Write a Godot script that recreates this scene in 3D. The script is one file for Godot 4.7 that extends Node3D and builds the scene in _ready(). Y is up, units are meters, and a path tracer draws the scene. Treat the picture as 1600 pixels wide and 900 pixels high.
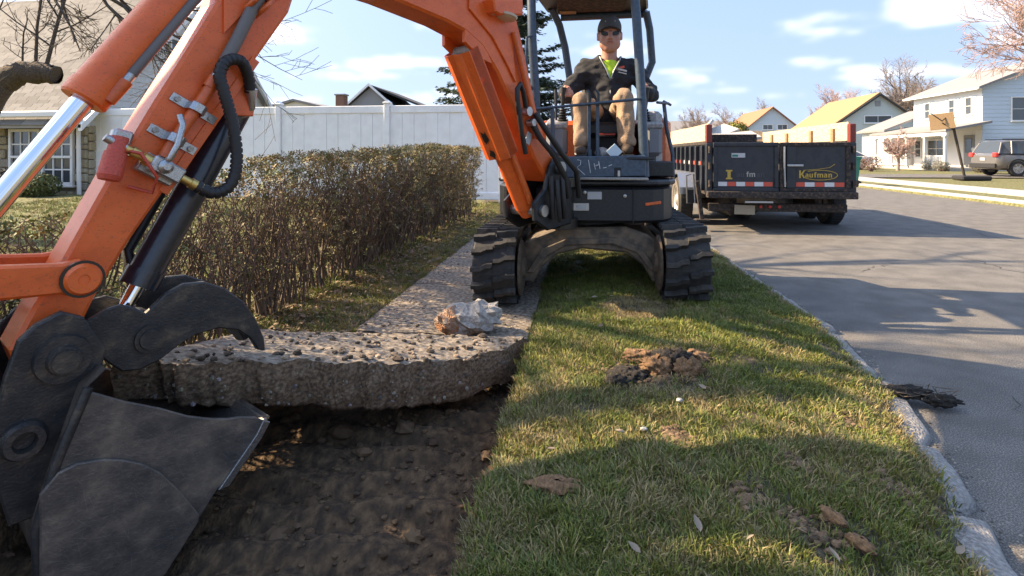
extends Node3D
# Street-side excavator scene. x runs across the street, -z runs up the street, y is up, metres.

var cur := Transform3D.IDENTITY     # frame in which shapes are being written
var org := Vector3.ZERO             # base of the thing being built
var rng := RandomNumberGenerator.new()
var M := {}
var font: SystemFont

class B:
	var v := PackedVector3Array()
	var n := PackedVector3Array()
	var c := PackedColorArray()
	var xf := Transform3D.IDENTITY
	var tint := Color.WHITE
	var tinted := false
	func tri(a: Vector3, b: Vector3, d: Vector3) -> void:
		var nn := (b - a).cross(d - a)
		if nn.length_squared() < 1e-16:
			return
		tri_n(a, b, d, nn, nn, nn)
	func tri_n(a: Vector3, b: Vector3, d: Vector3, na: Vector3, nb: Vector3, nd: Vector3) -> void:
		v.append(xf * a); v.append(xf * d); v.append(xf * b)
		n.append((xf.basis * na).normalized()); n.append((xf.basis * nd).normalized()); n.append((xf.basis * nb).normalized())
		if tinted:
			c.append(tint); c.append(tint); c.append(tint)
	func quad(a: Vector3, b: Vector3, d: Vector3, e: Vector3) -> void:
		tri(a, b, d); tri(a, d, e)
	func mesh(o := Vector3.ZERO) -> ArrayMesh:
		var arr := []
		arr.resize(Mesh.ARRAY_MAX)
		var vv := v
		if o != Vector3.ZERO:
			vv = PackedVector3Array()
			vv.resize(v.size())
			for i in v.size():
				vv[i] = v[i] - o
		arr[Mesh.ARRAY_VERTEX] = vv
		arr[Mesh.ARRAY_NORMAL] = n
		if tinted:
			arr[Mesh.ARRAY_COLOR] = c
		var m := ArrayMesh.new()
		m.add_surface_from_arrays(Mesh.PRIMITIVE_TRIANGLES, arr)
		return m
	# box with chamfered edges
	func box(center: Vector3, size: Vector3, bev := 0.0, bas := Basis.IDENTITY) -> void:
		var h := size * 0.5
		var e: float = minf(bev, minf(h.x, minf(h.y, h.z)) * 0.49)
		var P := func(sx: int, sy: int, sz: int, ax: int) -> Vector3:
			var p := Vector3(sx * (h.x - (0.0 if ax == 0 else e)), sy * (h.y - (0.0 if ax == 1 else e)), sz * (h.z - (0.0 if ax == 2 else e)))
			return center + bas * p
		for s in [-1, 1]:
			var f := [[P.call(s, -1, -1, 0), P.call(s, 1, -1, 0), P.call(s, 1, 1, 0), P.call(s, -1, 1, 0)], [P.call(-1, s, -1, 1), P.call(-1, s, 1, 1), P.call(1, s, 1, 1), P.call(1, s, -1, 1)], [P.call(-1, -1, s, 2), P.call(1, -1, s, 2), P.call(1, 1, s, 2), P.call(-1, 1, s, 2)]]
			for q in f:
				if s > 0:
					quad(q[0], q[1], q[2], q[3])
				else:
					quad(q[3], q[2], q[1], q[0])
		if e <= 0.0:
			return
		var mid := center
		for s in [-1, 1]:
			for t in [-1, 1]:
				facing(mid, [P.call(s, t, -1, 0), P.call(s, t, 1, 0), P.call(s, t, 1, 1), P.call(s, t, -1, 1)])
				facing(mid, [P.call(s, -1, t, 0), P.call(s, 1, t, 0), P.call(s, 1, t, 2), P.call(s, -1, t, 2)])
				facing(mid, [P.call(-1, s, t, 1), P.call(1, s, t, 1), P.call(1, s, t, 2), P.call(-1, s, t, 2)])
				for u in [-1, 1]:
					facing(mid, [P.call(s, t, u, 0), P.call(s, t, u, 1), P.call(s, t, u, 2)])
	func facing(mid: Vector3, q: Array) -> void:
		var nn: Vector3 = (q[1] - q[0]).cross(q[2] - q[0])
		var g: Vector3 = (q[0] + q[1] + q[2]) / 3.0 - mid
		if nn.dot(g) < 0.0:
			q.reverse()
		tri(q[0], q[1], q[2])
		if q.size() > 3:
			tri(q[0], q[2], q[3])
	# polygon in local xy pushed from z0 to z1, edges chamfered by bev
	func extr(poly: PackedVector2Array, z0: float, z1: float, bev := 0.0) -> void:
		var p := poly
		if Geometry2D.is_polygon_clockwise(p) == false:
			p = poly.duplicate()
		else:
			p = poly.duplicate(); p.reverse()
		var area := 0.0
		for i in p.size():
			area += p[i].cross(p[(i + 1) % p.size()])
		if area < 0.0:
			p.reverse()
		var k := p.size()
		var q := PackedVector2Array()
		for i in k:
			var a := (p[i] - p[(i + k - 1) % k]).normalized()
			var d := (p[(i + 1) % k] - p[i]).normalized()
			var inn := Vector2(-a.y, a.x) + Vector2(-d.y, d.x)
			var l: float = maxf(inn.length_squared() * 0.5, 0.35)
			q.append(p[i] + inn / l * bev)
		var idx := Geometry2D.triangulate_polygon(q)
		for i in range(0, idx.size(), 3):
			var a := q[idx[i]]
			var b := q[idx[i + 1]]
			var d := q[idx[i + 2]]
			if (b - a).cross(d - a) < 0.0:
				var t := b
				b = d
				d = t
			tri(Vector3(a.x, a.y, z1), Vector3(b.x, b.y, z1), Vector3(d.x, d.y, z1))
			tri(Vector3(a.x, a.y, z0), Vector3(d.x, d.y, z0), Vector3(b.x, b.y, z0))
		for i in k:
			var j := (i + 1) % k
			quad(Vector3(p[i].x, p[i].y, z0 + bev), Vector3(p[j].x, p[j].y, z0 + bev), Vector3(p[j].x, p[j].y, z1 - bev), Vector3(p[i].x, p[i].y, z1 - bev))
			if bev > 0.0:
				quad(Vector3(p[i].x, p[i].y, z1 - bev), Vector3(p[j].x, p[j].y, z1 - bev), Vector3(q[j].x, q[j].y, z1), Vector3(q[i].x, q[i].y, z1))
				quad(Vector3(q[i].x, q[i].y, z0), Vector3(q[j].x, q[j].y, z0), Vector3(p[j].x, p[j].y, z0 + bev), Vector3(p[i].x, p[i].y, z0 + bev))
	# round bar through points, radius may change
	func tube(pts: Array, rad, sides := 8, cap := true) -> void:
		var k := pts.size()
		var rings := []
		var norms := []
		var up := Vector3.ZERO
		for i in k:
			var d: Vector3 = pts[mini(i + 1, k - 1)] - pts[maxi(i - 1, 0)]
			if d.length_squared() < 1e-12:
				d = Vector3.UP
			d = d.normalized()
			if up == Vector3.ZERO:
				up = d.cross(Vector3(0.31, 0.17, 0.93)).normalized()
			up = (up - d * up.dot(d))
			up = up.normalized() if up.length() > 1e-5 else d.cross(Vector3(0.9, 0.1, 0.2)).normalized()
			var s := d.cross(up)
			var r: float = rad[i] if rad is Array else rad
			var ring := PackedVector3Array()
			var rn := PackedVector3Array()
			for j in sides:
				var an := TAU * j / sides
				var o := up * cos(an) + s * sin(an)
				ring.append(pts[i] + o * r)
				rn.append(o)
			rings.append(ring)
			norms.append(rn)
		for i in k - 1:
			for j in sides:
				var j2 := (j + 1) % sides
				tri_n(rings[i][j], rings[i][j2], rings[i + 1][j2], norms[i][j], norms[i][j2], norms[i + 1][j2])
				tri_n(rings[i][j], rings[i + 1][j2], rings[i + 1][j], norms[i][j], norms[i + 1][j2], norms[i + 1][j])
		if cap:
			for j in range(1, sides - 1):
				tri(rings[0][0], rings[0][j + 1], rings[0][j])
				tri(rings[k - 1][0], rings[k - 1][j], rings[k - 1][j + 1])
	# turned shape: profile of (along, radius) pairs on the axis a -> a + dir, hard edges
	func lathe(a: Vector3, dir: Vector3, prof: Array, sides := 16) -> void:
		var d := dir.normalized()
		var up := d.cross(Vector3(0.31, 0.93, 0.17)).normalized()
		var s := d.cross(up)
		for i in prof.size() - 1:
			var p0: Vector2 = prof[i]
			var p1: Vector2 = prof[i + 1]
			var sl := (p1 - p0)
			var nl := Vector2(-sl.y, sl.x).normalized()
			for j in sides:
				var a0 := TAU * j / sides
				var a1 := TAU * (j + 1) / sides
				var o0 := up * cos(a0) + s * sin(a0)
				var o1 := up * cos(a1) + s * sin(a1)
				var q0 := a + d * p0.x + o0 * p0.y
				var q1 := a + d * p0.x + o1 * p0.y
				var q2 := a + d * p1.x + o1 * p1.y
				var q3 := a + d * p1.x + o0 * p1.y
				var n0 := o0 * nl.y + d * nl.x
				var n1 := o1 * nl.y + d * nl.x
				if p0.y > 1e-6:
					tri_n(q0, q1, q2, n0, n1, n1)
				if p1.y > 1e-6:
					tri_n(q0, q2, q3, n0, n1, n0)
	# smooth sheet over a grid of points rows[i][j]
	func sheet(rows: Array, wrap := false) -> void:
		var h := rows.size()
		var w: int = rows[0].size()
		var nr := []
		for i in h:
			var line := PackedVector3Array()
			for j in w:
				var du: Vector3 = rows[i][(j + 1) % w if wrap else mini(j + 1, w - 1)] - rows[i][(j + w - 1) % w if wrap else maxi(j - 1, 0)]
				var dv: Vector3 = rows[mini(i + 1, h - 1)][j] - rows[maxi(i - 1, 0)][j]
				var nn := du.cross(dv)
				line.append(nn.normalized() if nn.length_squared() > 1e-18 else Vector3.UP)
			nr.append(line)
		for i in h - 1:
			for j in (w if wrap else w - 1):
				var k := (j + 1) % w
				tri_n(rows[i][j], rows[i][k], rows[i + 1][k], nr[i][j], nr[i][k], nr[i + 1][k])
				tri_n(rows[i][j], rows[i + 1][k], rows[i + 1][j], nr[i][j], nr[i + 1][k], nr[i + 1][j])

func nb() -> B:
	var b := B.new()
	b.xf = cur
	return b

func tb(col: Color) -> B:
	var b := nb()
	b.tinted = true
	b.tint = col
	return b

func V2(a: Array) -> PackedVector2Array:
	var p := PackedVector2Array()
	for i in range(0, a.size(), 2):
		p.append(Vector2(a[i], a[i + 1]))
	return p

func part(called: String, b: B, m: Material, parent: Node3D) -> MeshInstance3D:
	var o := MeshInstance3D.new()
	o.name = called
	o.mesh = b.mesh(org)
	o.material_override = m
	parent.add_child(o, true)
	return o

func put(called: String, mesh: Mesh, m: Material, parent: Node3D, t: Transform3D) -> MeshInstance3D:
	var o := MeshInstance3D.new()
	o.name = called
	o.mesh = mesh
	o.material_override = m
	parent.add_child(o, true)
	o.transform = t
	return o

func thing(called: String, label: String, category: String, at: Vector3, group := "") -> Node3D:
	var o := Node3D.new()
	o.name = called
	add_child(o, true)
	o.position = at
	org = at
	o.set_meta("label", label)
	o.set_meta("category", category)
	if group != "":
		o.set_meta("group", group)
	return o

func struct(called: String, b: B, m: Material) -> MeshInstance3D:
	org = Vector3.ZERO
	var o := part(called, b, m, self)
	o.set_meta("kind", "structure")
	return o

func stuff(o: Node3D) -> Node3D:
	o.set_meta("kind", "stuff")
	return o

func multi(called: String, mesh: Mesh, m: Material, xs: Array, cols: Array, parent: Node3D) -> MultiMeshInstance3D:
	var mm := MultiMesh.new()
	mm.transform_format = MultiMesh.TRANSFORM_3D
	mm.use_colors = true
	mm.mesh = mesh
	mm.instance_count = xs.size()
	for i in xs.size():
		mm.set_instance_transform(i, xs[i])
		mm.set_instance_color(i, cols[i])
	var o := MultiMeshInstance3D.new()
	o.name = called
	o.multimesh = mm
	o.material_override = m
	parent.add_child(o, true)
	stuff(o)
	return o

func lin(r: float, g: float, b: float) -> Color:
	return Color(r, g, b)

func rnd(a: float, b: float) -> float:
	return rng.randf_range(a, b)

func rv() -> Vector3:
	return Vector3(rnd(-1, 1), rnd(-1, 1), rnd(-1, 1))

var tex_made := {}
func noise_tex(freq: float, ramp: Array, kind := FastNoiseLite.TYPE_SIMPLEX, octaves := 5, size := 512, sd := 3) -> NoiseTexture2D:
	var nz := FastNoiseLite.new()
	nz.noise_type = kind
	nz.frequency = freq
	nz.fractal_octaves = octaves
	nz.seed = sd
	var t := NoiseTexture2D.new()
	t.width = size
	t.height = size
	t.seamless = true
	t.noise = nz
	var g := Gradient.new()
	var offs := PackedFloat32Array()
	var cols := PackedColorArray()
	for r in ramp:
		offs.append(r[0])
		var cc: Color = r[1]
		cols.append(cc.linear_to_srgb())
	g.offsets = offs
	g.colors = cols
	t.color_ramp = g
	return t

# paint or steel seen close: cloudy ground colours, patches, fine scratches and chips
func worn_tex(ramp: Array, freq: float, scratches: int, light: Color, chips: int, chip: Color, sd: int, along := 0.6) -> ImageTexture:
	var n := 1024
	var nz := FastNoiseLite.new()
	nz.seed = sd
	nz.frequency = freq
	nz.fractal_octaves = 8
	nz.fractal_gain = 0.62
	var src := nz.get_seamless_image(n, n)
	src.convert(Image.FORMAT_L8)
	var g := Gradient.new()
	var offs := PackedFloat32Array()
	var cols := PackedColorArray()
	for r in ramp:
		offs.append(r[0])
		var cc: Color = r[1]
		cols.append(cc.linear_to_srgb())
	g.offsets = offs
	g.colors = cols
	var lut := []
	for i in 256:
		var q := g.sample(i / 255.0)
		lut.append([q.r8, q.g8, q.b8])
	var data := src.get_data()
	var out := PackedByteArray()
	out.resize(n * n * 3)
	for i in n * n:
		var q: Array = lut[data[i]]
		out[i * 3] = q[0]
		out[i * 3 + 1] = q[1]
		out[i * 3 + 2] = q[2]
	var im := Image.create_from_data(n, n, false, Image.FORMAT_RGB8, out)
	var rg := RandomNumberGenerator.new()
	rg.seed = sd
	var ls := light.linear_to_srgb()
	for i in scratches:
		var a := along + rg.randfn(0.0, 0.5)
		var p := Vector2(rg.randf() * n, rg.randf() * n)
		var ln := int(rg.randf_range(10.0, 130.0) * (0.4 + rg.randf()))
		var k := rg.randf_range(0.12, 0.6)
		for s in ln:
			var xx := posmod(int(p.x), n)
			var yy := posmod(int(p.y), n)
			im.set_pixel(xx, yy, im.get_pixel(xx, yy).lerp(ls, k * sin(PI * s / ln)))
			p += Vector2.from_angle(a)
			a += rg.randfn(0.0, 0.01)
	var cs := chip.linear_to_srgb()
	for i in chips:
		var p := Vector2(rg.randf() * n, rg.randf() * n)
		var m := rg.randi_range(2, 22)
		for s in m:
			p += Vector2(rg.randfn(0.0, 1.2), rg.randfn(0.0, 1.2))
			im.set_pixel(posmod(int(p.x), n), posmod(int(p.y), n), cs)
	return ImageTexture.create_from_image(im)

func grey(freq: float, lo: float, hi: float, octaves := 5, sd := 3) -> NoiseTexture2D:
	var key := "g%f_%f_%f_%d_%d" % [freq, lo, hi, octaves, sd]
	if not tex_made.has(key):
		tex_made[key] = noise_tex(freq, [[0.2, Color(lo, lo, lo)], [0.8, Color(hi, hi, hi)]], FastNoiseLite.TYPE_SIMPLEX, octaves, 512, sd)
	return tex_made[key]

func bump_tex(freq: float, octaves := 5, sd := 11) -> NoiseTexture2D:
	var key := "b%f_%d_%d" % [freq, octaves, sd]
	if not tex_made.has(key):
		tex_made[key] = noise_tex(freq, [[0.0, Color.BLACK], [1.0, Color.WHITE]], FastNoiseLite.TYPE_SIMPLEX, octaves, 512, sd)
	return tex_made[key]

# material: linear colour, roughness, metallic; opts: tex, scale, bump (cm), bumptex, coat, vc
func mat(col: Color, rough := 0.7, metal := 0.0, o := {}) -> StandardMaterial3D:
	var m := StandardMaterial3D.new()
	m.albedo_color = col.linear_to_srgb()
	m.roughness = rough
	m.metallic = metal
	if o.has("tex"):
		m.albedo_texture = o.tex
	if o.has("bump"):
		m.heightmap_enabled = true
		m.heightmap_scale = o.bump
		m.heightmap_texture = o.get("bumptex", bump_tex(0.03))
	if o.has("tex") or o.has("bump"):
		m.uv1_triplanar = true
		m.uv1_world_triplanar = true
		var s: float = o.get("scale", 1.0)
		m.uv1_scale = Vector3(s, s, s)
	if o.has("coat"):
		m.clearcoat_enabled = true
		m.clearcoat = o.coat
		m.clearcoat_roughness = 0.15
	if o.has("rim"):
		m.rim_enabled = true
		m.rim = o.rim
		m.rim_tint = 0.5
	if o.get("vc", false):
		m.vertex_color_use_as_albedo = true
	return m

func gl(name_: String) -> Material:
	return M[name_]

func make_materials() -> void:
	var paint := worn_tex([[0.0, lin(0.52, 0.08, 0.012)], [0.35, lin(0.68, 0.112, 0.016)], [0.65, lin(0.74, 0.13, 0.02)], [1.0, lin(0.68, 0.14, 0.035)]], 0.006, 420, lin(0.12, 0.04, 0.025), 1500, lin(0.06, 0.04, 0.03), 21)
	M.orange = mat(Color.WHITE, 0.42, 0.0, {"tex": paint, "scale": 1.3, "bump": 0.04, "bumptex": bump_tex(0.02), "coat": 0.12})
	M.orange_clean = mat(lin(0.66, 0.118, 0.02), 0.4, 0.0, {"tex": grey(0.03, 0.72, 1.0), "scale": 1.5, "coat": 0.2})
	M.redcap = mat(lin(0.62, 0.085, 0.05), 0.5, 0.0, {"tex": grey(0.05, 0.6, 1.0), "scale": 4.0})
	M.chrome = mat(lin(0.85, 0.86, 0.88), 0.06, 1.0)
	M.zinc = mat(lin(0.55, 0.56, 0.57), 0.36, 0.9, {"tex": grey(0.06, 0.55, 1.0), "scale": 5.0})
	M.brass = mat(lin(0.6, 0.45, 0.16), 0.35, 0.9)
	M.black = mat(lin(0.016, 0.018, 0.022), 0.45, 0.0, {"tex": grey(0.03, 0.5, 1.0), "scale": 2.0, "bump": 0.05})
	M.blackcyl = mat(lin(0.018, 0.025, 0.04), 0.28, 0.0, {"tex": grey(0.03, 0.5, 1.0), "scale": 2.0, "coat": 0.4})
	M.hose = mat(lin(0.014, 0.014, 0.016), 0.5, 0.0, {"bump": 0.05, "scale": 6.0})
	M.braid = mat(lin(0.22, 0.2, 0.19), 0.6, 0.2, {"tex": grey(0.2, 0.4, 1.0), "scale": 8.0})
	M.rubber = mat(lin(0.028, 0.027, 0.027), 0.75, 0.0, {"tex": noise_tex(0.02, [[0.3, lin(0.6, 0.6, 0.62)], [0.55, lin(1.0, 0.98, 0.95)], [0.7, lin(2.2 / 2.2, 0.95, 0.85)]], FastNoiseLite.TYPE_SIMPLEX, 5, 512, 9), "scale": 2.0, "bump": 0.12})
	M.rubberdust = mat(lin(0.055, 0.049, 0.043), 0.8, 0.0, {"tex": grey(0.02, 0.5, 1.0), "scale": 2.5, "bump": 0.12})
	M.trackmud = mat(lin(0.13, 0.095, 0.065), 0.9, 0.0, {"tex": grey(0.02, 0.45, 1.0), "scale": 1.7, "bump": 0.4})
	M.bluegrey = mat(lin(0.055, 0.085, 0.125), 0.42, 0.15, {"tex": grey(0.03, 0.65, 1.0), "scale": 1.5, "bump": 0.04})
	var steel := worn_tex([[0.1, lin(0.04, 0.036, 0.034)], [0.42, lin(0.075, 0.063, 0.055)], [0.6, lin(0.115, 0.092, 0.074)], [0.78, lin(0.17, 0.135, 0.1)], [1.0, lin(0.26, 0.2, 0.14)]], 0.006, 2600, lin(0.36, 0.32, 0.28), 1800, lin(0.19, 0.15, 0.11), 5)
	M.bucket = mat(Color.WHITE, 0.55, 0.15, {"tex": steel, "scale": 1.3, "bump": 0.1, "bumptex": bump_tex(0.1, 6)})
	M.ear = mat(Color.WHITE, 0.48, 0.3, {"tex": worn_tex([[0.1, lin(0.018, 0.019, 0.022)], [0.5, lin(0.032, 0.032, 0.034)], [0.7, lin(0.06, 0.052, 0.044)], [0.85, lin(0.12, 0.095, 0.07)], [1.0, lin(0.2, 0.15, 0.1)]], 0.006, 700, lin(0.2, 0.18, 0.16), 500, lin(0.2, 0.16, 0.11), 6), "scale": 1.6, "bump": 0.1, "bumptex": bump_tex(0.1, 6)})
	M.worn = mat(lin(0.4, 0.38, 0.36), 0.32, 0.8, {"tex": grey(0.04, 0.45, 1.0), "scale": 5.0})
	M.grease = mat(lin(0.02, 0.017, 0.014), 0.35)
	var crossm := noise_tex(0.012, [[0.0, lin(0.05, 0.045, 0.04)], [0.5, lin(0.14, 0.105, 0.075)], [1.0, lin(0.23, 0.17, 0.11)]], FastNoiseLite.TYPE_SIMPLEX, 6, 512, 8)
	M.crossm = mat(Color.WHITE, 0.75, 0.1, {"tex": crossm, "scale": 1.2, "bump": 0.2})
	M.greycover = mat(lin(0.35, 0.34, 0.34), 0.5, 0.0, {"tex": grey(0.03, 0.6, 1.0), "scale": 2.0})
	M.console = mat(lin(0.16, 0.17, 0.19), 0.55)
	M.white = mat(lin(0.78, 0.78, 0.78), 0.5)
	M.label = mat(lin(0.6, 0.61, 0.62), 0.5, 0.0, {"tex": grey(0.15, 0.5, 1.0), "scale": 6.0})
	M.chalk = mat(lin(0.55, 0.57, 0.6), 0.9)
	M.lens = mat(lin(0.5, 0.47, 0.4), 0.2, 0.0, {"coat": 0.8})
	M.red = mat(lin(0.5, 0.03, 0.02), 0.4)
	M.tape_red = mat(lin(0.62, 0.09, 0.05), 0.45, 0.0, {"tex": grey(0.1, 0.7, 1.0), "scale": 4.0})
	M.tape_white = mat(lin(0.66, 0.67, 0.68), 0.45, 0.0, {"tex": grey(0.1, 0.7, 1.0), "scale": 4.0})
	# ground
	var soil := noise_tex(0.02, [[0.2, lin(0.03, 0.022, 0.015)], [0.5, lin(0.065, 0.048, 0.03)], [0.75, lin(0.11, 0.085, 0.05)], [1.0, lin(0.17, 0.13, 0.08)]], FastNoiseLite.TYPE_SIMPLEX, 7, 1024, 31)
	M.soil = mat(Color.WHITE, 0.95, 0.0, {"tex": soil, "scale": 0.8, "bump": 1.2, "bumptex": bump_tex(0.03, 7)})
	var lawn := noise_tex(0.02, [[0.15, lin(0.05, 0.055, 0.02)], [0.42, lin(0.10, 0.11, 0.035)], [0.6, lin(0.17, 0.155, 0.06)], [0.85, lin(0.25, 0.20, 0.10)]], FastNoiseLite.TYPE_SIMPLEX, 7, 1024, 41)
	M.lawn = mat(Color.WHITE, 0.95, 0.0, {"tex": lawn, "scale": 0.45, "bump": 2.0, "bumptex": bump_tex(0.06, 6)})
	var trench := noise_tex(0.016, [[0.15, lin(0.03, 0.019, 0.011)], [0.5, lin(0.075, 0.046, 0.024)], [0.7, lin(0.12, 0.074, 0.037)], [1.0, lin(0.18, 0.12, 0.065)]], FastNoiseLite.TYPE_SIMPLEX, 7, 1024, 51)
	M.trench = mat(Color.WHITE, 0.95, 0.0, {"tex": trench, "scale": 0.9, "bump": 0.7, "bumptex": bump_tex(0.12, 6)})
	var asph := noise_tex(0.22, [[0.0, lin(0.045, 0.043, 0.041)], [0.4, lin(0.105, 0.098, 0.091)], [0.62, lin(0.15, 0.139, 0.127)], [0.8, lin(0.27, 0.248, 0.22)], [1.0, lin(0.45, 0.42, 0.38)]], FastNoiseLite.TYPE_SIMPLEX, 3, 1024, 61)
	M.asphalt = mat(Color.WHITE, 0.88, 0.0, {"tex": asph, "scale": 0.55, "bump": 0.35, "bumptex": bump_tex(0.25, 3)})
	M.asphalt.detail_enabled = true
	M.asphalt.detail_blend_mode = BaseMaterial3D.BLEND_MODE_MUL
	M.asphalt.detail_albedo = grey(0.008, 0.72, 1.0, 5, 77)
	var walk := noise_tex(0.03, [[0.1, lin(0.085, 0.066, 0.048)], [0.42, lin(0.17, 0.138, 0.105)], [0.65, lin(0.25, 0.21, 0.165)], [1.0, lin(0.35, 0.3, 0.245)]], FastNoiseLite.TYPE_SIMPLEX, 7, 1024, 71)
	M.walk = mat(Color.WHITE, 0.9, 0.0, {"tex": walk, "scale": 0.7, "bump": 0.2, "bumptex": bump_tex(0.15, 5)})
	M.concrete = mat(lin(0.5, 0.48, 0.45), 0.88, 0.0, {"tex": grey(0.05, 0.6, 1.0, 6), "scale": 1.2, "bump": 0.5, "bumptex": bump_tex(0.07, 6)})
	M.kerbold = mat(lin(0.34, 0.32, 0.3), 0.9, 0.0, {"tex": grey(0.05, 0.5, 1.0, 6), "scale": 1.6, "bump": 0.8, "bumptex": bump_tex(0.07, 6)})
	var slab := noise_tex(0.03, [[0.1, lin(0.04, 0.027, 0.017)], [0.4, lin(0.115, 0.074, 0.045)], [0.6, lin(0.18, 0.12, 0.073)], [0.8, lin(0.25, 0.18, 0.115)], [1.0, lin(0.38, 0.31, 0.23)]], FastNoiseLite.TYPE_SIMPLEX, 7, 1024, 81)
	M.slab = mat(Color.WHITE, 0.92, 0.0, {"tex": slab, "scale": 1.4, "bump": 0.22, "bumptex": bump_tex(0.12, 7)})
	M.brokenconcrete = mat(lin(0.42, 0.385, 0.35), 0.92, 0.0, {"tex": grey(0.03, 0.5, 1.0, 6), "scale": 2.0, "bump": 0.5, "bumptex": bump_tex(0.07, 6)})
	M.darksoil = mat(lin(0.03, 0.024, 0.019), 0.95, 0.0, {"tex": grey(0.05, 0.4, 1.0), "scale": 2.0, "bump": 1.0})
	M.pebble = mat(Color.WHITE, 0.85, 0.0, {"vc": true})
	M.foliage = mat(Color.WHITE, 0.7, 0.0, {"vc": true})
	M.foliage.backlight_enabled = true
	M.foliage.backlight = Color(0.3, 0.28, 0.14)
	M.blade = mat(Color.WHITE, 0.62, 0.0, {"vc": true})
	M.blade.backlight_enabled = true
	M.blade.backlight = Color(0.22, 0.24, 0.08)
	M.bark = mat(lin(0.15, 0.118, 0.09), 0.95, 0.0, {"tex": grey(0.03, 0.4, 1.0, 6), "scale": 2.5, "bump": 1.2})
	M.barkgrey = mat(lin(0.24, 0.2, 0.18), 0.95)
	M.barkred = mat(lin(0.36, 0.25, 0.22), 0.95)
	M.stem = mat(lin(0.13, 0.098, 0.072), 0.9)
	# buildings
	M.vinyl = mat(lin(0.86, 0.865, 0.87), 0.42, 0.0, {"tex": grey(0.01, 0.93, 1.0), "scale": 0.5})
	M.siding = mat(lin(0.66, 0.65, 0.62), 0.6, 0.0, {"tex": grey(0.02, 0.86, 1.0), "scale": 0.6})
	M.siding_white = mat(lin(0.78, 0.78, 0.77), 0.6)
	M.siding_blue_and_shade = mat(lin(0.52, 0.6, 0.68), 0.6)  # paint of the blue house; on the white house gable, painted-in bluish shade
	M.siding_green = mat(lin(0.52, 0.56, 0.53), 0.6)
	M.siding_grey = mat(lin(0.28, 0.28, 0.28), 0.7)
	M.cream = mat(lin(0.62, 0.55, 0.42), 0.65)
	M.trim = mat(lin(0.76, 0.75, 0.73), 0.5)
	M.shutter = mat(lin(0.5, 0.62, 0.68), 0.6)
	for i in 4:
		var t: float = [0.82, 0.95, 1.07, 1.18][i]
		M["shingle%d" % i] = mat(lin(0.235 * t, 0.218 * t, 0.195 * t), 0.92, 0.0, {"tex": grey(0.12, 0.6, 1.0), "scale": 1.5, "bump": 0.3})
		M["stone%d" % i] = mat(lin([0.46, 0.54, 0.38, 0.5][i], [0.39, 0.48, 0.34, 0.41][i], [0.26, 0.35, 0.27, 0.25][i]), 0.92, 0.0, {"tex": grey(0.04, 0.6, 1.0), "scale": 2.0, "bump": 1.5})
	M.mortar = mat(lin(0.3, 0.27, 0.23), 0.95)
	M.roof_orange = mat(lin(0.36, 0.225, 0.115), 0.92, 0.0, {"tex": grey(0.08, 0.72, 1.0), "scale": 0.35, "bump": 1.0})
	M.roof_red = mat(lin(0.4, 0.17, 0.09), 0.92, 0.0, {"tex": grey(0.08, 0.72, 1.0), "scale": 0.35})
	M.roof_grey = mat(lin(0.27, 0.26, 0.26), 0.92, 0.0, {"tex": grey(0.08, 0.72, 1.0), "scale": 0.35})
	M.roof_dark = mat(lin(0.05, 0.05, 0.055), 0.9, 0.0, {"tex": grey(0.08, 0.72, 1.0), "scale": 0.35})
	M.glass = mat(lin(0.05, 0.06, 0.07), 0.08, 0.0)
	M.glass.metallic_specular = 0.8
	M.curtain = mat(lin(0.42, 0.42, 0.42), 0.9)
	M.dark = mat(lin(0.02, 0.02, 0.022), 0.8)
	M.brickred = mat(lin(0.2, 0.11, 0.08), 0.9)
	# trailer
	M.trailer = mat(lin(0.02, 0.024, 0.032), 0.42, 0.0, {"tex": noise_tex(0.01, [[0.2, lin(0.55, 0.6, 0.7)], [0.55, lin(0.9, 0.95, 1.0)], [0.75, lin(1.0, 0.9, 0.8)]], FastNoiseLite.TYPE_SIMPLEX, 6, 512, 13), "scale": 1.0, "bump": 0.05})
	M.rust = mat(Color.WHITE, 0.85, 0.1, {"tex": noise_tex(0.02, [[0.2, lin(0.02, 0.019, 0.019)], [0.55, lin(0.042, 0.034, 0.03)], [0.8, lin(0.09, 0.058, 0.04)], [1.0, lin(0.22, 0.17, 0.13)]], FastNoiseLite.TYPE_SIMPLEX, 6, 512, 14), "scale": 1.5, "bump": 0.2})
	M.plywood = mat(Color.WHITE, 0.8, 0.0, {"tex": noise_tex(0.035, [[0.1, lin(0.3, 0.2, 0.11)], [0.35, lin(0.52, 0.4, 0.26)], [0.7, lin(0.6, 0.48, 0.33)], [1.0, lin(0.68, 0.57, 0.42)]], FastNoiseLite.TYPE_CELLULAR, 3, 512, 15), "scale": 1.2})
	M.redpaint = mat(lin(0.22, 0.035, 0.022), 0.5, 0.0, {"tex": grey(0.04, 0.6, 1.0), "scale": 3.0})
	M.tyre = mat(lin(0.035, 0.034, 0.033), 0.8, 0.0, {"tex": grey(0.04, 0.6, 1.0), "scale": 2.0})
	M.tyredust = mat(lin(0.2, 0.17, 0.14), 0.9, 0.0, {"tex": grey(0.03, 0.5, 1.0), "scale": 2.0})
	M.rim = mat(lin(0.5, 0.48, 0.45), 0.5, 0.4, {"tex": grey(0.04, 0.6, 1.0), "scale": 3.0})
	M.yellow = mat(lin(0.62, 0.42, 0.07), 0.5, 0.0, {"tex": grey(0.1, 0.45, 1.0), "scale": 5.0})
	M.paleletter = mat(lin(0.5, 0.5, 0.46), 0.5, 0.0, {"tex": grey(0.1, 0.3, 1.0), "scale": 6.0})
	M.ghost = mat(lin(0.045, 0.05, 0.06), 0.6)
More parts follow.
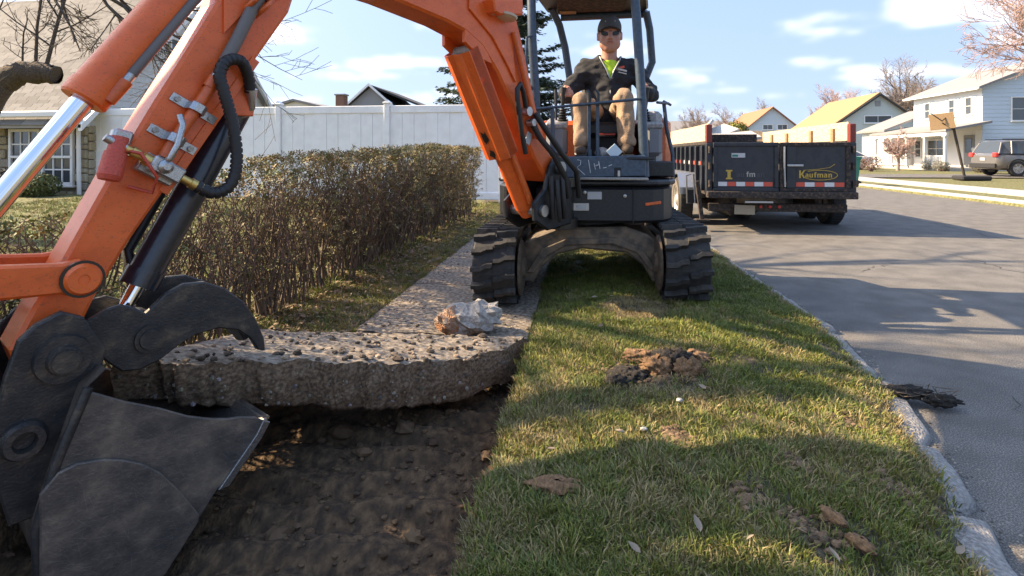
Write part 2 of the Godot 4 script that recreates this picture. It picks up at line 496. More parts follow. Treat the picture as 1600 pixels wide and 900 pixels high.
	M.plate = mat(lin(0.42, 0.36, 0.26), 0.6, 0.0, {"tex": grey(0.09, 0.45, 1.0), "scale": 5.0})
	M.greenbin = mat(lin(0.012, 0.16, 0.115), 0.5)
	M.carwhite = mat(lin(0.75, 0.76, 0.77), 0.25, 0.0, {"coat": 0.8})
	M.cargrey = mat(lin(0.2, 0.185, 0.17), 0.3, 0.5, {"coat": 0.8})
	M.cardark = mat(lin(0.05, 0.055, 0.07), 0.3, 0.2, {"coat": 0.8})
	M.tail = mat(lin(0.6, 0.04, 0.03), 0.2, 0.0, {"coat": 0.6})
	M.board = mat(lin(0.36, 0.24, 0.13), 0.7, 0.0, {"tex": grey(0.03, 0.7, 1.0), "scale": 1.0})
	# person
	M.skin = mat(lin(0.47, 0.235, 0.17), 0.5, 0.0, {"tex": grey(0.05, 0.8, 1.0), "scale": 6.0})
	M.skin.subsurf_scatter_enabled = true
	M.skin.subsurf_scatter_strength = 0.08
	M.lip = mat(lin(0.26, 0.09, 0.075), 0.5)
	M.jacket = mat(lin(0.012, 0.013, 0.018), 0.85, 0.0, {"bump": 0.25, "bumptex": bump_tex(0.08, 4), "scale": 3.0, "rim": 0.25})
	M.shirt = mat(lin(0.52, 0.78, 0.04), 0.75)
	M.khaki = mat(lin(0.37, 0.25, 0.16), 0.85, 0.0, {"tex": grey(0.03, 0.75, 1.0), "scale": 3.0, "bump": 0.25, "bumptex": bump_tex(0.05, 4)})
	M.boot = mat(lin(0.05, 0.03, 0.018), 0.7, 0.0, {"bump": 0.2, "scale": 5.0})
	M.cap = mat(lin(0.075, 0.078, 0.085), 0.85)
	M.shades = mat(lin(0.006, 0.006, 0.007), 0.4, 0.0)
	M.hair = mat(lin(0.03, 0.022, 0.016), 0.8)
	M.zip = mat(lin(0.4, 0.4, 0.4), 0.4, 0.6)
	M.pinkpatch = mat(lin(0.5, 0.22, 0.24), 0.8)
	M.leafdry = mat(lin(0.22, 0.14, 0.08), 0.8)
	M.leafpale = mat(lin(0.24, 0.19, 0.14), 0.8)
	M.clay = mat(lin(0.26, 0.15, 0.075), 0.95, 0.0, {"tex": grey(0.04, 0.5, 1.0, 6), "scale": 2.5, "bump": 1.0})
	M.rubble = mat(Color.WHITE, 0.9, 0.0, {"tex": noise_tex(0.012, [[0.2, lin(0.24, 0.2, 0.17)], [0.4, lin(0.4, 0.3, 0.22)], [0.55, lin(0.4, 0.2, 0.1)], [0.75, lin(0.36, 0.15, 0.06)]], FastNoiseLite.TYPE_SIMPLEX, 6, 512, 17), "scale": 2.2, "bump": 1.5, "bumptex": bump_tex(0.06, 6)})

var gn := FastNoiseLite.new()

func poly_at(tab: Array, z: float) -> float:
	if z >= tab[0][0]:
		return tab[0][1]
	for i in tab.size() - 1:
		if z >= tab[i + 1][0]:
			var t: float = (tab[i][0] - z) / (tab[i][0] - tab[i + 1][0])
			return lerpf(tab[i][1], tab[i + 1][1], smoothstep(0, 1, t) * 0.4 + t * 0.6)
	return tab[-1][1]

func kerb_x(z: float) -> float:
	return poly_at([[0.5, 0.72], [-0.8, 0.88], [-1.67, 1.10], [-2.2, 1.28], [-2.9, 1.45], [-3.8, 1.56], [-6.0, 1.52], [-9.6, 1.56], [-60.0, 1.6]], z)

func trench_left(z: float) -> float:
	return -1.40 - 0.55 * smoothstep(-2.9, -2.2, z) + 0.03 * gn.get_noise_1d(z * 90.0)

func trench_right(z: float) -> float:
	return -0.315 + 0.035 * gn.get_noise_1d(z * 130.0 + 40.0)

func in_trench(x: float, z: float) -> bool:
	return z > -3.26 and x > trench_left(z) and x < trench_right(z)

func gh(x: float, z: float) -> float:
	var nz := gn.get_noise_2d(x * 60.0, z * 60.0)
	if in_trench(x, z):
		var g := exp(-(pow(x + 1.45, 2) + pow(z + 1.7, 2)) / 0.35)
		var furrow := 0.02 * sin(z * 34.0 + 3.0 * gn.get_noise_2d(x * 30.0, z * 20.0))
		return -0.245 - 0.07 * g + 0.03 * nz + furrow + 0.03 * gn.get_noise_2d(x * 250.0, z * 250.0)
	if x > -1.40 and x < -0.315 and z < -3.0:
		return -0.10
	if x < -1.0:
		var up := 0.02 * smoothstep(-1.4, -2.4, x) + 0.15 * smoothstep(-3.0, -16.0, x)
		return up + 0.02 * nz
	var kx := kerb_x(z)
	if x > kx - 0.02 and x < 9.68:
		return -0.17
	if x >= 9.68:
		return -0.02 + 0.05 * smoothstep(9.8, 26.0, x)
	var bump := 0.07 * sin(clampf((x + 0.3) / (kx + 0.3), 0, 1) * PI) * smoothstep(0.8, -3.0, z) + 0.03 * nz
	return bump + 0.012 * gn.get_noise_2d(x * 300.0, z * 300.0) - 0.02 * smoothstep(kx - 0.2, kx, x)

func build_ground() -> void:
	gn.seed = 5
	gn.frequency = 0.02
	gn.fractal_octaves = 3
	cur = Transform3D.IDENTITY
	org = Vector3.ZERO
	var xs := [-260.0, -160.0, -100.0, -60.0, -40.0, -28.0, -20.0, -15.0, -11.0, -8.0, -6.0, -4.5, -3.5, -2.9, -2.5, -2.25, -2.1]
	var x := -2.0
	while x < 1.9:
		xs.append(x)
		x += 0.035
	xs += [2.0, 3.0, 5.0, 7.5, 9.6, 9.68, 9.72, 10.5, 12.0, 15.0, 20.0, 28.0, 40.0, 60.0, 100.0, 160.0, 260.0]
	var zs := [60.0, 20.0, 8.0, 4.0, 2.0, 1.0, 0.5, 0.0, -0.3, -0.6, -0.8]
	var z := -0.9
	while z > -6.0:
		zs.append(z)
		z -= 0.04
	zs += [-6.3, -6.7, -7.2, -7.8, -8.6, -9.6, -11.0, -13.0, -16.0, -20.0, -26.0, -34.0, -45.0, -60.0, -90.0, -140.0, -260.0]
	var hs := []
	for zz in zs:
		var line := PackedVector3Array()
		for xx in xs:
			line.append(Vector3(xx, gh(xx, zz), zz))
		hs.append(line)
	var nr := []
	for i in zs.size():
		var line := PackedVector3Array()
		for j in xs.size():
			var du: Vector3 = hs[i][mini(j + 1, xs.size() - 1)] - hs[i][maxi(j - 1, 0)]
			var dv: Vector3 = hs[mini(i + 1, zs.size() - 1)][j] - hs[maxi(i - 1, 0)][j]
			line.append(du.cross(dv).normalized())
		nr.append(line)
	var gb := nb()
	var tb_ := nb()
	var vb := nb()
	for i in zs.size() - 1:
		for j in xs.size() - 1:
			var cx: float = (xs[j] + xs[j + 1]) * 0.5
			var cz: float = (zs[i] + zs[i + 1]) * 0.5
			var b := gb
			if cz > -3.3 and cx > trench_left(cz) - 0.05 and cx < trench_right(cz) + 0.03:
				b = tb_
			elif cx > -2.3 and cx < 1.9 and cz > -30.0 and cz < 4.0:
				b = vb
			b.tri_n(hs[i][j], hs[i][j + 1], hs[i + 1][j + 1], nr[i][j], nr[i][j + 1], nr[i + 1][j + 1])
			b.tri_n(hs[i][j], hs[i + 1][j + 1], hs[i + 1][j], nr[i][j], nr[i + 1][j + 1], nr[i + 1][j])
	struct("ground", gb, M.lawn)
	struct("trench", tb_, M.trench)
	struct("verge_soil", vb, M.soil)
	# road
	var rows := []
	var zr := [30.0, 6.0, 2.0]
	z = 1.0
	while z > -12.0:
		zr.append(z)
		z -= 0.15
	zr += [-14.0, -18.0, -26.0, -40.0, -70.0, -120.0, -250.0]
	for zz in zr:
		var line := PackedVector3Array()
		for k in 26:
			var t := k / 25.0
			var xx: float = lerpf(kerb_x(zz) - 0.03 + 0.02 * gn.get_noise_1d(zz * 300.0), 9.7, pow(t, 1.6))
			line.append(Vector3(xx, -0.085 + 0.03 * sin(t * PI) + 0.004 * gn.get_noise_2d(xx * 40.0, zz * 40.0), zz))
		rows.append(line)
	var rb := nb()
	rb.sheet(rows)
	struct("road", rb, M.asphalt)
	# cracks in the asphalt
	var road: MeshInstance3D = get_node("road")
	for q in [[2.05, -1.2, 2.0, -3.0, 0.006], [1.75, -1.35, 1.95, -2.3, 0.004], [3.2, -4.6, 5.6, -5.4, 0.007], [4.4, -3.0, 4.1, -7.6, 0.006], [5.6, -6.0, 5.9, -16.0, 0.009], [2.6, -5.6, 3.4, -6.4, 0.005]]:
		var cb := nb()
		var p0 := Vector2(q[0], q[1])
		var p1 := Vector2(q[2], q[3])
		var nseg := int(p0.distance_to(p1) / 0.05)
		var pd := (p1 - p0).normalized().orthogonal()
		var prev := []
		for i in nseg + 1:
			var tt := float(i) / nseg
			var p := p0.lerp(p1, tt) + pd * (0.09 * gn.get_noise_1d(tt * 900.0 + q[0] * 77.0) + 0.03 * gn.get_noise_1d(tt * 5000.0))
			var hw: float = q[4] * (0.35 + absf(gn.get_noise_1d(tt * 3000.0 + 9.0)) * 2.0) * sin(PI * clampf(tt, 0.02, 0.98))
			var tr: float = pow(clampf((p.x - kerb_x(p.y) + 0.03) / (9.7 - kerb_x(p.y) + 0.03), 0.0, 1.0), 1.0 / 1.6)
			var y := -0.085 + 0.03 * sin(tr * PI) + 0.004 * gn.get_noise_2d(p.x * 40.0, p.y * 40.0) + 0.003
			var now := [Vector3(p.x - pd.x * hw, y, p.y - pd.y * hw), Vector3(p.x + pd.x * hw, y, p.y + pd.y * hw)]
			if i > 0:
				cb.quad(prev[0], prev[1], now[1], now[0])
			prev = now
		part("crack", cb, M.dark, road)
	# sidewalk in front of the hedge: cast panels with joints
	var sw := Node3D.new()
	sw.name = "sidewalk"
	sw.set_meta("kind", "structure")
	add_child(sw)
	org = Vector3.ZERO
	z = -3.26
	for k in 14:
		var z1: float = z - 1.2
		var b := nb()
		var rr := []
		var tilt := rnd(-0.012, 0.012)
		var nzz := 20 if k < 4 else 6
		for i in nzz + 1:
			var t := float(i) / nzz
			var zz := lerpf(z - 0.008, z1 + 0.008, t)
			var line := PackedVector3Array()
			for j in 19:
				var s := j / 18.0
				var xx := lerpf(-1.405, -0.325, s)
				var e := 0.0
				if k == 0 and i == 0:
					e = 0.05 * gn.get_noise_1d(xx * 170.0) + 0.04
				var edge: float = 0.012 if (i == 0 or i == nzz or j == 0 or j == 18) else 0.0
				line.append(Vector3(xx, 0.012 + tilt * (s - 0.5) - edge + 0.006 * gn.get_noise_2d(xx * 120.0, zz * 120.0), zz + e))
			rr.append(line)
		b.sheet(rr)
		# skirts
		for side in [[0, true], [nzz, false]]:
			var top: PackedVector3Array = rr[side[0]]
			for j in 18:
				var a: Vector3 = top[j]
				var d: Vector3 = top[j + 1]
				if side[1]:
					b.quad(a - Vector3(0, 0.13, 0.02), d - Vector3(0, 0.13, 0.02), d, a)
				else:
					b.quad(d - Vector3(0, 0.1, 0), a - Vector3(0, 0.1, 0), a, d)
		for i in nzz:
			b.quad(rr[i][18] - Vector3(0, 0.1, 0), rr[i + 1][18] - Vector3(0, 0.1, 0), rr[i + 1][18], rr[i][18])
			b.quad(rr[i + 1][0] - Vector3(0, 0.1, 0), rr[i][0] - Vector3(0, 0.1, 0), rr[i][0], rr[i + 1][0])
		part("panel", b, M.walk, sw)
		z = z1
	# old broken kerb along the verge
	var kb := Node3D.new()
	kb.name = "kerb"
	kb.set_meta("kind", "structure")
	add_child(kb)
	z = -0.6
	var idx := 0
	var lens := [0.8, 0.52, 0.43, 0.66, 0.75, 0.28, 0.82, 0.6, 0.7, 0.9, 0.9, 1.2, 1.0]
	while z > -26.0:
		var ln: float = lens[idx] if idx < lens.size() else 1.8
		var z1: float = z - ln
		var w: float = rnd(0.1, 0.155) if idx < 9 else 0.11
		var yy := rnd(-0.045, -0.02) if idx < 9 else -0.03
		var rr := []
		var n := 10
		for i in n + 1:
			var t := float(i) / n
			var zz := lerpf(z - 0.02, z1 + 0.02, t)
			var kx := kerb_x(zz) + 0.0
			var ends: float = pow(absf(t - 0.5) * 2.0, 22.0)
			var w0 := w * (1.0 - 0.45 * ends) + 0.02 * gn.get_noise_1d(zz * 220.0 + idx * 31.0)
			var yt := yy - 0.03 * ends + 0.008 * gn.get_noise_1d(zz * 400.0)
			rr.append(PackedVector3Array([Vector3(kx - w0 * 0.6, -0.16, zz), Vector3(kx - w0 * 0.6, yt - 0.02, zz), Vector3(kx - w0 * 0.5, yt, zz), Vector3(kx + w0 * 0.1, yt + 0.004, zz), Vector3(kx + w0 * 0.5, yt - 0.008, zz), Vector3(kx + w0 * 0.62, yt - 0.03, zz), Vector3(kx + w0 * 0.66, -0.16, zz)]))
		var b := nb()
		b.sheet(rr)
		for e in [0, n]:
			var q: PackedVector3Array = rr[e]
			for j in range(1, 5):
				b.facing(Vector3(q[2].x, -0.1, (z + z1) * 0.5), [q[0], q[j], q[j + 1]])
			b.facing(Vector3(q[2].x, -0.1, (z + z1) * 0.5), [q[0], q[5], q[6]])
		part("kerb_stone", b, M.kerbold, kb)
		z = z1
		idx += 1
	# far side: kerb, sidewalk strip, driveway
	var fk := Node3D.new()
	fk.name = "kerb_far"
	fk.set_meta("kind", "structure")
	add_child(fk)
	z = -6.0
	while z > -80.0:
		var b := nb()
		var ln := 3.0
		var low: float = 0.015 if (z < -23.5 and z > -31.0) else 0.045
		b.box(Vector3(9.78, low - 0.1, z - ln * 0.5), Vector3(0.2, 0.2, ln - 0.012), 0.02)
		part("kerb_stone", b, M.concrete, fk)
		z -= ln
	var fs := Node3D.new()
	fs.name = "sidewalk_far"
	fs.set_meta("kind", "structure")
	add_child(fs)
	z = -5.0
	while z > -80.0:
		var b := nb()
		b.box(Vector3(11.95, 0.0, z - 0.75), Vector3(1.2, 0.09, 1.488), 0.008)
		part("panel", b, M.concrete, fs)
		z -= 1.5
	var db := nb()
	db.sheet([PackedVector3Array([Vector3(9.9, 0.02, -26.3), Vector3(11.3, 0.035, -26.3)]), PackedVector3Array([Vector3(9.9, 0.02, -30.2), Vector3(11.3, 0.035, -30.2)])])
	db.sheet([PackedVector3Array([Vector3(12.6, 0.035, -26.3), Vector3(18.0, 0.05, -26.2), Vector3(30.0, 0.055, -26.2)]), PackedVector3Array([Vector3(12.6, 0.035, -30.2), Vector3(18.0, 0.05, -30.4), Vector3(30.0, 0.055, -30.4)])])
	struct("driveway", db, M.asphalt)

func tuft_mesh(blades: int, h: float, r: float, w: float) -> ArrayMesh:
	var b := tb(Color.WHITE)
	b.xf = Transform3D.IDENTITY
	for i in blades:
		var a := rnd(0, TAU)
		var p := Vector3(cos(a), 0, sin(a)) * r * sqrt(rng.randf())
		var lean := Vector3(cos(a + rnd(-0.8, 0.8)), 0, sin(a + rnd(-0.8, 0.8))) * rnd(0.2, 1.1)
		var hh := h * rnd(0.5, 1.15)
		var side := Vector3(-sin(a), 0, cos(a)).rotated(Vector3.UP, rnd(-1.5, 1.5)) * w * rnd(0.7, 1.2)
		var m := p + Vector3(0, hh * 0.6, 0) + lean * hh * 0.35
		var t := p + Vector3(0, hh * 0.9, 0) + lean * hh * 0.95
		var g := rnd(0.75, 1.2)
		b.tint = Color(g, g, g * rnd(0.8, 1.05))
		b.tri(p - side, p + side, m + side * 0.8)
		b.tri(p - side, m + side * 0.8, m - side * 0.8)
		b.tri(m - side * 0.8, m + side * 0.8, t)
	return b.mesh()

func grass_tint(straw: float) -> Color:
	if rng.randf() < straw:
		var k := rnd(0.7, 1.3)
		return Color(0.30 * k, 0.235 * k, 0.115 * k)
	var k2 := rnd(0.65, 1.35)
	var mix := rng.randf()
	return Color(lerpf(0.085, 0.215, mix) * k2, lerpf(0.13, 0.215, mix) * k2, lerpf(0.024, 0.038, mix) * k2)

func build_grass() -> void:
	cur = Transform3D.IDENTITY
	org = Vector3.ZERO
	var kinds := [tuft_mesh(16, 0.027, 0.03, 0.0016), tuft_mesh(13, 0.034, 0.028, 0.0018), tuft_mesh(12, 0.02, 0.036, 0.0018), tuft_mesh(15, 0.046, 0.03, 0.002)]
	var xs := [[], [], [], []]
	var cs := [[], [], [], []]
	var bare := [Vector3(0.42, 0.22, -2.70), Vector3(0.22, 0.13, -2.62), Vector3(0.48, 0.06, -1.72), Vector3(0.62, 0.08, -1.62), Vector3(0.34, 0.06, -2.08), Vector3(-0.08, 0.07, -1.74), Vector3(0.72, 0.05, -1.95), Vector3(0.98, 0.06, -1.9), Vector3(1.05, 0.05, -2.35), Vector3(0.02, 0.07, -2.3)]
	var tries := 62000
	for i in tries:
		var u := rng.randf()
		var zz: float = -0.9 - 9.0 * pow(u, 1.7)
		var xx: float = rnd(-0.36, kerb_x(zz) + 0.02)
		if xx < trench_right(zz) + rnd(-0.03, 0.01) and zz > -3.3:
			continue
		if zz < -3.3 and xx < -0.33:
			continue
		var skip := false
		for q in bare:
			var d := Vector2(xx - q.x, (zz - q.z) * 0.8).length()
			if d < q.y * rnd(0.5, 1.15):
				skip = true
				break
		if skip and rng.randf() < 0.93:
			continue
		var pn := gn.get_noise_2d(xx * 70.0 + 300.0, zz * 70.0)
		var pn2 := gn.get_noise_2d(xx * 16.0, zz * 16.0 + 900.0)
		if pn < -0.38 and rng.randf() < 0.7:
			continue
		var near_kerb: float = smoothstep(kerb_x(zz) - 0.22, kerb_x(zz), xx)
		if rng.randf() < near_kerb * 0.55:
			continue
		var straw := clampf(0.2 + pn * 0.55 + pn2 * 0.35 + near_kerb * 0.3, 0.05, 0.9)
		var deadp := Vector2(xx - 0.36, (zz + 3.75) * 0.7).length()
		if deadp < 0.2:
			straw = 0.95
		var k := 0
		var r := rng.randf()
		k = 0 if r < 0.4 else (1 if r < 0.65 else (2 if r < 0.88 else 3))
		var s := rnd(0.7, 1.15) * (0.75 if deadp < 0.25 else 1.0)
		var t := Transform3D(Basis(Vector3.UP, rnd(0, TAU)).scaled(Vector3(s, s * rnd(0.7, 1.1), s)), Vector3(xx, gh(xx, zz) - 0.004, zz))
		xs[k].append(t)
		cs[k].append(grass_tint(straw))
	# strip between hedge and sidewalk, lawn behind the hedge
	for i in 11000:
		var zz: float = -2.0 - 10.0 * pow(rng.randf(), 1.4)
		var xx: float = -2.05 + 0.78 * pow(rng.randf(), 1.3)
		if in_trench(xx, zz):
			continue
		var s := rnd(0.6, 1.1)
		var k := rng.randi_range(0, 3)
		xs[k].append(Transform3D(Basis(Vector3.UP, rnd(0, TAU)).scaled(Vector3(s, s, s)), Vector3(xx, gh(xx, zz) - 0.004, zz)))
		cs[k].append(grass_tint(0.42))
	for i in 22000:
		var zz: float = 0.5 - 12.0 * rng.randf()
		var xx: float = -2.0 - 9.0 * pow(rng.randf(), 1.5)
		var s := rnd(0.9, 1.7)
		var k := rng.randi_range(0, 3)
		xs[k].append(Transform3D(Basis(Vector3.UP, rnd(0, TAU)).scaled(Vector3(s * 1.3, s, s * 1.3)), Vector3(xx, gh(xx, zz) - 0.004, zz)))
		cs[k].append(grass_tint(0.3) * 1.25)
	var root := Node3D.new()
	root.name = "grass"
	add_child(root)
	root.set_meta("label", "short winter grass of the verge and lawn, green mixed with straw")
	root.set_meta("category", "grass")
	stuff(root)
	for k in 4:
		multi("tufts", kinds[k], M.blade, xs[k], cs[k], root)

func lump(b: B, p: Vector3, r: Vector3, rough: float, sd: int, n := 10, broken := false) -> void:
	var nz := FastNoiseLite.new()
	nz.seed = sd
	nz.frequency = 0.9
	var rows := []
	for i in n + 1:
		var th := PI * i / n
		var line := PackedVector3Array()
		for j in n * 2:
			var ph := TAU * j / (n * 2)
			var d := Vector3(sin(th) * cos(ph), cos(th), sin(th) * sin(ph))
			var k := 1.0 + rough * nz.get_noise_3d(d.x * 2.0, d.y * 2.0, d.z * 2.0) * 1.6 + rough * 0.6 * nz.get_noise_3d(d.x * 6.0, d.y * 6.0, d.z * 6.0)
			line.append(p + d * r * k)
		rows.append(line)
	rows.reverse()
	if broken or n <= 4:
		for i in rows.size() - 1:
			for j in n * 2:
				var k := (j + 1) % (n * 2)
				b.tri(rows[i][j], rows[i][k], rows[i + 1][k])
				b.tri(rows[i][j], rows[i + 1][k], rows[i + 1][j])
		return
	b.sheet(rows, true)

func build_debris() -> void:
	cur = Transform3D.IDENTITY
	# lifted slab
	var t := thing("concrete_slab", "thick broken sidewalk slab lifted by the bucket, dirt clinging to its broken edge", "slab", Vector3(-1.05, -0.1, -2.6))
	var fl := Vector3(-1.72, 0.33, -1.80)
	var fr := Vector3(-0.50, 0.045, -2.72)
	var br := Vector3(-0.335, 0.03, -3.16)
	var bl := Vector3(-1.74, 0.16, -2.70)
	var nz := FastNoiseLite.new()
	nz.seed = 8
	nz.frequency = 1.0
	nz.fractal_octaves = 4
	var rows := []
	var nu := 110
	for i in nu + 1:
		var u := float(i) / nu
		var th := lerpf(0.17, 0.225, smoothstep(0.0, 0.6, u)) * (1.0 - 0.15 * smoothstep(0.85, 1.0, u))
		var f := fl.lerp(fr, u)
		var k := bl.lerp(br, u)
		# the near right corner is broken off round
		if u > 0.8:
			f = f.lerp(k, 0.55 * pow((u - 0.8) / 0.2, 2.2))
		f += Vector3(0, 0, 0.06 * nz.get_noise_1d(u * 9.0) + 0.02 * nz.get_noise_1d(u * 45.0))
		k += Vector3(0, 0, 0.03 * nz.get_noise_1d(u * 11.0 + 60.0))
		var line := PackedVector3Array()
		var nt := 22
		var out := (f - k)
		out.y = 0
		out = out.normalized()
		for j in nt:
			line.append(k.lerp(f, float(j) / nt))
		for j in 16:
			var s := j / 15.0
			line.append(f + Vector3(0, -th * s, 0) + out * (0.012 * sin(s * PI) - 0.035 * s * s))
		var kb := k + Vector3(0, -th, 0)
		var fb := f + Vector3(0, -th, 0) - out * 0.03
		for j in 8:
			line.append(fb.lerp(kb, (j + 1) / 9.0))
		line.append(kb)
		for q in line.size():
			var p := line[q]
			var a := 0.005 if q < nt else 0.016
			line[q] = p + Vector3(nz.get_noise_3d(p.x * 9.0, p.y * 9.0, p.z * 9.0), nz.get_noise_3d(p.x * 9.0 + 50.0, p.y * 9.0, p.z * 9.0), nz.get_noise_3d(p.x * 9.0, p.y * 9.0 + 50.0, p.z * 9.0)) * a + Vector3(0, 1, 0) * nz.get_noise_3d(p.x * 40.0, p.y * 40.0, p.z * 40.0) * 0.006
		rows.append(line)
	rows.reverse()
	var b := nb()
	var tops := []
	var sides := []
	for r in rows:
		tops.append(r.slice(0, 23))
		var sl: PackedVector3Array = r.slice(22)
		sl.append(r[0])
		sides.append(sl)
	b.sheet(tops)
	part("worn_top", b, M.walk, t)
	b = nb()
	b.sheet(sides)
	for e in [0, nu]:
		var q: PackedVector3Array = rows[e]
		var mid := Vector3.ZERO
		for p in q:
			mid += p / q.size()
		for j in q.size():
			b.facing(Vector3(-1.05, 0.05, -2.6), [mid, q[j], q[(j + 1) % q.size()]])
	part("broken_slab", b, M.slab, t)
	# aggregate on the broken face and loose crumbs on top
	var pb := tb(Color.WHITE)
	for i in 170:
		var u := rng.randf()
		var s := rnd(0.05, 0.95)
		var f := fl.lerp(fr, u)
		var kk := bl.lerp(br, u)
		if u > 0.8:
			f = f.lerp(kk, 0.55 * pow((u - 0.8) / 0.2, 2.2))
		var out := (f - kk)
		out.y = 0
		out = out.normalized()
		f += Vector3(0, 0, 0.06 * nz.get_noise_1d(u * 9.0) + 0.02 * nz.get_noise_1d(u * 45.0))
		var th := lerpf(0.17, 0.225, smoothstep(0.0, 0.6, u))
		var p := f + Vector3(0, -th * s, 0) + out * (0.012 * sin(s * PI) - 0.035 * s * s - 0.004)
		var r := rnd(0.003, 0.010)
		var g := rnd(0.08, 0.34)
		pb.tint = Color(g, g * rnd(0.8, 0.95), g * rnd(0.6, 0.85))
		lump(pb, p, Vector3(r * rnd(0.8, 1.5), r, r * 0.8), 0.2, i, 3)
	stuff(part("aggregate", pb, M.pebble, t))
	var cb := tb(Color.WHITE)
	for i in 240:
		var u := rng.randf()
		var v := pow(rng.randf(), 1.4)
		var f := fl.lerp(fr, u)
		var kk := bl.lerp(br, u)
		var p := f.lerp(kk, v * 0.95 + 0.02)
		var dark := nz.get_noise_2d(p.x * 6.0, p.z * 6.0) > -0.05
		var r := rnd(0.003, 0.012) * (1.4 if rng.randf() < 0.1 else 1.0)
		var g := rnd(0.03, 0.1) if dark else rnd(0.1, 0.34)
		cb.tint = Color(g, g * 0.74, g * 0.52)
		lump(cb, p + Vector3(0, r * 0.5, 0), Vector3(r * rnd(0.8, 1.8), r * 0.8, r * rnd(0.8, 1.6)), 0.35, i + 1000, 4, true)
	stuff(part("loose_crumbs", cb, M.pebble, t))
	# rubble block on the sidewalk
	t = thing("concrete_rubble", "pale jagged concrete lump with rusty face lying on sidewalk before the left track", "rubble", Vector3(-0.69, 0.01, -3.25))
	b = nb()
	lump(b, Vector3(-0.69, 0.09, -3.27), Vector3(0.165, 0.09, 0.12), 0.34, 4, 9, true)
	part("jagged_block", b, M.brokenconcrete, t)
	b = nb()
	lump(b, Vector3(-0.79, 0.085, -3.22), Vector3(0.08, 0.08, 0.085), 0.34, 14, 9, true)
	part("rusty_face", b, M.rubble, t)
	b = nb()
	lump(b, Vector3(-0.61, 0.115, -3.29), Vector3(0.115, 0.08, 0.09), 0.34, 9, 8, true)
	part("jagged_knob", b, M.brokenconcrete, t)
	# clods and holes in the verge
	var k2 := 0
	for q in [[0.44, -2.72, 0.10, 0.05], [0.54, -2.79, 0.08, 0.035], [0.36, -2.66, 0.07, 0.045], [0.22, -2.6, 0.09, 0.03], [0.29, -2.80, 0.08, 0.03], [0.49, -2.62, 0.06, 0.05], [0.16, -2.52, 0.05, 0.025]]:
		t = thing("dirt_clod", "brown clod of torn-up earth in the dug patch on the verge", "clod", Vector3(q[0], gh(q[0], q[1]), q[1]), "clods of earth on the verge")
		b = nb()
		lump(b, Vector3(q[0], gh(q[0], q[1]) + q[3] * 0.35, q[1]), Vector3(q[2], q[3], q[2] * 0.8), 0.38, 40 + k2, 18)
		part("earth", b, M.clay if k2 % 3 != 0 else M.darksoil, t)
		k2 += 1
	for q in [[0.70, -1.63, 0.016, 0.04, 0.5], [0.735, -1.55, 0.017, 0.04, 0.6]]:
		t = thing("soil_plug", "finger-shaped brown plug of soil lying in the grass", "soil plug", Vector3(q[0], gh(q[0], q[1]), q[1]), "soil plugs")
		b = nb()
		b.xf = Transform3D(Basis(Vector3.UP, q[4]), Vector3(q[0], gh(q[0], q[1]) + 0.035, q[1]))
		lump(b, Vector3.ZERO, Vector3(q[2], q[2], q[3]), 0.25, 70 + k2, 12)
		part("plug", b, M.clay, t)
		k2 += 1
	t = thing("flat_stone", "flat brown stone in the shaded grass beside the trench", "stone", Vector3(-0.08, 0.0, -1.74))
	b = nb()
	lump(b, Vector3(-0.08, gh(-0.08, -1.74) + 0.012, -1.74), Vector3(0.085, 0.02, 0.04), 0.35, 91, 14)
	part("stone", b, M.clay, t)
	# crumbs of soil spilled on the sidewalk
	var pb0 := tb(Color.WHITE)
	for i in 700:
		var zz := -3.3 - 7.0 * pow(rng.randf(), 1.5)
		var ed := absf(rng.randfn(0.0, 0.16))
		var xx: float = (-1.4 + ed) if rng.randf() < 0.6 else (-0.33 - ed)
		if rng.randf() < 0.25:
			xx = rnd(-1.38, -0.35)
		var r := rnd(0.002, 0.006) * (1.8 if rng.randf() < 0.06 else 1.0)
		var g := rnd(0.07, 0.2)
		pb0.tint = Color(g, g * 0.76, g * 0.52)
		lump(pb0, Vector3(xx, 0.014 + r * 0.3, zz), Vector3(r * 1.3, r * 0.7, r * 1.2), 0.3, i, 3)
	org = Vector3.ZERO
	var go0 := part("spilled_soil", pb0, M.pebble, self)
	go0.set_meta("label", "crumbs of brown soil spilled over the sidewalk before the hedge")
	go0.set_meta("category", "soil")
	stuff(go0)
	var pbv := tb(Color.WHITE)
	for i in 900:
		var q: Array = [[0.42, -2.7, 0.2], [0.22, -2.62, 0.13], [0.48, -1.72, 0.06], [0.62, -1.62, 0.08], [0.34, -2.08, 0.06], [0.72, -1.95, 0.06], [0.98, -1.9, 0.07], [1.05, -2.35, 0.06]][rng.randi_range(0, 7)]
		var xx: float = q[0] + rng.randfn(0.0, q[2] * 0.6)
		var zz: float = q[1] + rng.randfn(0.0, q[2] * 0.6)
		var r := rnd(0.003, 0.012)
		var g := rnd(0.06, 0.22)
		pbv.tint = Color(g, g * 0.64, g * 0.36)
		lump(pbv, Vector3(xx, gh(xx, zz) + r * 0.4, zz), Vector3(r * 1.3, r * 0.8, r), 0.35, i, 4)
	org = Vector3.ZERO
	var gov := part("verge_crumbs", pbv, M.pebble, self)
	gov.set_meta("label", "brown soil crumbs scattered in the torn patches of the verge")
	gov.set_meta("category", "soil")
	stuff(gov)
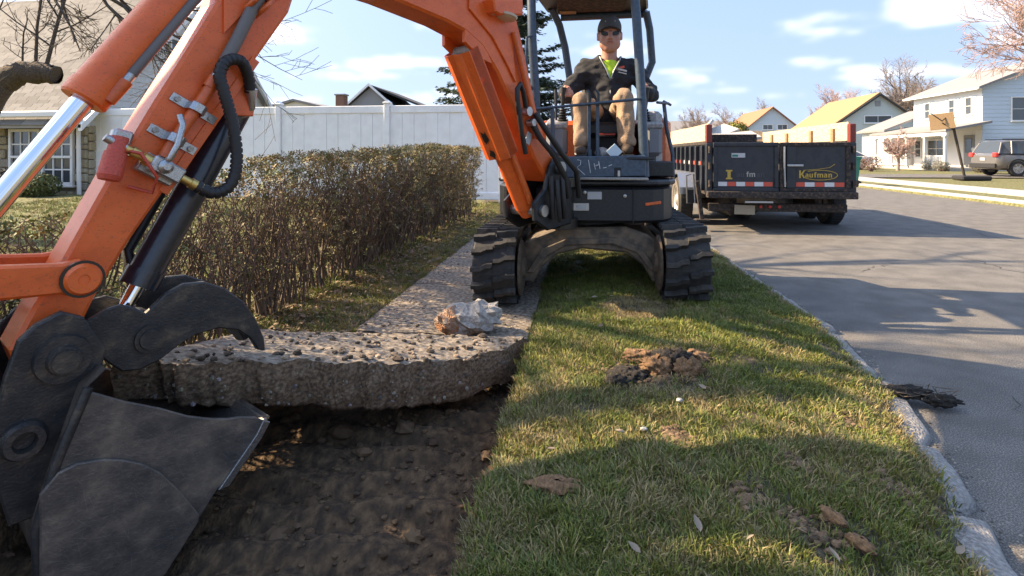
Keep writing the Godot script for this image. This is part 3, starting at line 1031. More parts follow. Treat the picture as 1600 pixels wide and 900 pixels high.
	# fallen leaves
	for i in 17:
		var zz := -1.45 - 2.6 * pow(rng.randf(), 1.5)
		var xx := rnd(-0.15, kerb_x(zz) - 0.05)
		if i == 0:
			xx = 2.25; zz = -3.05
		elif i == 1:
			xx = 0.315; zz = -1.56
		elif i == 2:
			xx = 0.44; zz = -1.50
		var yy: float = (gh(xx, zz) + 0.04) if xx < kerb_x(zz) else -0.055
		t = thing("fallen_leaf", ["curled brown dead leaf lying on the sunlit asphalt" if i == 0 else "dry curled dead leaf lying in the verge grass", "dry curled dead leaf lying in the verge grass"][mini(i, 1)], "leaf", Vector3(xx, yy, zz), "dead leaves on the ground")
		b = nb()
		b.xf = Transform3D(Basis.from_euler(Vector3(rnd(-0.5, 0.5), rnd(0, TAU), rnd(-0.5, 0.5))), Vector3(xx, yy, zz))
		var L := rnd(0.012, 0.026)
		var lr := []
		for a in 6:
			var s := a / 5.0
			var hw := L * 0.42 * sin(PI * pow(s, 0.8)) + 0.0008
			var cu := L * 0.5 * (s - 0.5) * (s - 0.5)
			lr.append(PackedVector3Array([Vector3(-hw, hw * 0.6 + cu, (s - 0.5) * L * 2.0), Vector3(0, cu, (s - 0.5) * L * 2.0), Vector3(hw, hw * 0.5 + cu, (s - 0.5) * L * 2.0)]))
		b.sheet(lr)
		part("blade", b, M.leafpale if i % 3 != 0 else M.leafdry, t)
	# small white stones
	for q in [[0.23, -2.1], [0.4, -2.32], [1.12, -1.5]]:
		t = thing("pebble", "small whitish stone in the grass of the verge", "stone", Vector3(q[0], gh(q[0], q[1]), q[1]), "white pebbles in the grass")
		b = nb()
		lump(b, Vector3(q[0], gh(q[0], q[1]) + 0.022, q[1]), Vector3(0.014, 0.009, 0.01), 0.3, int(q[0] * 300.0), 7)
		part("stone", b, M.concrete, t)
	# gutter litter: a clump of root and grass at the kerb, and flakes of old kerb
	t = thing("root_clump", "dark torn clump of roots and dirt sticking out over the kerb", "roots", Vector3(1.62, -0.05, -2.75))
	b = nb()
	lump(b, Vector3(1.5, -0.02, -2.78), Vector3(0.12, 0.025, 0.045), 0.35, 77, 18)
	lump(b, Vector3(1.63, -0.03, -2.72), Vector3(0.07, 0.025, 0.035), 0.4, 78, 16)
	part("dirt", b, M.darksoil, t)
	b = nb()
	for i in 26:
		var p := Vector3(rnd(1.4, 1.68), -0.02, rnd(-2.82, -2.7))
		b.tube([p, p + Vector3(rnd(-0.04, 0.06), rnd(0.01, 0.03), rnd(-0.03, 0.04)), p + Vector3(rnd(-0.04, 0.1), rnd(0.0, 0.035), rnd(-0.03, 0.05))], [0.003, 0.002, 0.001], 3)
	part("rootlets", b, M.stem, t)
	var pb2 := tb(Color.WHITE)
	for i in 900:
		var zz := -0.9 - 5.5 * pow(rng.randf(), 1.3)
		var xx := kerb_x(zz) + absf(rng.randfn(0.0, 0.07)) + 0.045
		var r := rnd(0.002, 0.007) * (2.2 if rng.randf() < 0.05 else 1.0)
		var g := rnd(0.06, 0.3)
		pb2.tint = Color(g, g * 0.9, g * 0.78)
		lump(pb2, Vector3(xx, -0.078, zz), Vector3(r, r * 0.7, r), 0.3, i, 3)
	org = Vector3.ZERO
	var go := part("gutter_grit", pb2, M.pebble, self)
	go.set_meta("label", "grit and crumbs strewn along the foot of the kerb")
	go.set_meta("category", "grit")
	stuff(go)
	var pb3 := tb(Color.WHITE)
	for i in 1000:
		var zz := -1.0 - 2.2 * rng.randf()
		var xx := rnd(trench_left(zz), trench_right(zz))
		var r := rnd(0.003, 0.013) * (rnd(1.5, 3.6) if rng.randf() < 0.12 else 1.0)
		var g := rnd(0.055, 0.13)
		pb3.tint = Color(g, g * 0.62, g * 0.33)
		lump(pb3, Vector3(xx, gh(xx, zz) + r * 0.3, zz), Vector3(r * rnd(0.9, 1.5), r * 0.75, r), 0.4, i, 5 if r > 0.012 else 3, r > 0.012)
	var go2 := part("trench_crumbs", pb3, M.pebble, self)
	go2.set_meta("label", "loose crumbs of brown earth on the trench floor")
	go2.set_meta("category", "soil")
	stuff(go2)

# one bare limb with its side branches; g: depth left, sh: shape of the tree
func limb(b: B, p: Vector3, d: Vector3, ln: float, r: float, depth: int, sh: Dictionary) -> void:
	var segs: int = 4 if depth >= 3 else (3 if depth >= 1 else 2)
	var pts := [p]
	var rad := [r]
	var q := p
	var dd := d.normalized()
	for i in segs:
		dd = (dd + rv() * sh.wob + Vector3.UP * sh.up * (0.12 if depth < 3 else 0.05)).normalized()
		q += dd * ln / segs
		pts.append(q)
		rad.append(maxf(r * lerpf(1.0, sh.taper, (i + 1.0) / segs), sh.rmin))
	b.tube(pts, rad, 7 if r > 0.05 else (5 if r > 0.015 else 3), depth == 0 and r > 0.01)
	if depth <= 0:
		return
	var n: int = sh.kids[clampi(depth - 1, 0, sh.kids.size() - 1)]
	for i in n:
		var t := lerpf(sh.start, 1.0, (i + rng.randf()) / n)
		var k: int = clampi(int(t * segs), 0, segs - 1)
		var f := t * segs - k
		var at: Vector3 = pts[k].lerp(pts[k + 1], f)
		var base: Vector3 = (pts[k + 1] - pts[k]).normalized()
		var perp := base.cross(rv()).normalized()
		var a: float = rnd(sh.spread * 0.6, sh.spread * 1.25)
		var nd := (base * cos(a) + perp * sin(a)).normalized()
		var rr: float = maxf(lerpf(rad[k], rad[k + 1], f) * rnd(0.45, 0.7), sh.rmin)
		limb(b, at, nd, ln * sh.ratio * rnd(0.7, 1.15), rr, depth - 1, sh)

func bare_tree(called: String, label: String, at: Vector3, h: float, r: float, m: Material, sh: Dictionary, group := "", depth := 4, sd := 1) -> Node3D:
	rng.seed = sd
	cur = Transform3D.IDENTITY
	var t := thing(called, label, "tree", at, group)
	var tr := nb()
	var th: float = h * sh.get("trunk", 0.3)
	var lean: Vector3 = sh.get("lean", Vector3.ZERO)
	var top := at + Vector3(0, th, 0) + lean * th
	tr.tube([at - Vector3(0, 0.2, 0), at + Vector3(0, th * 0.12, 0), at + Vector3(0, th * 0.5, 0) + lean * th * 0.4 + rv() * r * 0.4, top], [r * 1.35, r * 1.05, r * 0.9, r * 0.8], 10)
	part("trunk", tr, m, t)
	var b := nb()
	var n: int = sh.limbs
	for i in n:
		var a := TAU * (i + rnd(-0.3, 0.3)) / n
		var tilt: float = rnd(sh.open * 0.5, sh.open)
		var d := Vector3(cos(a) * sin(tilt), cos(tilt), sin(a) * sin(tilt))
		limb(b, top - Vector3(0, r * 0.5 + th * rnd(0.0, 0.22), 0), d, h * sh.first * rnd(0.75, 1.1), r * rnd(0.45, 0.62), depth, sh)
	limb(b, top - Vector3(0, r * 0.4, 0), Vector3(rnd(-0.1, 0.1), 1, rnd(-0.1, 0.1)), h * sh.first * 1.15, r * 0.66, depth, sh)
	part("crown", b, m, t)
	return t

func leaf_cloud(b: B, center: Vector3, rad: Vector3, n: int, size: float, tone: Color, shell := 0.55) -> void:
	for i in n:
		var d := rv().normalized()
		var k := pow(rng.randf(), 0.4) * (1.0 - shell) + shell
		var wob := 1.0 + 0.16 * gn.get_noise_3d(d.x * 120.0 + center.x * 40.0, d.y * 120.0, d.z * 120.0)
		var p := center + d * rad * k * wob
		var nn := (d + rv() * 0.8).normalized()
		var u := nn.cross(rv()).normalized() * size * rnd(0.6, 1.3)
		var w := nn.cross(u).normalized() * size * rnd(0.35, 0.7)
		var g := rnd(0.55, 1.4)
		b.tint = Color(tone.r * g * rnd(0.85, 1.2), tone.g * g, tone.b * g)
		b.tri_n(p - u, p - w, p + u, nn, nn, nn)
		b.tri_n(p - u, p + u, p + w, nn, nn, nn)

func hedge(label: String, z0: float, z1: float, x: float, wid: float, h0: float, h1: float, leaves: int, stems: int, tone: Color, sd: int) -> void:
	rng.seed = sd
	cur = Transform3D.IDENTITY
	var t := thing("hedge", label, "hedge", Vector3(x, gh(x, (z0 + z1) * 0.5), (z0 + z1) * 0.5), "clipped hedge along the sidewalk")
	var sb := nb()
	var ends := []
	for i in stems:
		var zz := lerpf(z0, z1, rng.randf())
		var clump: float = roundf(zz / 0.34) * 0.34
		zz = lerpf(zz, clump, 0.55)
		var h := lerpf(h0, h1, (zz - z0) / (z1 - z0))
		var xx := x + rng.randfn(0.0, wid * 0.16)
		var p := Vector3(xx, gh(xx, zz) - 0.03, zz)
		var q := p + Vector3(rng.randfn(0, wid * 0.16), h * rnd(0.35, 0.5), rng.randfn(0, 0.07))
		var e := Vector3(x + rnd(-wid * 0.48, wid * 0.48), gh(xx, zz) + h * rnd(0.7, 0.98), q.z + rng.randfn(0, 0.1))
		var r := rnd(0.005, 0.011)
		sb.tube([p, p.lerp(q, 0.5) + rv() * 0.02, q, q.lerp(e, 0.5) + rv() * 0.025, e], [r, r * 0.85, r * 0.7, r * 0.5, r * 0.28], 4, false)
		ends.append([q, e, h])
		for k in 7:
			var s := rnd(0.0, 1.0)
			var f := q.lerp(e, s) if k > 2 else p.lerp(q, rnd(0.3, 1.0))
			var g := f + Vector3(rnd(-1, 1) * wid * 0.35, rnd(-0.02, 0.22), rnd(-0.16, 0.16))
			g.x = clampf(g.x, x - wid * 0.52, x + wid * 0.52)
			g.y = minf(g.y, gh(xx, zz) + h * rnd(0.96, 1.02))
			sb.tube([f, f.lerp(g, 0.5) + rv() * 0.02, g], [r * 0.4, r * 0.3, r * 0.15], 3, false)
			ends.append([f, g, h])
			if k % 2 == 0:
				var g2 := g + rv() * 0.1
				g2.y = minf(g2.y, gh(xx, zz) + h)
				sb.tube([f.lerp(g, 0.6), g2], [r * 0.25, r * 0.12], 3, false)
				ends.append([f.lerp(g, 0.6), g2, h])
	part("branches", sb, M.stem, t)
	# small leaves carried by the twigs
	var lb := tb(Color.WHITE)
	lb.xf = Transform3D.IDENTITY
	for i in 4:
		var a := i * 1.6
		var c := Vector3(cos(a) * 0.012, rnd(-0.01, 0.014), sin(a) * 0.012)
		var u := Vector3(cos(a), rnd(-0.3, 0.6), sin(a)).normalized() * rnd(0.008, 0.0125)
		var w := u.cross(Vector3.UP).normalized() * 0.0056
		var g := rnd(0.7, 1.25)
		lb.tint = Color(g, g, g)
		lb.tri(c - u, c + u, c - w)
		lb.tri(c - u, c + w, c + u)
	var lm := lb.mesh()
	var xs := []
	var cs := []
	for i in leaves:
		var p: Vector3
		var h := 1.0
		if rng.randf() < 0.42:
			var e: Array = ends[rng.randi_range(0, ends.size() - 1)]
			p = e[0].lerp(e[1], rnd(0.25, 1.03)) + rv() * 0.02
		else:
			var zz := lerpf(z0, z1, rng.randf())
			h = lerpf(h0, h1, (zz - z0) / (z1 - z0))
			var face := rng.randf()
			var hy: float = h * (1.0 - 0.7 * pow(rng.randf(), 1.9))
			if zz > -5.4 and hy < h * 0.8 and rng.randf() < 0.55 * smoothstep(-5.4, -3.6, zz) + 0.1:
				continue
			if gn.get_noise_2d(zz * 60.0, hy * 60.0 + sd * 50.0) < -0.16 + 0.4 * (0.62 - hy / h):
				continue
			p = Vector3(x + (wid * 0.5 if face < 0.55 else -wid * 0.5) * rnd(0.78, 1.04), hy, zz)
			if rng.randf() < 0.33:
				p = Vector3(x + rnd(-0.5, 0.5) * wid, h * rnd(0.94, 1.02), zz)
			p.y += gh(p.x, p.z) + 0.07 * gn.get_noise_2d(p.x * 60.0, zz * 60.0)
			p.x += 0.13 * gn.get_noise_2d(p.z * 80.0, p.y * 80.0)
		var s := rnd(0.7, 1.35)
		xs.append(Transform3D(Basis.from_euler(Vector3(rnd(-1.2, 1.2), rnd(0, TAU), rnd(-1.2, 1.2))).scaled(Vector3(s, s, s)), p - org))
		var g := rnd(0.6, 1.45)
		var brown := rng.randf()
		var cc := tone.lerp(Color(0.26, 0.185, 0.09), 0.8 if brown < 0.42 else 0.0)
		cs.append(Color(cc.r * g, cc.g * g, cc.b * g))
	multi("leaves", lm, M.foliage, xs, cs, t)

func build_plants() -> void:
	hedge("thin leggy near stretch of hedge behind the excavator arm, lawn showing through", -0.6, -3.6, -2.12, 0.42, 0.72, 1.0, 3800, 230, Color(0.105, 0.125, 0.04), 11)
	hedge("tall clipped brown-green stretch of hedge between sidewalk and lawn", -3.5, -7.3, -2.14, 0.56, 1.04, 1.15, 12000, 330, Color(0.15, 0.145, 0.05), 12)
	hedge("squared far end of the hedge close to the white fence", -7.25, -9.6, -2.12, 0.66, 1.17, 1.2, 11000, 190, Color(0.21, 0.17, 0.065), 13)
	# leaf litter under the hedge
	rng.seed = 77
	var lb := tb(Color.WHITE)
	lb.xf = Transform3D.IDENTITY
	lb.tri_n(Vector3(-0.02, 0, 0), Vector3(0, 0.004, 0.011), Vector3(0.02, 0, 0), Vector3.UP, Vector3.UP, Vector3.UP)
	lb.tri_n(Vector3(-0.02, 0, 0), Vector3(0.02, 0, 0), Vector3(0, 0.004, -0.011), Vector3.UP, Vector3.UP, Vector3.UP)
	var xs := []
	var cs := []
	for i in 5000:
		var zz := rnd(-10.0, -1.5)
		var xx := rng.randfn(-2.05, 0.24)
		if xx > -1.38 or in_trench(xx, zz):
			continue
		xs.append(Transform3D(Basis.from_euler(Vector3(rnd(-0.6, 0.6), rnd(0, TAU), rnd(-0.6, 0.6))) * rnd(0.6, 1.3), Vector3(xx, gh(xx, zz) + rnd(0.005, 0.03), zz)))
		var g := rnd(0.5, 1.3)
		cs.append(Color(0.2 * g, 0.14 * g, 0.085 * g))
	var lit := multi("leaf_litter", lb.mesh(), M.foliage, xs, cs, self)
	lit.set_meta("label", "brown dead leaves littering the soil under the hedge")
	lit.set_meta("category", "leaf litter")
	# big old pruned tree left of the hedge; its limb stub hangs into view
	var big := {"limbs": 6, "open": 1.05, "first": 0.42, "wob": 0.16, "up": 0.35, "taper": 0.5, "rmin": 0.004, "kids": [2, 3, 3, 3], "start": 0.25, "ratio": 0.58, "spread": 0.75, "trunk": 0.56, "lean": Vector3(-0.05, 0, 0.0)}
	var t := bare_tree("bare_tree", "old bare tree with a sawn-off thick limb before the shingled house", Vector3(-7.75, 0.05, -5.7), 8.5, 0.24, M.bark, big, "", 4, 101)
	org = t.position
	var b := nb()
	rng.seed = 5
	var lp := [Vector3(-7.72, 1.2, -5.75), Vector3(-7.45, 1.66, -5.9), Vector3(-7.3, 2.02, -6.02), Vector3(-7.08, 2.14, -6.08), Vector3(-6.78, 2.12, -6.15), Vector3(-6.70, 2.11, -6.17)]
	var lr := [0.23, 0.17, 0.15, 0.14, 0.12, 0.125]
	var kp := []
	var kr := []
	for i in 5:
		for k in 6:
			var f := k / 6.0
			kp.append(lp[i].lerp(lp[i + 1], f) + rv() * 0.012)
			kr.append(lerpf(lr[i], lr[i + 1], f) * rnd(0.9, 1.12))
	kp.append(lp[5])
	kr.append(0.12)
	b.tube(kp, kr, 11)
	b.tube([Vector3(-7.2, 2.08, -6.05), Vector3(-7.5, 2.12, -5.95), Vector3(-7.9, 2.05, -5.9)], [0.11, 0.09, 0.08], 9)
	part("sawn_limb", b, M.bark, t)
	b = nb()
	for q in [[Vector3(-6.93, 2.2, -6.12), Vector3(0.0, 1.6, -0.05), 0.022], [Vector3(-6.80, 2.2, -6.14), Vector3(0.22, 1.65, -0.1), 0.026], [Vector3(-7.1, 2.22, -6.1), Vector3(0.1, 0.6, 0.1), 0.014], [Vector3(-7.35, 2.2, -6.0), Vector3(-0.1, 1.6, 0.1), 0.02]]:
		limb(b, q[0], q[1], q[1].length(), q[2], 2, {"wob": 0.12, "up": 0.5, "taper": 0.5, "rmin": 0.0035, "kids": [4, 7], "start": 0.12, "ratio": 0.45, "spread": 0.9})
	part("water_shoots", b, M.bark, t)
	b = nb()
	for q in [[Vector3(-7.2, 3.75, -6.2), Vector3(1.5, -1.2, -0.25), 0.04], [Vector3(-6.75, 3.6, -6.4), Vector3(1.8, -1.0, -0.4), 0.042], [Vector3(-6.5, 3.4, -6.5), Vector3(0.9, -1.1, 0.1), 0.026], [Vector3(-7.0, 3.3, -6.3), Vector3(0.7, -0.7, 0.1), 0.02]]:
		limb(b, q[0], q[1], q[1].length() * 1.15, q[2], 3, {"wob": 0.12, "up": -0.1, "taper": 0.4, "rmin": 0.0035, "kids": [4, 5, 7], "start": 0.12, "ratio": 0.5, "spread": 0.75})
	part("hanging_boughs", b, M.bark, t)
	# street tree out of view on the left: its bare limbs throw the stripes over verge and road
	var wide := {"limbs": 7, "open": 1.15, "first": 0.46, "wob": 0.14, "up": 0.25, "taper": 0.5, "rmin": 0.006, "kids": [1, 2, 2, 3], "start": 0.3, "ratio": 0.62, "spread": 0.7, "trunk": 0.3}
	bare_tree("bare_tree", "bare broad-crowned tree on the lawn left of the photographer", Vector3(-6.4, 0.1, -1.6), 8.0, 0.3, M.bark, wide, "", 3, 202)
	# far bare trees
	var ball := {"limbs": 8, "open": 0.85, "first": 0.36, "wob": 0.13, "up": 0.3, "taper": 0.45, "rmin": 0.011, "kids": [5, 6, 6, 6], "start": 0.2, "ratio": 0.56, "spread": 0.62, "trunk": 0.26}
	var spec := [
		["round-crowned bare grey tree above the trailer's left sideboard", Vector3(18.0, 0, -88), 9.6, 0.35, "barkgrey", 301],
		["smaller bare tree between the round-crowned tree and the blue gable", Vector3(23.0, 0, -92), 9.3, 0.3, "barkgrey", 302],
		["bare tree rising right behind the blue gabled house", Vector3(29.5, 0, -98), 12.0, 0.35, "barkgrey", 303],
		["reddish-brown bare tree behind the orange-roofed house", Vector3(33.5, 0, -78), 11.6, 0.35, "barkred", 304],
		["tall bare tree between the orange roof and the white house", Vector3(35.5, 0, -65), 13.0, 0.38, "barkgrey", 305]]
	for s in spec:
		var sh := ball.duplicate()
		bare_tree("bare_tree", s[0], s[1], s[2], s[3], M[s[4]], sh, "bare trees behind the houses", 4, s[5])
	var bud := ball.duplicate()
	bud.merge({"rmin": 0.009, "limbs": 9, "open": 1.2, "first": 0.40, "spread": 0.75, "kids": [5, 5, 6, 5], "trunk": 0.44}, true)
	bare_tree("budding_tree", "pinkish budding tree reaching over the street from beyond the white house", Vector3(20.4, 0, -24.5), 10.5, 0.22, M.barkred, bud, "", 4, 306)
	var small := ball.duplicate()
	small.merge({"rmin": 0.009, "limbs": 8, "open": 1.0, "first": 0.36, "trunk": 0.34, "kids": [5, 6, 6], "spread": 0.8, "up": -0.1}, true)
	bare_tree("ornamental_tree", "small mushroom-shaped bare tree on the lawn before the white porch", Vector3(20.2, 0, -38.0), 2.9, 0.1, M.barkred, small, "", 3, 307)
	# twigs of a tree in the sky between arm and boom
	# conifer behind the fence
	rng.seed = 404
	var ct := thing("conifer", "tall loose blue-green spruce behind the boom and the white fence", "tree", Vector3(-4.1, 0, -29.7))
	b = nb()
	b.tube([Vector3(-4.1, -0.1, -29.7), Vector3(-4.05, 5.0, -29.7), Vector3(-4.1, 11.4, -29.7)], [0.24, 0.15, 0.02], 8)
	part("trunk", b, M.bark, ct)
	var bb := nb()
	var nb_ := tb(Color.WHITE)
	for i in 210:
		var y := 1.6 + 9.4 * pow(rng.randf(), 0.9)
		var r: float = lerpf(4.6, 0.9, pow((y - 1.4) / 9.8, 1.4)) * rnd(0.55, 1.1)
		var a := rnd(0, TAU)
		var d := Vector3(cos(a), 0, sin(a))
		var p := Vector3(-4.08, y, -29.7)
		var e := p + d * r + Vector3(0, r * rnd(-0.22, 0.12), 0)
		var mid := p.lerp(e, 0.55) - Vector3(0, r * 0.09, 0)
		bb.tube([p, mid, e], [0.035, 0.02, 0.008], 4, false)
		var sprays := int(40 + 70 * r)
		for k in sprays:
			var s := pow(rnd(0.05, 1.0), 0.6)
			var q := (p.lerp(mid, s * 2.0) if s < 0.5 else mid.lerp(e, s * 2.0 - 1.0)) + Vector3(0, rnd(-0.1, 0.05), 0) + d.cross(Vector3.UP) * rng.randfn(0, 0.13 * r)
			var u := (d * rnd(0.3, 1.0) + d.cross(Vector3.UP) * rnd(-0.8, 0.8) + Vector3(0, rnd(-0.5, 0.1), 0)).normalized() * rnd(0.12, 0.28)
			var w := u.cross(Vector3.UP + rv() * 0.5).normalized() * rnd(0.03, 0.065)
			var g := rnd(0.6, 1.4)
			nb_.tint = Color(0.075 * g, 0.105 * g, 0.07 * g)
			nb_.tri(q - w, q + w, q + u)
			nb_.tri(q - u * 0.3, q + u * 0.6 + w * 1.4, q + u * 0.6 - w * 1.4)
	part("boughs", bb, M.bark, ct)
	stuff(part("needles", nb_, M.foliage, ct))
	# bushes
	rng.seed = 505
	ct = thing("evergreen_bush", "dense rounded yellow-green evergreen bush behind the trailer load", "bush", Vector3(6.3, 0, -24.0))
	b = nb()
	b.tube([Vector3(6.3, -0.1, -24), Vector3(6.3, 1.6, -24)], [0.12, 0.05], 6)
	part("stem", b, M.bark, ct)
	var eb := tb(Color.WHITE)
	for q in [[0.0, 1.55, 0.0, 0.8], [-0.4, 1.3, 0.2, 0.6], [0.4, 1.25, 0.1, 0.65], [0.15, 1.95, 0.0, 0.52], [-0.3, 1.85, 0.1, 0.42]]:
		leaf_cloud(eb, Vector3(6.3 + q[0], q[1], -24.0 + q[2]), Vector3(q[3], q[3], q[3]), 2600, 0.05, Color(0.15, 0.15, 0.025), 0.5)
	stuff(part("foliage", eb, M.foliage, ct))
	for q in [["brown leafless bush beside the white car", Vector3(17.6, 0, -36.0), 0.75, Color(0.16, 0.1, 0.08)], ["low grey bush before the porch rail of the white house", Vector3(22.4, 0, -38.4), 0.55, Color(0.2, 0.2, 0.16)], ["pale clipped bush by the porch post of the white house", Vector3(21.9, 0, -36.6), 0.5, Color(0.2, 0.2, 0.17)], ["dark bush at the porch steps of the white house", Vector3(22.5, 0, -34.2), 0.5, Color(0.12, 0.12, 0.09)]]:
		ct = thing("bush", q[0], "bush", q[1])
		b = nb()
		for k in 30:
			var d := (rv() + Vector3.UP * 1.2).normalized()
			b.tube([q[1] + rv() * 0.05, q[1] + d * q[2] * 0.5, q[1] + (d + rv() * 0.2) * q[2]], [0.02, 0.012, 0.006], 3, false)
		part("branches", b, M.barkred, ct)
		eb = tb(Color.WHITE)
		leaf_cloud(eb, q[1] + Vector3(0, q[2] * 0.7, 0), Vector3(q[2], q[2] * 0.7, q[2]), 1500, 0.035, q[3], 0.3)
		stuff(part("foliage", eb, M.foliage, ct))
	for q in [["dark leafless shrub under the window of the shingled house", Vector3(-13.3, 0.1, -10.7), 0.55, Color(0.07, 0.06, 0.045)], ["green shrub beside the dark one under the house window", Vector3(-12.2, 0.1, -10.8), 0.45, Color(0.1, 0.12, 0.04)]]:
		ct = thing("shrub", q[0], "shrub", q[1])
		eb = tb(Color.WHITE)
		leaf_cloud(eb, q[1] + Vector3(0, q[2] * 0.6, 0), Vector3(q[2], q[2] * 0.65, q[2]), 2400, 0.035, q[3], 0.3)
		stuff(part("foliage", eb, M.foliage, ct))
		b = nb()
		for k in 20:
			var d := (rv() + Vector3.UP * 1.2).normalized()
			b.tube([q[1] + rv() * 0.05, q[1] + d * q[2] * 0.8], [0.015, 0.006], 3, false)
		part("branches", b, M.stem, ct)

func wall_quad(b: B, o: Vector3, u: Vector3, w: float, y0: float, y1: float, th: float) -> void:
	var nrm := u.cross(Vector3.UP)
	b.box(o + u * w * 0.5 + Vector3(0, (y0 + y1) * 0.5, 0) - nrm * th * 0.5, Vector3(w, y1 - y0, th), 0.0, Basis(u, Vector3.UP, u.cross(Vector3.UP)))

# window on a wall: centre c, wall direction u (right as seen from outside), outward n
func window(root: Node3D, c: Vector3, u: Vector3, w: float, h: float, cols: int, rows: int, fm: Material, gm: Material, fr := 0.06) -> Node3D:
	var n := u.cross(Vector3.UP)
	var bs := Basis(u, Vector3.UP, n)
	var b := nb()
	for s in [-1, 1]:
		b.box(c + u * s * (w * 0.5 - fr * 0.5) + n * 0.03, Vector3(fr, h, 0.08), 0.008, bs)
		b.box(c + Vector3(0, s * (h * 0.5 - fr * 0.5), 0) + n * 0.03, Vector3(w - fr * 2.0, fr, 0.08), 0.008, bs)
	var o := part("window", b, fm, root)
	var pw := (w - fr * 2.0) / cols
	var ph := (h - fr * 2.0) / rows
	for i in cols:
		for j in rows:
			b = nb()
			b.box(c + u * ((i + 0.5) * pw - w * 0.5 + fr) + Vector3(0, (j + 0.5) * ph - h * 0.5 + fr, 0) + n * 0.012, Vector3(pw - 0.004, ph - 0.004, 0.012), 0.0, bs)
			part("pane", b, gm, o)
	b = nb()
	var any := false
	for i in range(1, cols):
		b.box(c + u * (i * pw - w * 0.5 + fr) + n * 0.026, Vector3(fr * 0.4, h - fr * 2.0, 0.03), 0.0, bs)
		any = true
	for j in range(1, rows):
		b.box(c + Vector3(0, j * ph - h * 0.5 + fr, 0) + n * 0.027, Vector3(w - fr * 2.0, fr * 0.45, 0.03), 0.0, bs)
		any = true
	if any:
		part("muntins", b, fm, o)
	b = nb()
	b.box(c + Vector3(0, -h * 0.5 - 0.025, 0) + n * 0.05, Vector3(w + 0.08, 0.05, 0.12), 0.008, bs)
	part("sill", b, fm, o)
	return o

# gabled block; ridge along z or x; roof slabs with overhang
func gable_block(root: Node3D, x0: float, x1: float, z0: float, z1: float, eave: float, ridge: float, along_z: bool, wm: Material, rm: Material, over := 0.3, base := 0.0) -> void:
	var b := nb()
	var cx := (x0 + x1) * 0.5
	var cz := (z0 + z1) * 0.5
	var poly: PackedVector2Array
	var hw: float
	if along_z:
		poly = V2([x0 - cx, base, x1 - cx, base, x1 - cx, eave, 0, ridge, x0 - cx, eave])
		b.xf = cur * Transform3D(Basis.IDENTITY, Vector3(cx, 0, 0))
		b.extr(poly, minf(z0, z1), maxf(z0, z1))
		hw = absf(x1 - x0) * 0.5
	else:
		poly = V2([z0 - cz, base, z1 - cz, base, z1 - cz, eave, 0, ridge, z0 - cz, eave])
		b.xf = cur * Transform3D(Basis(Vector3(0, 0, 1), Vector3.UP, Vector3(-1, 0, 0)), Vector3(0, 0, cz))
		b.extr(poly, -maxf(x0, x1), -minf(x0, x1))
		hw = absf(z1 - z0) * 0.5
	part("wall", b, wm, root)
	var slope := (ridge - eave) / hw
	var r := nb()
	var th := 0.14
	var ob := over
	for s in [-1, 1]:
		var pl := V2([0, ridge + 0.02, s * (hw + ob), eave - slope * ob + 0.02, s * (hw + ob), eave - slope * ob + 0.02 + th, 0, ridge + th + 0.02])
		if along_z:
			r.xf = cur * Transform3D(Basis.IDENTITY, Vector3(cx, 0, 0))
			r.extr(pl, minf(z0, z1) - over, maxf(z0, z1) + over)
		else:
			r.xf = cur * Transform3D(Basis(Vector3(0, 0, 1), Vector3.UP, Vector3(-1, 0, 0)), Vector3(0, 0, cz))
			r.extr(pl, -maxf(x0, x1) - over, -minf(x0, x1) + over)
	part("roof", r, rm, root)
	var f := nb()
	for s in [-1, 1]:
		if along_z:
			f.box(Vector3(cx + s * (hw + ob + 0.03), eave - slope * ob + 0.06, cz), Vector3(0.1, 0.13, absf(z1 - z0) + over * 2.0 + 0.02), 0.01)
		else:
			f.box(Vector3(cx, eave - slope * ob + 0.06, cz + s * (hw + ob + 0.03)), Vector3(absf(x1 - x0) + over * 2.0 + 0.02, 0.13, 0.1), 0.01)
	part("gutter", f, M.trim, root)

func build_fence() -> void:
	cur = Transform3D.IDENTITY
	var t := thing("vinyl_fence", "tall white vinyl privacy fence running back from the sidewalk behind the hedge", "fence", Vector3(-5.5, 0, -11.85))
	var x := -1.75
	while x > -12.2:
		var b := nb()
		b.box(Vector3(x, 1.1, -11.85), Vector3(0.13, 2.25, 0.13), 0.01)
		var p := part("post", b, M.vinyl, t)
		b = nb()
		b.box(Vector3(x, 2.245, -11.85), Vector3(0.17, 0.04, 0.17), 0.012)
		b.extr(V2([x - 0.07, 2.262, x + 0.07, 2.262, x, 2.32]), -11.92, -11.78)
		part("cap", b, M.vinyl, p)
		var x2 := x - 2.62
		for yy in [[2.10, 0.17], [0.16, 0.16]]:
			b = nb()
			b.box(Vector3((x + x2) * 0.5, yy[0], -11.85), Vector3(2.48, yy[1], 0.07), 0.01)
			part("rail", b, M.vinyl, t)
		var n := 9
		var w := 2.47 / n
		for i in n:
			b = nb()
			b.box(Vector3(x - 0.075 - (i + 0.5) * w, 1.13, -11.85 + 0.004 * ((i * 7) % 3 - 1)), Vector3(w - 0.003, 1.79, 0.03), 0.004)
			part("board", b, M.vinyl, t)
		x = x2

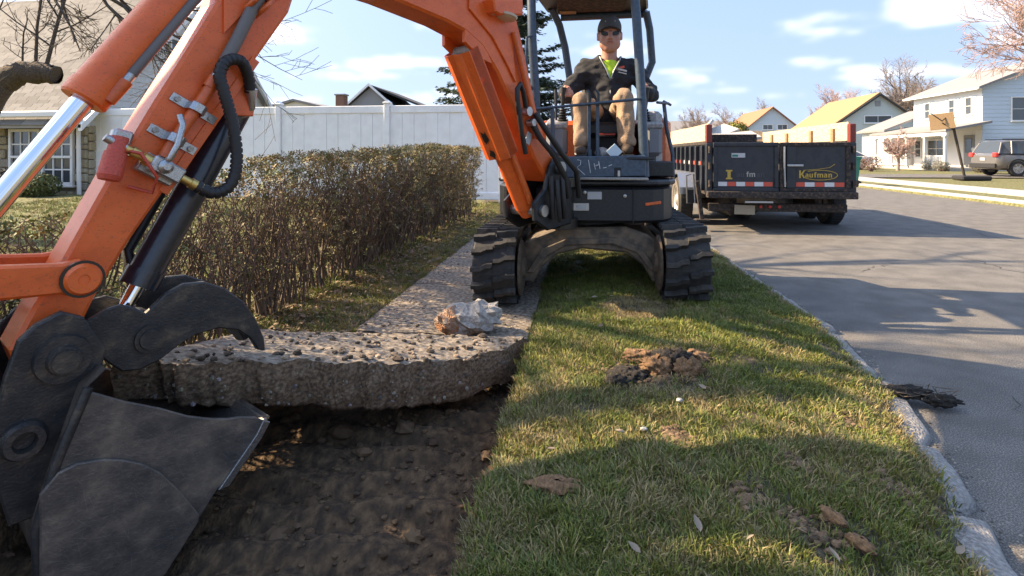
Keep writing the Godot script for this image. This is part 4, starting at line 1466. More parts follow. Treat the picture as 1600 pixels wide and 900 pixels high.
func build_left_house() -> void:
	cur = Transform3D.IDENTITY
	rng.seed = 61
	var t := thing("shingled_house", "stone and siding house with a steep beige shingle roof left of the fence", "house", Vector3(-16.0, 0, -15.0))
	var zf := -11.6
	var xr := -11.75
	var eave := 2.22
	var ridge := 6.1
	var zr := -15.6
	# core walls, set back behind planks and stones
	var b := nb()
	b.xf = Transform3D(Basis(Vector3(0, 0, 1), Vector3.UP, Vector3(-1, 0, 0)), Vector3.ZERO)
	b.extr(V2([zf - 0.06, -0.1, zr - 4.0 + 0.06, -0.1, zr - 4.0 + 0.06, eave, zr, ridge - 0.12, zf - 0.06, eave - 0.04]), -(xr - 0.06), 24.0)
	part("wall", b, M.mortar, t)
	# planks on the gable that faces the street
	var y := 1.75
	while y < ridge - 0.3:
		var half: float = 4.0 * clampf((ridge - y - 0.1) / (ridge - eave), 0.05, 1.0)
		var za: float = zr + half
		var zb: float = zr - half
		b = nb()
		b.box(Vector3(xr - 0.025, y + 0.09, (za + zb) * 0.5), Vector3(0.03, 0.2, za - zb), 0.004, Basis(Vector3(0, 0, 1), 0.1))
		part("siding_plank", b, M.siding, t)
		y += 0.18
	# stones: front wall below the eave and the street side below the planks
	var cell := 0.0
	for side in 2:
		y = 0.0
		while y < (2.1 if side == 0 else 1.72):
			var hh := rnd(0.12, 0.24)
			var a := 0.0
			var lim: float = 2.3 if side == 0 else 7.9
			while a < lim:
				var ww := rnd(0.16, 0.42)
				var px := xr - a - ww * 0.5
				var skip := side == 0 and px < -12.02 and px > -13.95 and y + hh > 0.3 and y < 1.78
				if side == 1 and a > 3.2:
					break
				if not skip:
					b = nb()
					var dep := rnd(0.0, 0.025)
					if side == 0:
						b.box(Vector3(px, y + hh * 0.5, zf - 0.04 + dep), Vector3(ww - 0.025, hh - 0.025, 0.09), 0.02, Basis(Vector3(0, 0, 1), rnd(-0.04, 0.04)))
					else:
						b.box(Vector3(xr - 0.04 + dep, y + hh * 0.5, zf - a - ww * 0.5 - 0.05), Vector3(0.09, hh - 0.025, ww - 0.025), 0.02)
					part("stone", b, M["stone%d" % rng.randi_range(0, 3)], t)
				a += ww
			y += hh
	# cream surround and windows
	b = nb()
	b.box(Vector3(-13.1, 1.90, zf + 0.015), Vector3(2.3, 0.36, 0.06), 0.01)
	part("lintel_board", b, M.cream, t)
	for cx in [-12.52, -13.42]:
		var w := window(t, Vector3(cx, 1.02, zf - 0.02), Vector3(1, 0, 0), 0.86, 1.36, 3, 4, M.trim, M.glass, 0.07)
		b = nb()
		b.box(Vector3(cx, 1.02, zf + 0.03), Vector3(0.8, 0.06, 0.07), 0.006)
		part("meeting_rail", b, M.trim, w)
	window(t, Vector3(xr + 0.0, 3.95, -14.6), Vector3(0, 0, -1), 0.8, 1.0, 2, 2, M.trim, M.glass)
	# gutter, downspout, rake boards
	b = nb()
	b.box(Vector3(-17.8, eave - 0.2, zf + 0.42), Vector3(12.5, 0.14, 0.14), 0.02)
	part("gutter", b, M.trim, t)
	b = nb()
	b.tube([Vector3(xr - 0.1, eave - 0.22, zf + 0.4), Vector3(xr - 0.1, eave - 0.4, zf + 0.12), Vector3(xr - 0.1, 0.1, zf + 0.1)], 0.045, 8)
	part("downspout", b, M.trim, t)
	b = nb()
	var sl := (ridge - eave) / 4.0
	b.xf = Transform3D(Basis(Vector3(0, 0, 1), Vector3.UP, Vector3(-1, 0, 0)), Vector3.ZERO)
	for s in [1, -1]:
		b.extr(V2([zr, ridge - 0.16, zr + s * 4.45, eave - sl * 0.45 - 0.16, zr + s * 4.45, eave - sl * 0.45 - 0.0, zr, ridge]), 11.42, 11.52)
	part("rake_board", b, M.trim, t)
	# roof deck, then shingles in courses
	b = nb()
	b.xf = Transform3D(Basis(Vector3(0, 0, 1), Vector3.UP, Vector3(-1, 0, 0)), Vector3.ZERO)
	for s in [1, -1]:
		b.extr(V2([zr, ridge - 0.09, zr + s * 4.45, eave - sl * 0.45 - 0.09, zr + s * 4.45, eave - sl * 0.45 - 0.01, zr, ridge - 0.01]), 11.45, 24.2)
	var deck := part("roof", b, M.mortar, t)
	var slen := sqrt(4.45 * 4.45 + pow(ridge - eave + sl * 0.45, 2))
	var dir := Vector3(0, ridge - eave + sl * 0.45, -4.45).normalized()
	var nrm := Vector3(1, 0, 0).cross(dir)
	if nrm.y < 0:
		nrm = -nrm
	var base := Vector3(0, eave - sl * 0.45, zf + 0.45)
	var tab := B.new()
	tab.box(Vector3.ZERO, Vector3(0.296, 0.2, 0.012), 0.003)
	var tabm := tab.mesh()
	var course := 0.145
	var nc := int(slen / course)
	var near := []
	for i in nc:
		var a := rnd(0.0, 0.3)
		while a < 9.4:
			var p := base + dir * (course * (i + 0.5) + rnd(-0.006, 0.006)) + nrm * 0.012 + Vector3(-11.46 - a - 0.15, 0, 0)
			near.append([p, rng.randi_range(0, 3)])
			a += 0.3
	var bs := Basis(Vector3(1, 0, 0), dir, Vector3(1, 0, 0).cross(dir)) * Basis(Vector3(1, 0, 0), 0.06)
	near.sort_custom(func(u, v): return u[0].length_squared() < v[0].length_squared())
	var rx := [[], [], [], []]
	var rc := [[], [], [], []]
	for i in near.size():
		var tf := Transform3D(bs, near[i][0] - org)
		if i < 300:
			put("shingle", tabm, M["shingle%d" % near[i][1]], deck, tf)
		else:
			rx[near[i][1]].append(tf)
			rc[near[i][1]].append(Color.WHITE)
	for k in 4:
		multi("shingle_field", tabm, M["shingle%d" % k], rx[k], rc[k], deck)

func build_far_houses() -> void:
	cur = Transform3D.IDENTITY
	# white two-storey house across the street
	var t := thing("white_house", "white two-storey house with blue shutters and a columned front porch", "house", Vector3(28.0, 0, -40.5))
	var x0 := 24.6
	gable_block(t, x0, 32.6, -44.2, -37.2, 5.25, 6.9, true, M.siding_white, M.roof_grey, 0.45)
	# white gable facing down the street, its bluish shade painted into the planks
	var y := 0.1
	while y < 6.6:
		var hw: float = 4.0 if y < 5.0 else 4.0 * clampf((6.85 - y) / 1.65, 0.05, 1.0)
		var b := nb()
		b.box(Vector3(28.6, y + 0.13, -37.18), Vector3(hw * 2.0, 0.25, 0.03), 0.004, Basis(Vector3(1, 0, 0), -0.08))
		part("siding_plank", b, M.siding_blue_and_shade, t)
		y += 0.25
	var left := Vector3(0, 0, -1)
	left = Vector3(0, 0, 1)
	for q in [[-42.5, 4.15], [-39.9, 4.15], [-38.3, 4.15]]:
		window(t, Vector3(x0 - 0.01, q[1], q[0]), left, 0.62, 1.15, 1, 2, M.trim, M.glass, 0.06)
		for s in [-1, 1]:
			var b := nb()
			b.box(Vector3(x0 - 0.03, q[1], q[0] + s * 0.5), Vector3(0.04, 1.2, 0.34), 0.01)
			part("shutter", b, M.shutter, t)
	window(t, Vector3(26.6, 3.85, -37.16), Vector3(1, 0, 0), 0.85, 1.5, 1, 2, M.trim, M.glass)
	window(t, Vector3(27.0, 1.4, -37.16), Vector3(1, 0, 0), 1.0, 0.8, 2, 1, M.trim, M.glass)
	# porch
	var b := nb()
	b.box(Vector3(23.4, 0.12, -40.5), Vector3(2.3, 0.24, 8.4), 0.02)
	part("porch_floor", b, M.concrete, t)
	b = nb()
	b.extr(V2([22.0, 2.46, 24.58, 2.95, 24.58, 3.1, 22.0, 2.6]), -45.2, -36.3)
	part("porch_roof", b, M.roof_grey, t)
	b = nb()
	b.box(Vector3(22.15, 2.33, -40.7), Vector3(0.16, 0.24, 8.6), 0.01)
	part("porch_beam", b, M.trim, t)
	for z in [-44.6, -42.4, -40.6, -38.6, -36.6]:
		b = nb()
		b.box(Vector3(22.15, 1.22, z), Vector3(0.16, 1.98, 0.16), 0.02)
		b.box(Vector3(22.15, 2.16, z), Vector3(0.26, 0.1, 0.26), 0.02)
		part("porch_post", b, M.trim, t)
	for s in [[-44.6, -42.4], [-42.4, -40.6], [-38.6, -36.6]]:
		b = nb()
		b.box(Vector3(22.15, 0.95, (s[0] + s[1]) * 0.5), Vector3(0.06, 0.07, s[1] - s[0] - 0.17), 0.0)
		b.box(Vector3(22.15, 0.35, (s[0] + s[1]) * 0.5), Vector3(0.06, 0.06, s[1] - s[0] - 0.17), 0.0)
		for k in 12:
			b.box(Vector3(22.15, 0.65, lerpf(s[0] + 0.2, s[1] - 0.2, k / 11.0)), Vector3(0.035, 0.54, 0.035), 0.0)
		part("porch_rail", b, M.trim, t)
	window(t, Vector3(x0 - 0.01, 1.45, -41.5), left, 2.0, 1.3, 2, 2, M.trim, M.glass, 0.08)
	window(t, Vector3(x0 - 0.01, 1.45, -43.6), left, 0.8, 1.3, 1, 2, M.trim, M.glass, 0.08)
	b = nb()
	b.box(Vector3(x0 - 0.02, 1.25, -38.3), Vector3(0.06, 2.05, 0.95), 0.01)
	var dr := part("door", b, M.siding_grey, t)
	b = nb()
	b.box(Vector3(x0 - 0.06, 1.6, -38.3), Vector3(0.03, 0.9, 0.6), 0.01)
	part("door_pane", b, M.glass, dr)
	# lower wing roof left of the white house
	b = nb()
	b.extr(V2([22.6, 2.75, 26.6, 4.4, 26.6, 4.55, 22.6, 2.9]), -48.5, -44.3)
	part("wing_roof", b, M.roof_grey, t)
	b = nb()
	b.box(Vector3(25.2, 1.4, -46.4), Vector3(4.4, 2.8, 4.0), 0.0)
	part("wing_wall", b, M.siding_white, t)
	# carport / garage mouth to the right of the porch
	b = nb()
	b.box(Vector3(24.4, 1.35, -36.95), Vector3(0.5, 0.25, 1.0), 0.02)
	part("meter_box", b, M.trim, t)
	b = nb()
	b.box(Vector3(29.9, 7.0, -41.0), Vector3(0.5, 0.9, 0.5), 0.02)
	part("chimney", b, M.brickred, t)

	# cream / grey-green house with the orange roof
	t = thing("orange_roofed_house", "pale green-grey gabled house with a bright orange shingle roof", "house", Vector3(27.0, 0, -58.0))
	gable_block(t, 22.2, 31.6, -63.5, -53.8, 3.1, 6.55, true, M.siding_green, M.roof_orange, 0.35)
	window(t, Vector3(26.9, 4.25, -53.79), Vector3(1, 0, 0), 2.4, 0.75, 2, 1, M.trim, M.glass, 0.09)
	window(t, Vector3(24.0, 1.55, -53.79), Vector3(1, 0, 0), 1.3, 0.9, 2, 1, M.trim, M.glass, 0.09)
	b = nb()
	b.box(Vector3(26.9, 5.7, -53.77), Vector3(0.45, 0.5, 0.06), 0.01)
	part("gable_vent", b, M.siding_grey, t)
	b = nb()
	b.extr(V2([22.0, 2.83, 27.0, 6.4, 31.8, 2.83, 31.8, 2.98, 27.0, 6.56, 22.0, 2.98]), -53.5, -53.42)
	part("rake_board", b, M.roof_dark, t)
	# blue gabled house with red roof, further up the street
	t = thing("red_roofed_house", "small pale blue gabled house with a terracotta red roof up the street", "house", Vector3(26.0, 0, -84.0))
	gable_block(t, 21.4, 30.6, -92.0, -79.0, 3.6, 7.4, true, M.siding_blue_and_shade, M.roof_red, 0.4)
	for cx in [25.4, 27.3]:
		window(t, Vector3(cx, 4.75, -78.99), Vector3(1, 0, 0), 1.4, 0.8, 2, 1, M.trim, M.glass, 0.1)
	# low roofs far up the street
	t = thing("low_roofed_house", "far low house with a pale grey roof seen over the trailer sideboard", "house", Vector3(17.0, 0, -92.0))
	gable_block(t, 12.4, 22.0, -98.0, -90.0, 3.4, 6.4, false, M.siding_grey, M.roof_grey, 0.4)
	t = thing("distant_house", "distant white house at the end of the street behind the trees", "house", Vector3(32.0, 0, -118.0))
	gable_block(t, 28.0, 40.0, -122.0, -112.0, 4.0, 7.5, false, M.siding_white, M.roof_grey, 0.4)
	# houses behind the fence
	t = thing("grey_gable_house", "grey gabled house with a dark roof peeking over the white fence", "house", Vector3(-15.0, 0, -41.0))
	gable_block(t, -18.0, -12.9, -44.0, -38.4, 3.9, 6.0, true, M.siding_grey, M.roof_dark, 0.3)
	b = nb()
	b.extr(V2([-18.3, 3.6, -15.45, 6.05, -12.6, 3.6, -12.6, 3.78, -15.45, 6.24, -18.3, 3.78]), -38.06, -37.96)
	part("rake_board", b, M.trim, t)
	b = nb()
	b.extr(V2([-15.4, 6.15, -15.4, 6.0, -9.6, 3.7, -9.6, 3.85]), -44.3, -38.2)
	part("dormer_roof", b, M.roof_dark, t)
	b = nb()
	b.box(Vector3(-11.5, 2.1, -41.2), Vector3(3.0, 4.2, 5.6), 0.0)
	part("side_wing", b, M.siding_grey, t)
	t = thing("brick_chimney", "short brick chimney stack showing above the fence", "chimney", Vector3(-13.18, 0, -28.6))
	b = nb()
	b.box(Vector3(-13.18, 2.15, -28.6), Vector3(0.5, 4.3, 0.5), 0.02)
	part("stack", b, M.brickred, t)
	b = nb()
	b.box(Vector3(-13.18, 4.34, -28.6), Vector3(0.6, 0.08, 0.6), 0.01)
	part("cap", b, M.siding_grey, t)
	t = thing("low_gable_house", "low white house whose shallow roof just clears the fence", "house", Vector3(-17.8, 0, -33.0))
	gable_block(t, -20.8, -15.9, -37.0, -33.0, 3.85, 4.45, true, M.siding_white, M.roof_grey, 0.3)

func text_part(called: String, s: String, size: float, m: Material, parent: Node3D, tf: Transform3D, bold := true, ital := false) -> void:
	var tm := TextMesh.new()
	var f := SystemFont.new()
	f.font_names = PackedStringArray(["Droid Serif" if ital else "Droid Sans"])
	f.font_weight = 700 if bold else 400
	f.font_italic = ital
	tm.font = f
	tm.text = s
	tm.font_size = 32
	tm.pixel_size = size / 32.0
	tm.depth = 0.004
	put(called, tm, m, parent, tf)

func wheel(root: Node3D, c: Vector3, axis: Vector3, r: float, w: float, tm: Material, rm: Material, spokes := 0, sidem: Material = null) -> void:
	var b := nb()
	var h := w * 0.5
	b.lathe(c, axis, [Vector2(-h * 0.9, r * 0.62), Vector2(-h, r * 0.78), Vector2(-h * 0.92, r * 0.93), Vector2(-h * 0.7, r), Vector2(h * 0.7, r), Vector2(h * 0.92, r * 0.93), Vector2(h, r * 0.78), Vector2(h * 0.9, r * 0.62)], 28)
	for k in 36:
		var a := TAU * k / 36.0
		var up := axis.cross(Vector3.UP if absf(axis.y) < 0.9 else Vector3.RIGHT).normalized()
		var s2 := axis.cross(up)
		var o := up * cos(a) + s2 * sin(a)
		b.box(c + o * r, Vector3(w * 0.62, 0.012, r * 0.09), 0.0, Basis(axis, o, axis.cross(o)))
	var wh := part("wheel", b, tm, root)
	if sidem:
		for s in [-1.0, 1.0]:
			b = nb()
			b.lathe(c + axis * s * (h + 0.002), axis * s, [Vector2(-0.004, r * 0.9), Vector2(0.0, r * 0.88), Vector2(0.001, r * 0.68), Vector2(-0.01, r * 0.62)], 28)
			part("sidewall", b, sidem, wh)
	b = nb()
	for s in [-1.0, 1.0]:
		b.lathe(c + axis * s * h * 0.55, axis * s, [Vector2(h * 0.35, r * 0.64), Vector2(h * 0.3, r * 0.58), Vector2(0.0, r * 0.5), Vector2(0.01, r * 0.3), Vector2(h * 0.4, r * 0.2), Vector2(h * 0.5, 0.0)], 24)
	var rim := part("rim", b, rm, wh)
	if spokes > 0:
		b = nb()
		for k in spokes:
			var a := TAU * k / spokes
			var up := axis.cross(Vector3.UP).normalized()
			var s2 := axis.cross(up)
			var o := up * cos(a) + s2 * sin(a)
			for s in [-1.0, 1.0]:
				b.box(c + o * r * 0.38 + axis * s * h * 0.8, Vector3(0.02, r * 0.46, r * 0.14), 0.006, Basis(axis, o, axis.cross(o)))
		part("spokes", b, rm, rim if false else wh)

func build_trailer() -> void:
	cur = Transform3D.IDENTITY
	rng.seed = 900
	var t := thing("dump_trailer", "black tandem-axle dump trailer with plywood sideboards parked at the kerb", "trailer", Vector3(2.85, -0.08, -9.6))
	var x0 := 1.84
	var x1 := 3.86
	var zg := -8.35
	var zf := -12.2
	var b := nb()
	b.box(Vector3(2.85, 0.52, (zg + zf) * 0.5), Vector3(x1 - x0 - 0.02, 0.08, zf - zg + 0.0).abs(), 0.005)
	part("bed_floor", b, M.rust, t)
	for s in [x0 + 0.03, x1 - 0.03]:
		b = nb()
		b.box(Vector3(s, 0.89, (zg + zf) * 0.5 - 0.05), Vector3(0.045, 0.70, 3.74), 0.006)
		var sw := part("side_wall", b, M.trailer, t)
		b = nb()
		b.box(Vector3(s, 1.26, (zg + zf) * 0.5 - 0.05), Vector3(0.09, 0.06, 3.78), 0.008)
		part("top_rail", b, M.rust, sw)
		for k in 9:
			b = nb()
			var o: float = -0.05 if s < 2.0 else 0.05
			b.box(Vector3(s + o, 0.88, zg - 0.22 - k * 0.43), Vector3(0.06, 0.68, 0.07), 0.006)
			part("stake", b, M.trailer, sw)
		for k in 12:
			b = nb()
			var o2: float = -0.026 if s < 2.0 else 0.026
			b.box(Vector3(s + o2, 0.95, zg - 0.12 - k * 0.3), Vector3(0.006, 0.06, 0.26), 0.0)
			part("reflector_tape", b, M.tape_red if k % 2 else M.tape_white, sw)
	b = nb()
	b.box(Vector3(2.85, 0.95, zf + 0.03), Vector3(1.94, 0.82, 0.05), 0.006)
	part("front_wall", b, M.trailer, t)
	# rear posts with red tops
	for s in [x0 + 0.02, x1 - 0.02]:
		b = nb()
		b.box(Vector3(s, 0.88, zg - 0.03), Vector3(0.085, 0.76, 0.11), 0.008)
		var po := part("corner_post", b, M.trailer, t)
		b = nb()
		b.box(Vector3(s, 1.395, zg - 0.03), Vector3(0.085, 0.27, 0.09), 0.008)
		part("red_stake", b, M.redpaint, po)
		for yy in [0.66, 0.92, 1.16]:
			b = nb()
			b.tube([Vector3(s, yy - 0.05, zg + 0.05), Vector3(s, yy + 0.05, zg + 0.05)], 0.022, 8)
			part("hinge", b, M.rust, po)
	# barn doors
	var mid := 2.83
	for dd in [[x0 + 0.065, mid - 0.008], [mid + 0.008, x1 - 0.065]]:
		var l: float = dd[0]
		var r: float = dd[1]
		b = nb()
		b.box(Vector3((l + r) * 0.5, 0.895, zg + 0.02), Vector3(r - l - 0.06, 0.66, 0.025), 0.004)
		var door := part("gate_door", b, M.trailer, t)
		b = nb()
		b.box(Vector3((l + r) * 0.5, 1.235, zg + 0.03), Vector3(r - l, 0.055, 0.06), 0.008)
		b.box(Vector3((l + r) * 0.5, 0.575, zg + 0.03), Vector3(r - l, 0.05, 0.06), 0.008)
		b.box(Vector3(l + 0.03, 0.905, zg + 0.029), Vector3(0.06, 0.605, 0.055), 0.008)
		b.box(Vector3(r - 0.03, 0.905, zg + 0.029), Vector3(0.06, 0.605, 0.055), 0.008)
		part("door_frame", b, M.rust if l > 2.5 else M.trailer, door)
		var n := 6 if l < 2.5 else 5
		var a0: float = l + 0.075 if l < 2.5 else l + 0.21
		var a1: float = r - 0.08
		for k in n:
			b = nb()
			var w := (a1 - a0) / n
			b.box(Vector3(a0 + (k + 0.5) * w, 0.655, zg + 0.0345), Vector3(w - 0.003, 0.062, 0.004), 0.0)
			part("reflector_tape", b, (M.tape_white if k % 2 == 0 else M.tape_red) if l < 2.5 else (M.tape_red if k % 2 == 0 else M.tape_white), door)
		if l > 2.5:
			b = nb()
			b.box(Vector3(l + 0.13, 0.655, zg + 0.0345), Vector3(0.09, 0.062, 0.004), 0.0)
			part("reflector_tape", b, M.tape_white, door)
			b = nb()
			b.box(Vector3(l + 0.155, 0.905, zg + 0.042), Vector3(0.13, 0.605, 0.03), 0.006)
			part("door_stiffener", b, M.trailer, door)
			b = nb()
			b.tube([Vector3(l + 0.055, 1.2, zg + 0.075), Vector3(l + 0.05, 0.9, zg + 0.08), Vector3(l + 0.06, 0.62, zg + 0.075)], 0.014, 8)
			b.box(Vector3(l + 0.2, 0.93, zg + 0.075), Vector3(0.22, 0.03, 0.025), 0.005)
			part("latch", b, M.zinc, door)
			text_part("lettering", "K", 0.155, M.yellow, door, Transform3D(Basis.IDENTITY, Vector3(l + 0.30, 0.80, zg + 0.036) - org))
			text_part("lettering", "aufman", 0.1, M.yellow, door, Transform3D(Basis.IDENTITY, Vector3(l + 0.53, 0.79, zg + 0.036) - org))
			b = nb()
			var pts := []
			for k in 41:
				var a := TAU * k / 40.0 * 0.93 + 2.75
				pts.append(Vector3(l + 0.545 + 0.24 * cos(a), 0.79 + 0.07 * sin(a), zg + 0.036))
			b.tube(pts, 0.0055, 4)
			b.tube([Vector3(l + 0.33, 0.86, zg + 0.037), Vector3(l + 0.52, 0.875, zg + 0.037), Vector3(l + 0.68, 0.90, zg + 0.037), Vector3(l + 0.75, 0.95, zg + 0.037)], 0.004, 4)
			part("logo_swoosh", b, M.yellow, door)
		else:
			b = nb()
			b.box(Vector3(l + 0.23, 0.79, zg + 0.036), Vector3(0.045, 0.13, 0.005), 0.0)
			b.box(Vector3(l + 0.23, 0.85, zg + 0.0362), Vector3(0.09, 0.022, 0.005), 0.0)
			b.box(Vector3(l + 0.23, 0.735, zg + 0.0362), Vector3(0.09, 0.022, 0.005), 0.0)
			part("lettering", b, M.yellow, door)
			text_part("lettering", "au", 0.1, M.ghost, door, Transform3D(Basis.IDENTITY, Vector3(l + 0.39, 0.79, zg + 0.034) - org))
			text_part("lettering", "fm", 0.1, M.paleletter, door, Transform3D(Basis.IDENTITY, Vector3(l + 0.535, 0.795, zg + 0.036) - org))
			text_part("lettering", "an", 0.1, M.ghost, door, Transform3D(Basis.IDENTITY, Vector3(l + 0.67, 0.79, zg + 0.034) - org))
			b = nb()
			b.box(Vector3(l + 0.36, 1.075, zg + 0.036), Vector3(0.19, 0.065, 0.004), 0.0)
			part("sticker", b, M.label, door)
			b = nb()
			b.box(Vector3(l + 0.315, 1.07, zg + 0.039), Vector3(0.08, 0.03, 0.003), 0.0)
			part("sticker_print", b, M.greenbin, door)
	# sill, bumper, lights, plate
	b = nb()
	b.box(Vector3(2.85, 0.50, zg + 0.035), Vector3(2.06, 0.10, 0.12), 0.01)
	part("rear_sill", b, M.rust, t)
	b = nb()
	b.box(Vector3(2.85, 0.30, zg - 0.15), Vector3(1.95, 0.12, 0.08), 0.01)
	part("bumper_bar", b, M.rust, t)
	for k in 3:
		b = nb()
		b.lathe(Vector3(2.62 + k * 0.13, 0.315, zg - 0.105), Vector3(0, 0, 1), [Vector2(0, 0.024), Vector2(0.012, 0.02), Vector2(0.016, 0.0)], 12)
		part("marker_light", b, M.red, t)
	b = nb()
	b.box(Vector3(2.38, 0.27, zg - 0.06), Vector3(0.29, 0.14, 0.012), 0.004, Basis(Vector3(0, 0, 1), -0.02))
	part("number_plate", b, M.plate, t)
	b = nb()
	b.box(Vector3(2.55, 0.395, zg + 0.02), Vector3(0.4, 0.035, 0.06), 0.006)
	part("step_bar", b, M.zinc, t)
	for s in [2.25, 3.45]:
		b = nb()
		b.box(Vector3(s, 0.36, (zg + zf) * 0.5 - 0.1), Vector3(0.1, 0.2, 3.7), 0.01)
		part("frame_rail", b, M.rust, t)
	# axles, wheels, fenders
	for z in [-9.62, -10.5]:
		b = nb()
		b.tube([Vector3(1.8, 0.3, z), Vector3(3.98, 0.3, z)], 0.05, 10)
		part("axle", b, M.rust, t)
		for s in [1.70, 4.06]:
			wheel(t, Vector3(s, 0.31, z), Vector3(1, 0, 0), 0.385, 0.235, M.tyre, M.rim, 0, M.tyredust)
	for s in [[1.70, -1.0], [4.06, 1.0]]:
		b = nb()
		b.xf = Transform3D(Basis(Vector3(0, 0, 1), Vector3.UP, Vector3(-1, 0, 0)), Vector3.ZERO)
		var fx: float = s[0]
		b.extr(V2([-9.02, 0.45, -9.02, 0.56, -9.24, 0.79, -10.88, 0.79, -11.1, 0.56, -11.1, 0.45, -11.07, 0.45, -11.07, 0.545, -10.87, 0.76, -9.26, 0.76, -9.05, 0.545, -9.05, 0.45]), -fx - 0.14, -fx + 0.14)
		part("fender", b, M.zinc, t)
	# drop leg and step frame by the left wheel
	b = nb()
	b.box(Vector3(1.76, 0.38, -8.52), Vector3(0.06, 0.62, 0.06), 0.006, Basis(Vector3(0, 0, 1), 0.12))
	b.box(Vector3(1.80, 0.10, -8.52), Vector3(0.2, 0.025, 0.16), 0.004)
	part("drop_leg", b, M.rust, t)
	b = nb()
	b.tube([Vector3(1.63, 0.76, -8.86), Vector3(1.64, 0.32, -8.86), Vector3(1.76, 0.32, -8.86), Vector3(1.74, 0.78, -8.86), Vector3(1.63, 0.76, -8.86)], 0.014, 6)
	part("step_frame", b, M.zinc, t)
	b = nb()
	b.box(Vector3(1.69, 0.43, -8.87), Vector3(0.1, 0.2, 0.012), 0.0)
	part("mud_flap", b, M.black, t)
	# plywood sideboards
	for q in [[x0 + 0.035, 1.285, 1.55, -8.42, -10.3], [x0 + 0.035, 1.285, 1.56, -10.31, -12.2], [x1 - 0.035, 1.285, 1.56, -8.42, -10.3], [x1 - 0.035, 1.285, 1.55, -10.31, -12.2]]:
		b = nb()
		b.box(Vector3(q[0], (q[1] + q[2]) * 0.5, (q[3] + q[4]) * 0.5), Vector3(0.022, q[2] - q[1], absf(q[4] - q[3])), 0.002)
		var pl := part("plywood_board", b, M.plywood, t)
		for k in 2:
			b = nb()
			var o: float = 0.03 if q[0] < 2.5 else -0.03
			b.box(Vector3(q[0] + o, 1.37, q[3] - 0.45 - k * 0.8), Vector3(0.038, 0.22, 0.09), 0.003)
			part("batten", b, M.board, pl)
	b = nb()
	b.box(Vector3(2.85, 1.45, zf + 0.03), Vector3(1.9, 0.27, 0.02), 0.002)
	part("plywood_board", b, M.plywood, t)
	# load
	var d := thing("steel_plate", "dark rusty steel plate standing upright inside the trailer gate", "steel plate", Vector3(2.25, 0.565, -8.7))
	b = nb()
	b.box(Vector3(2.27, 0.98, -8.7), Vector3(0.72, 0.83, 0.03), 0.004, Basis(Vector3(1, 0, 0), 0.06))
	part("plate", b, M.rust, d)
	var pc := thing("broken_panel", "grey broken sheet pieces heaped at the top of the trailer load", "panel", Vector3(2.55, 0.6, -10.2))
	for q in [[2.42, 1.47, -10.3, 0.7, 0.5, 0.35], [2.2, 1.52, -10.5, 0.5, -0.4, 0.7], [2.75, 1.40, -10.0, 0.6, 0.2, 0.1]]:
		b = nb()
		b.box(Vector3(q[0], q[1], q[2]), Vector3(q[3], 0.05, 0.4), 0.006, Basis.from_euler(Vector3(0.3, q[4], q[5])))
		part("sheet", b, M.concrete, pc)
	d = thing("rubble_heap", "heap of broken concrete lying in the trailer bed", "rubble", Vector3(2.85, 0.56, -10.3))
	b = nb()
	lump(b, Vector3(2.85, 0.66, -10.4), Vector3(0.85, 0.62, 1.5), 0.3, 5, 22)
	part("heap", b, M.kerbold, d)

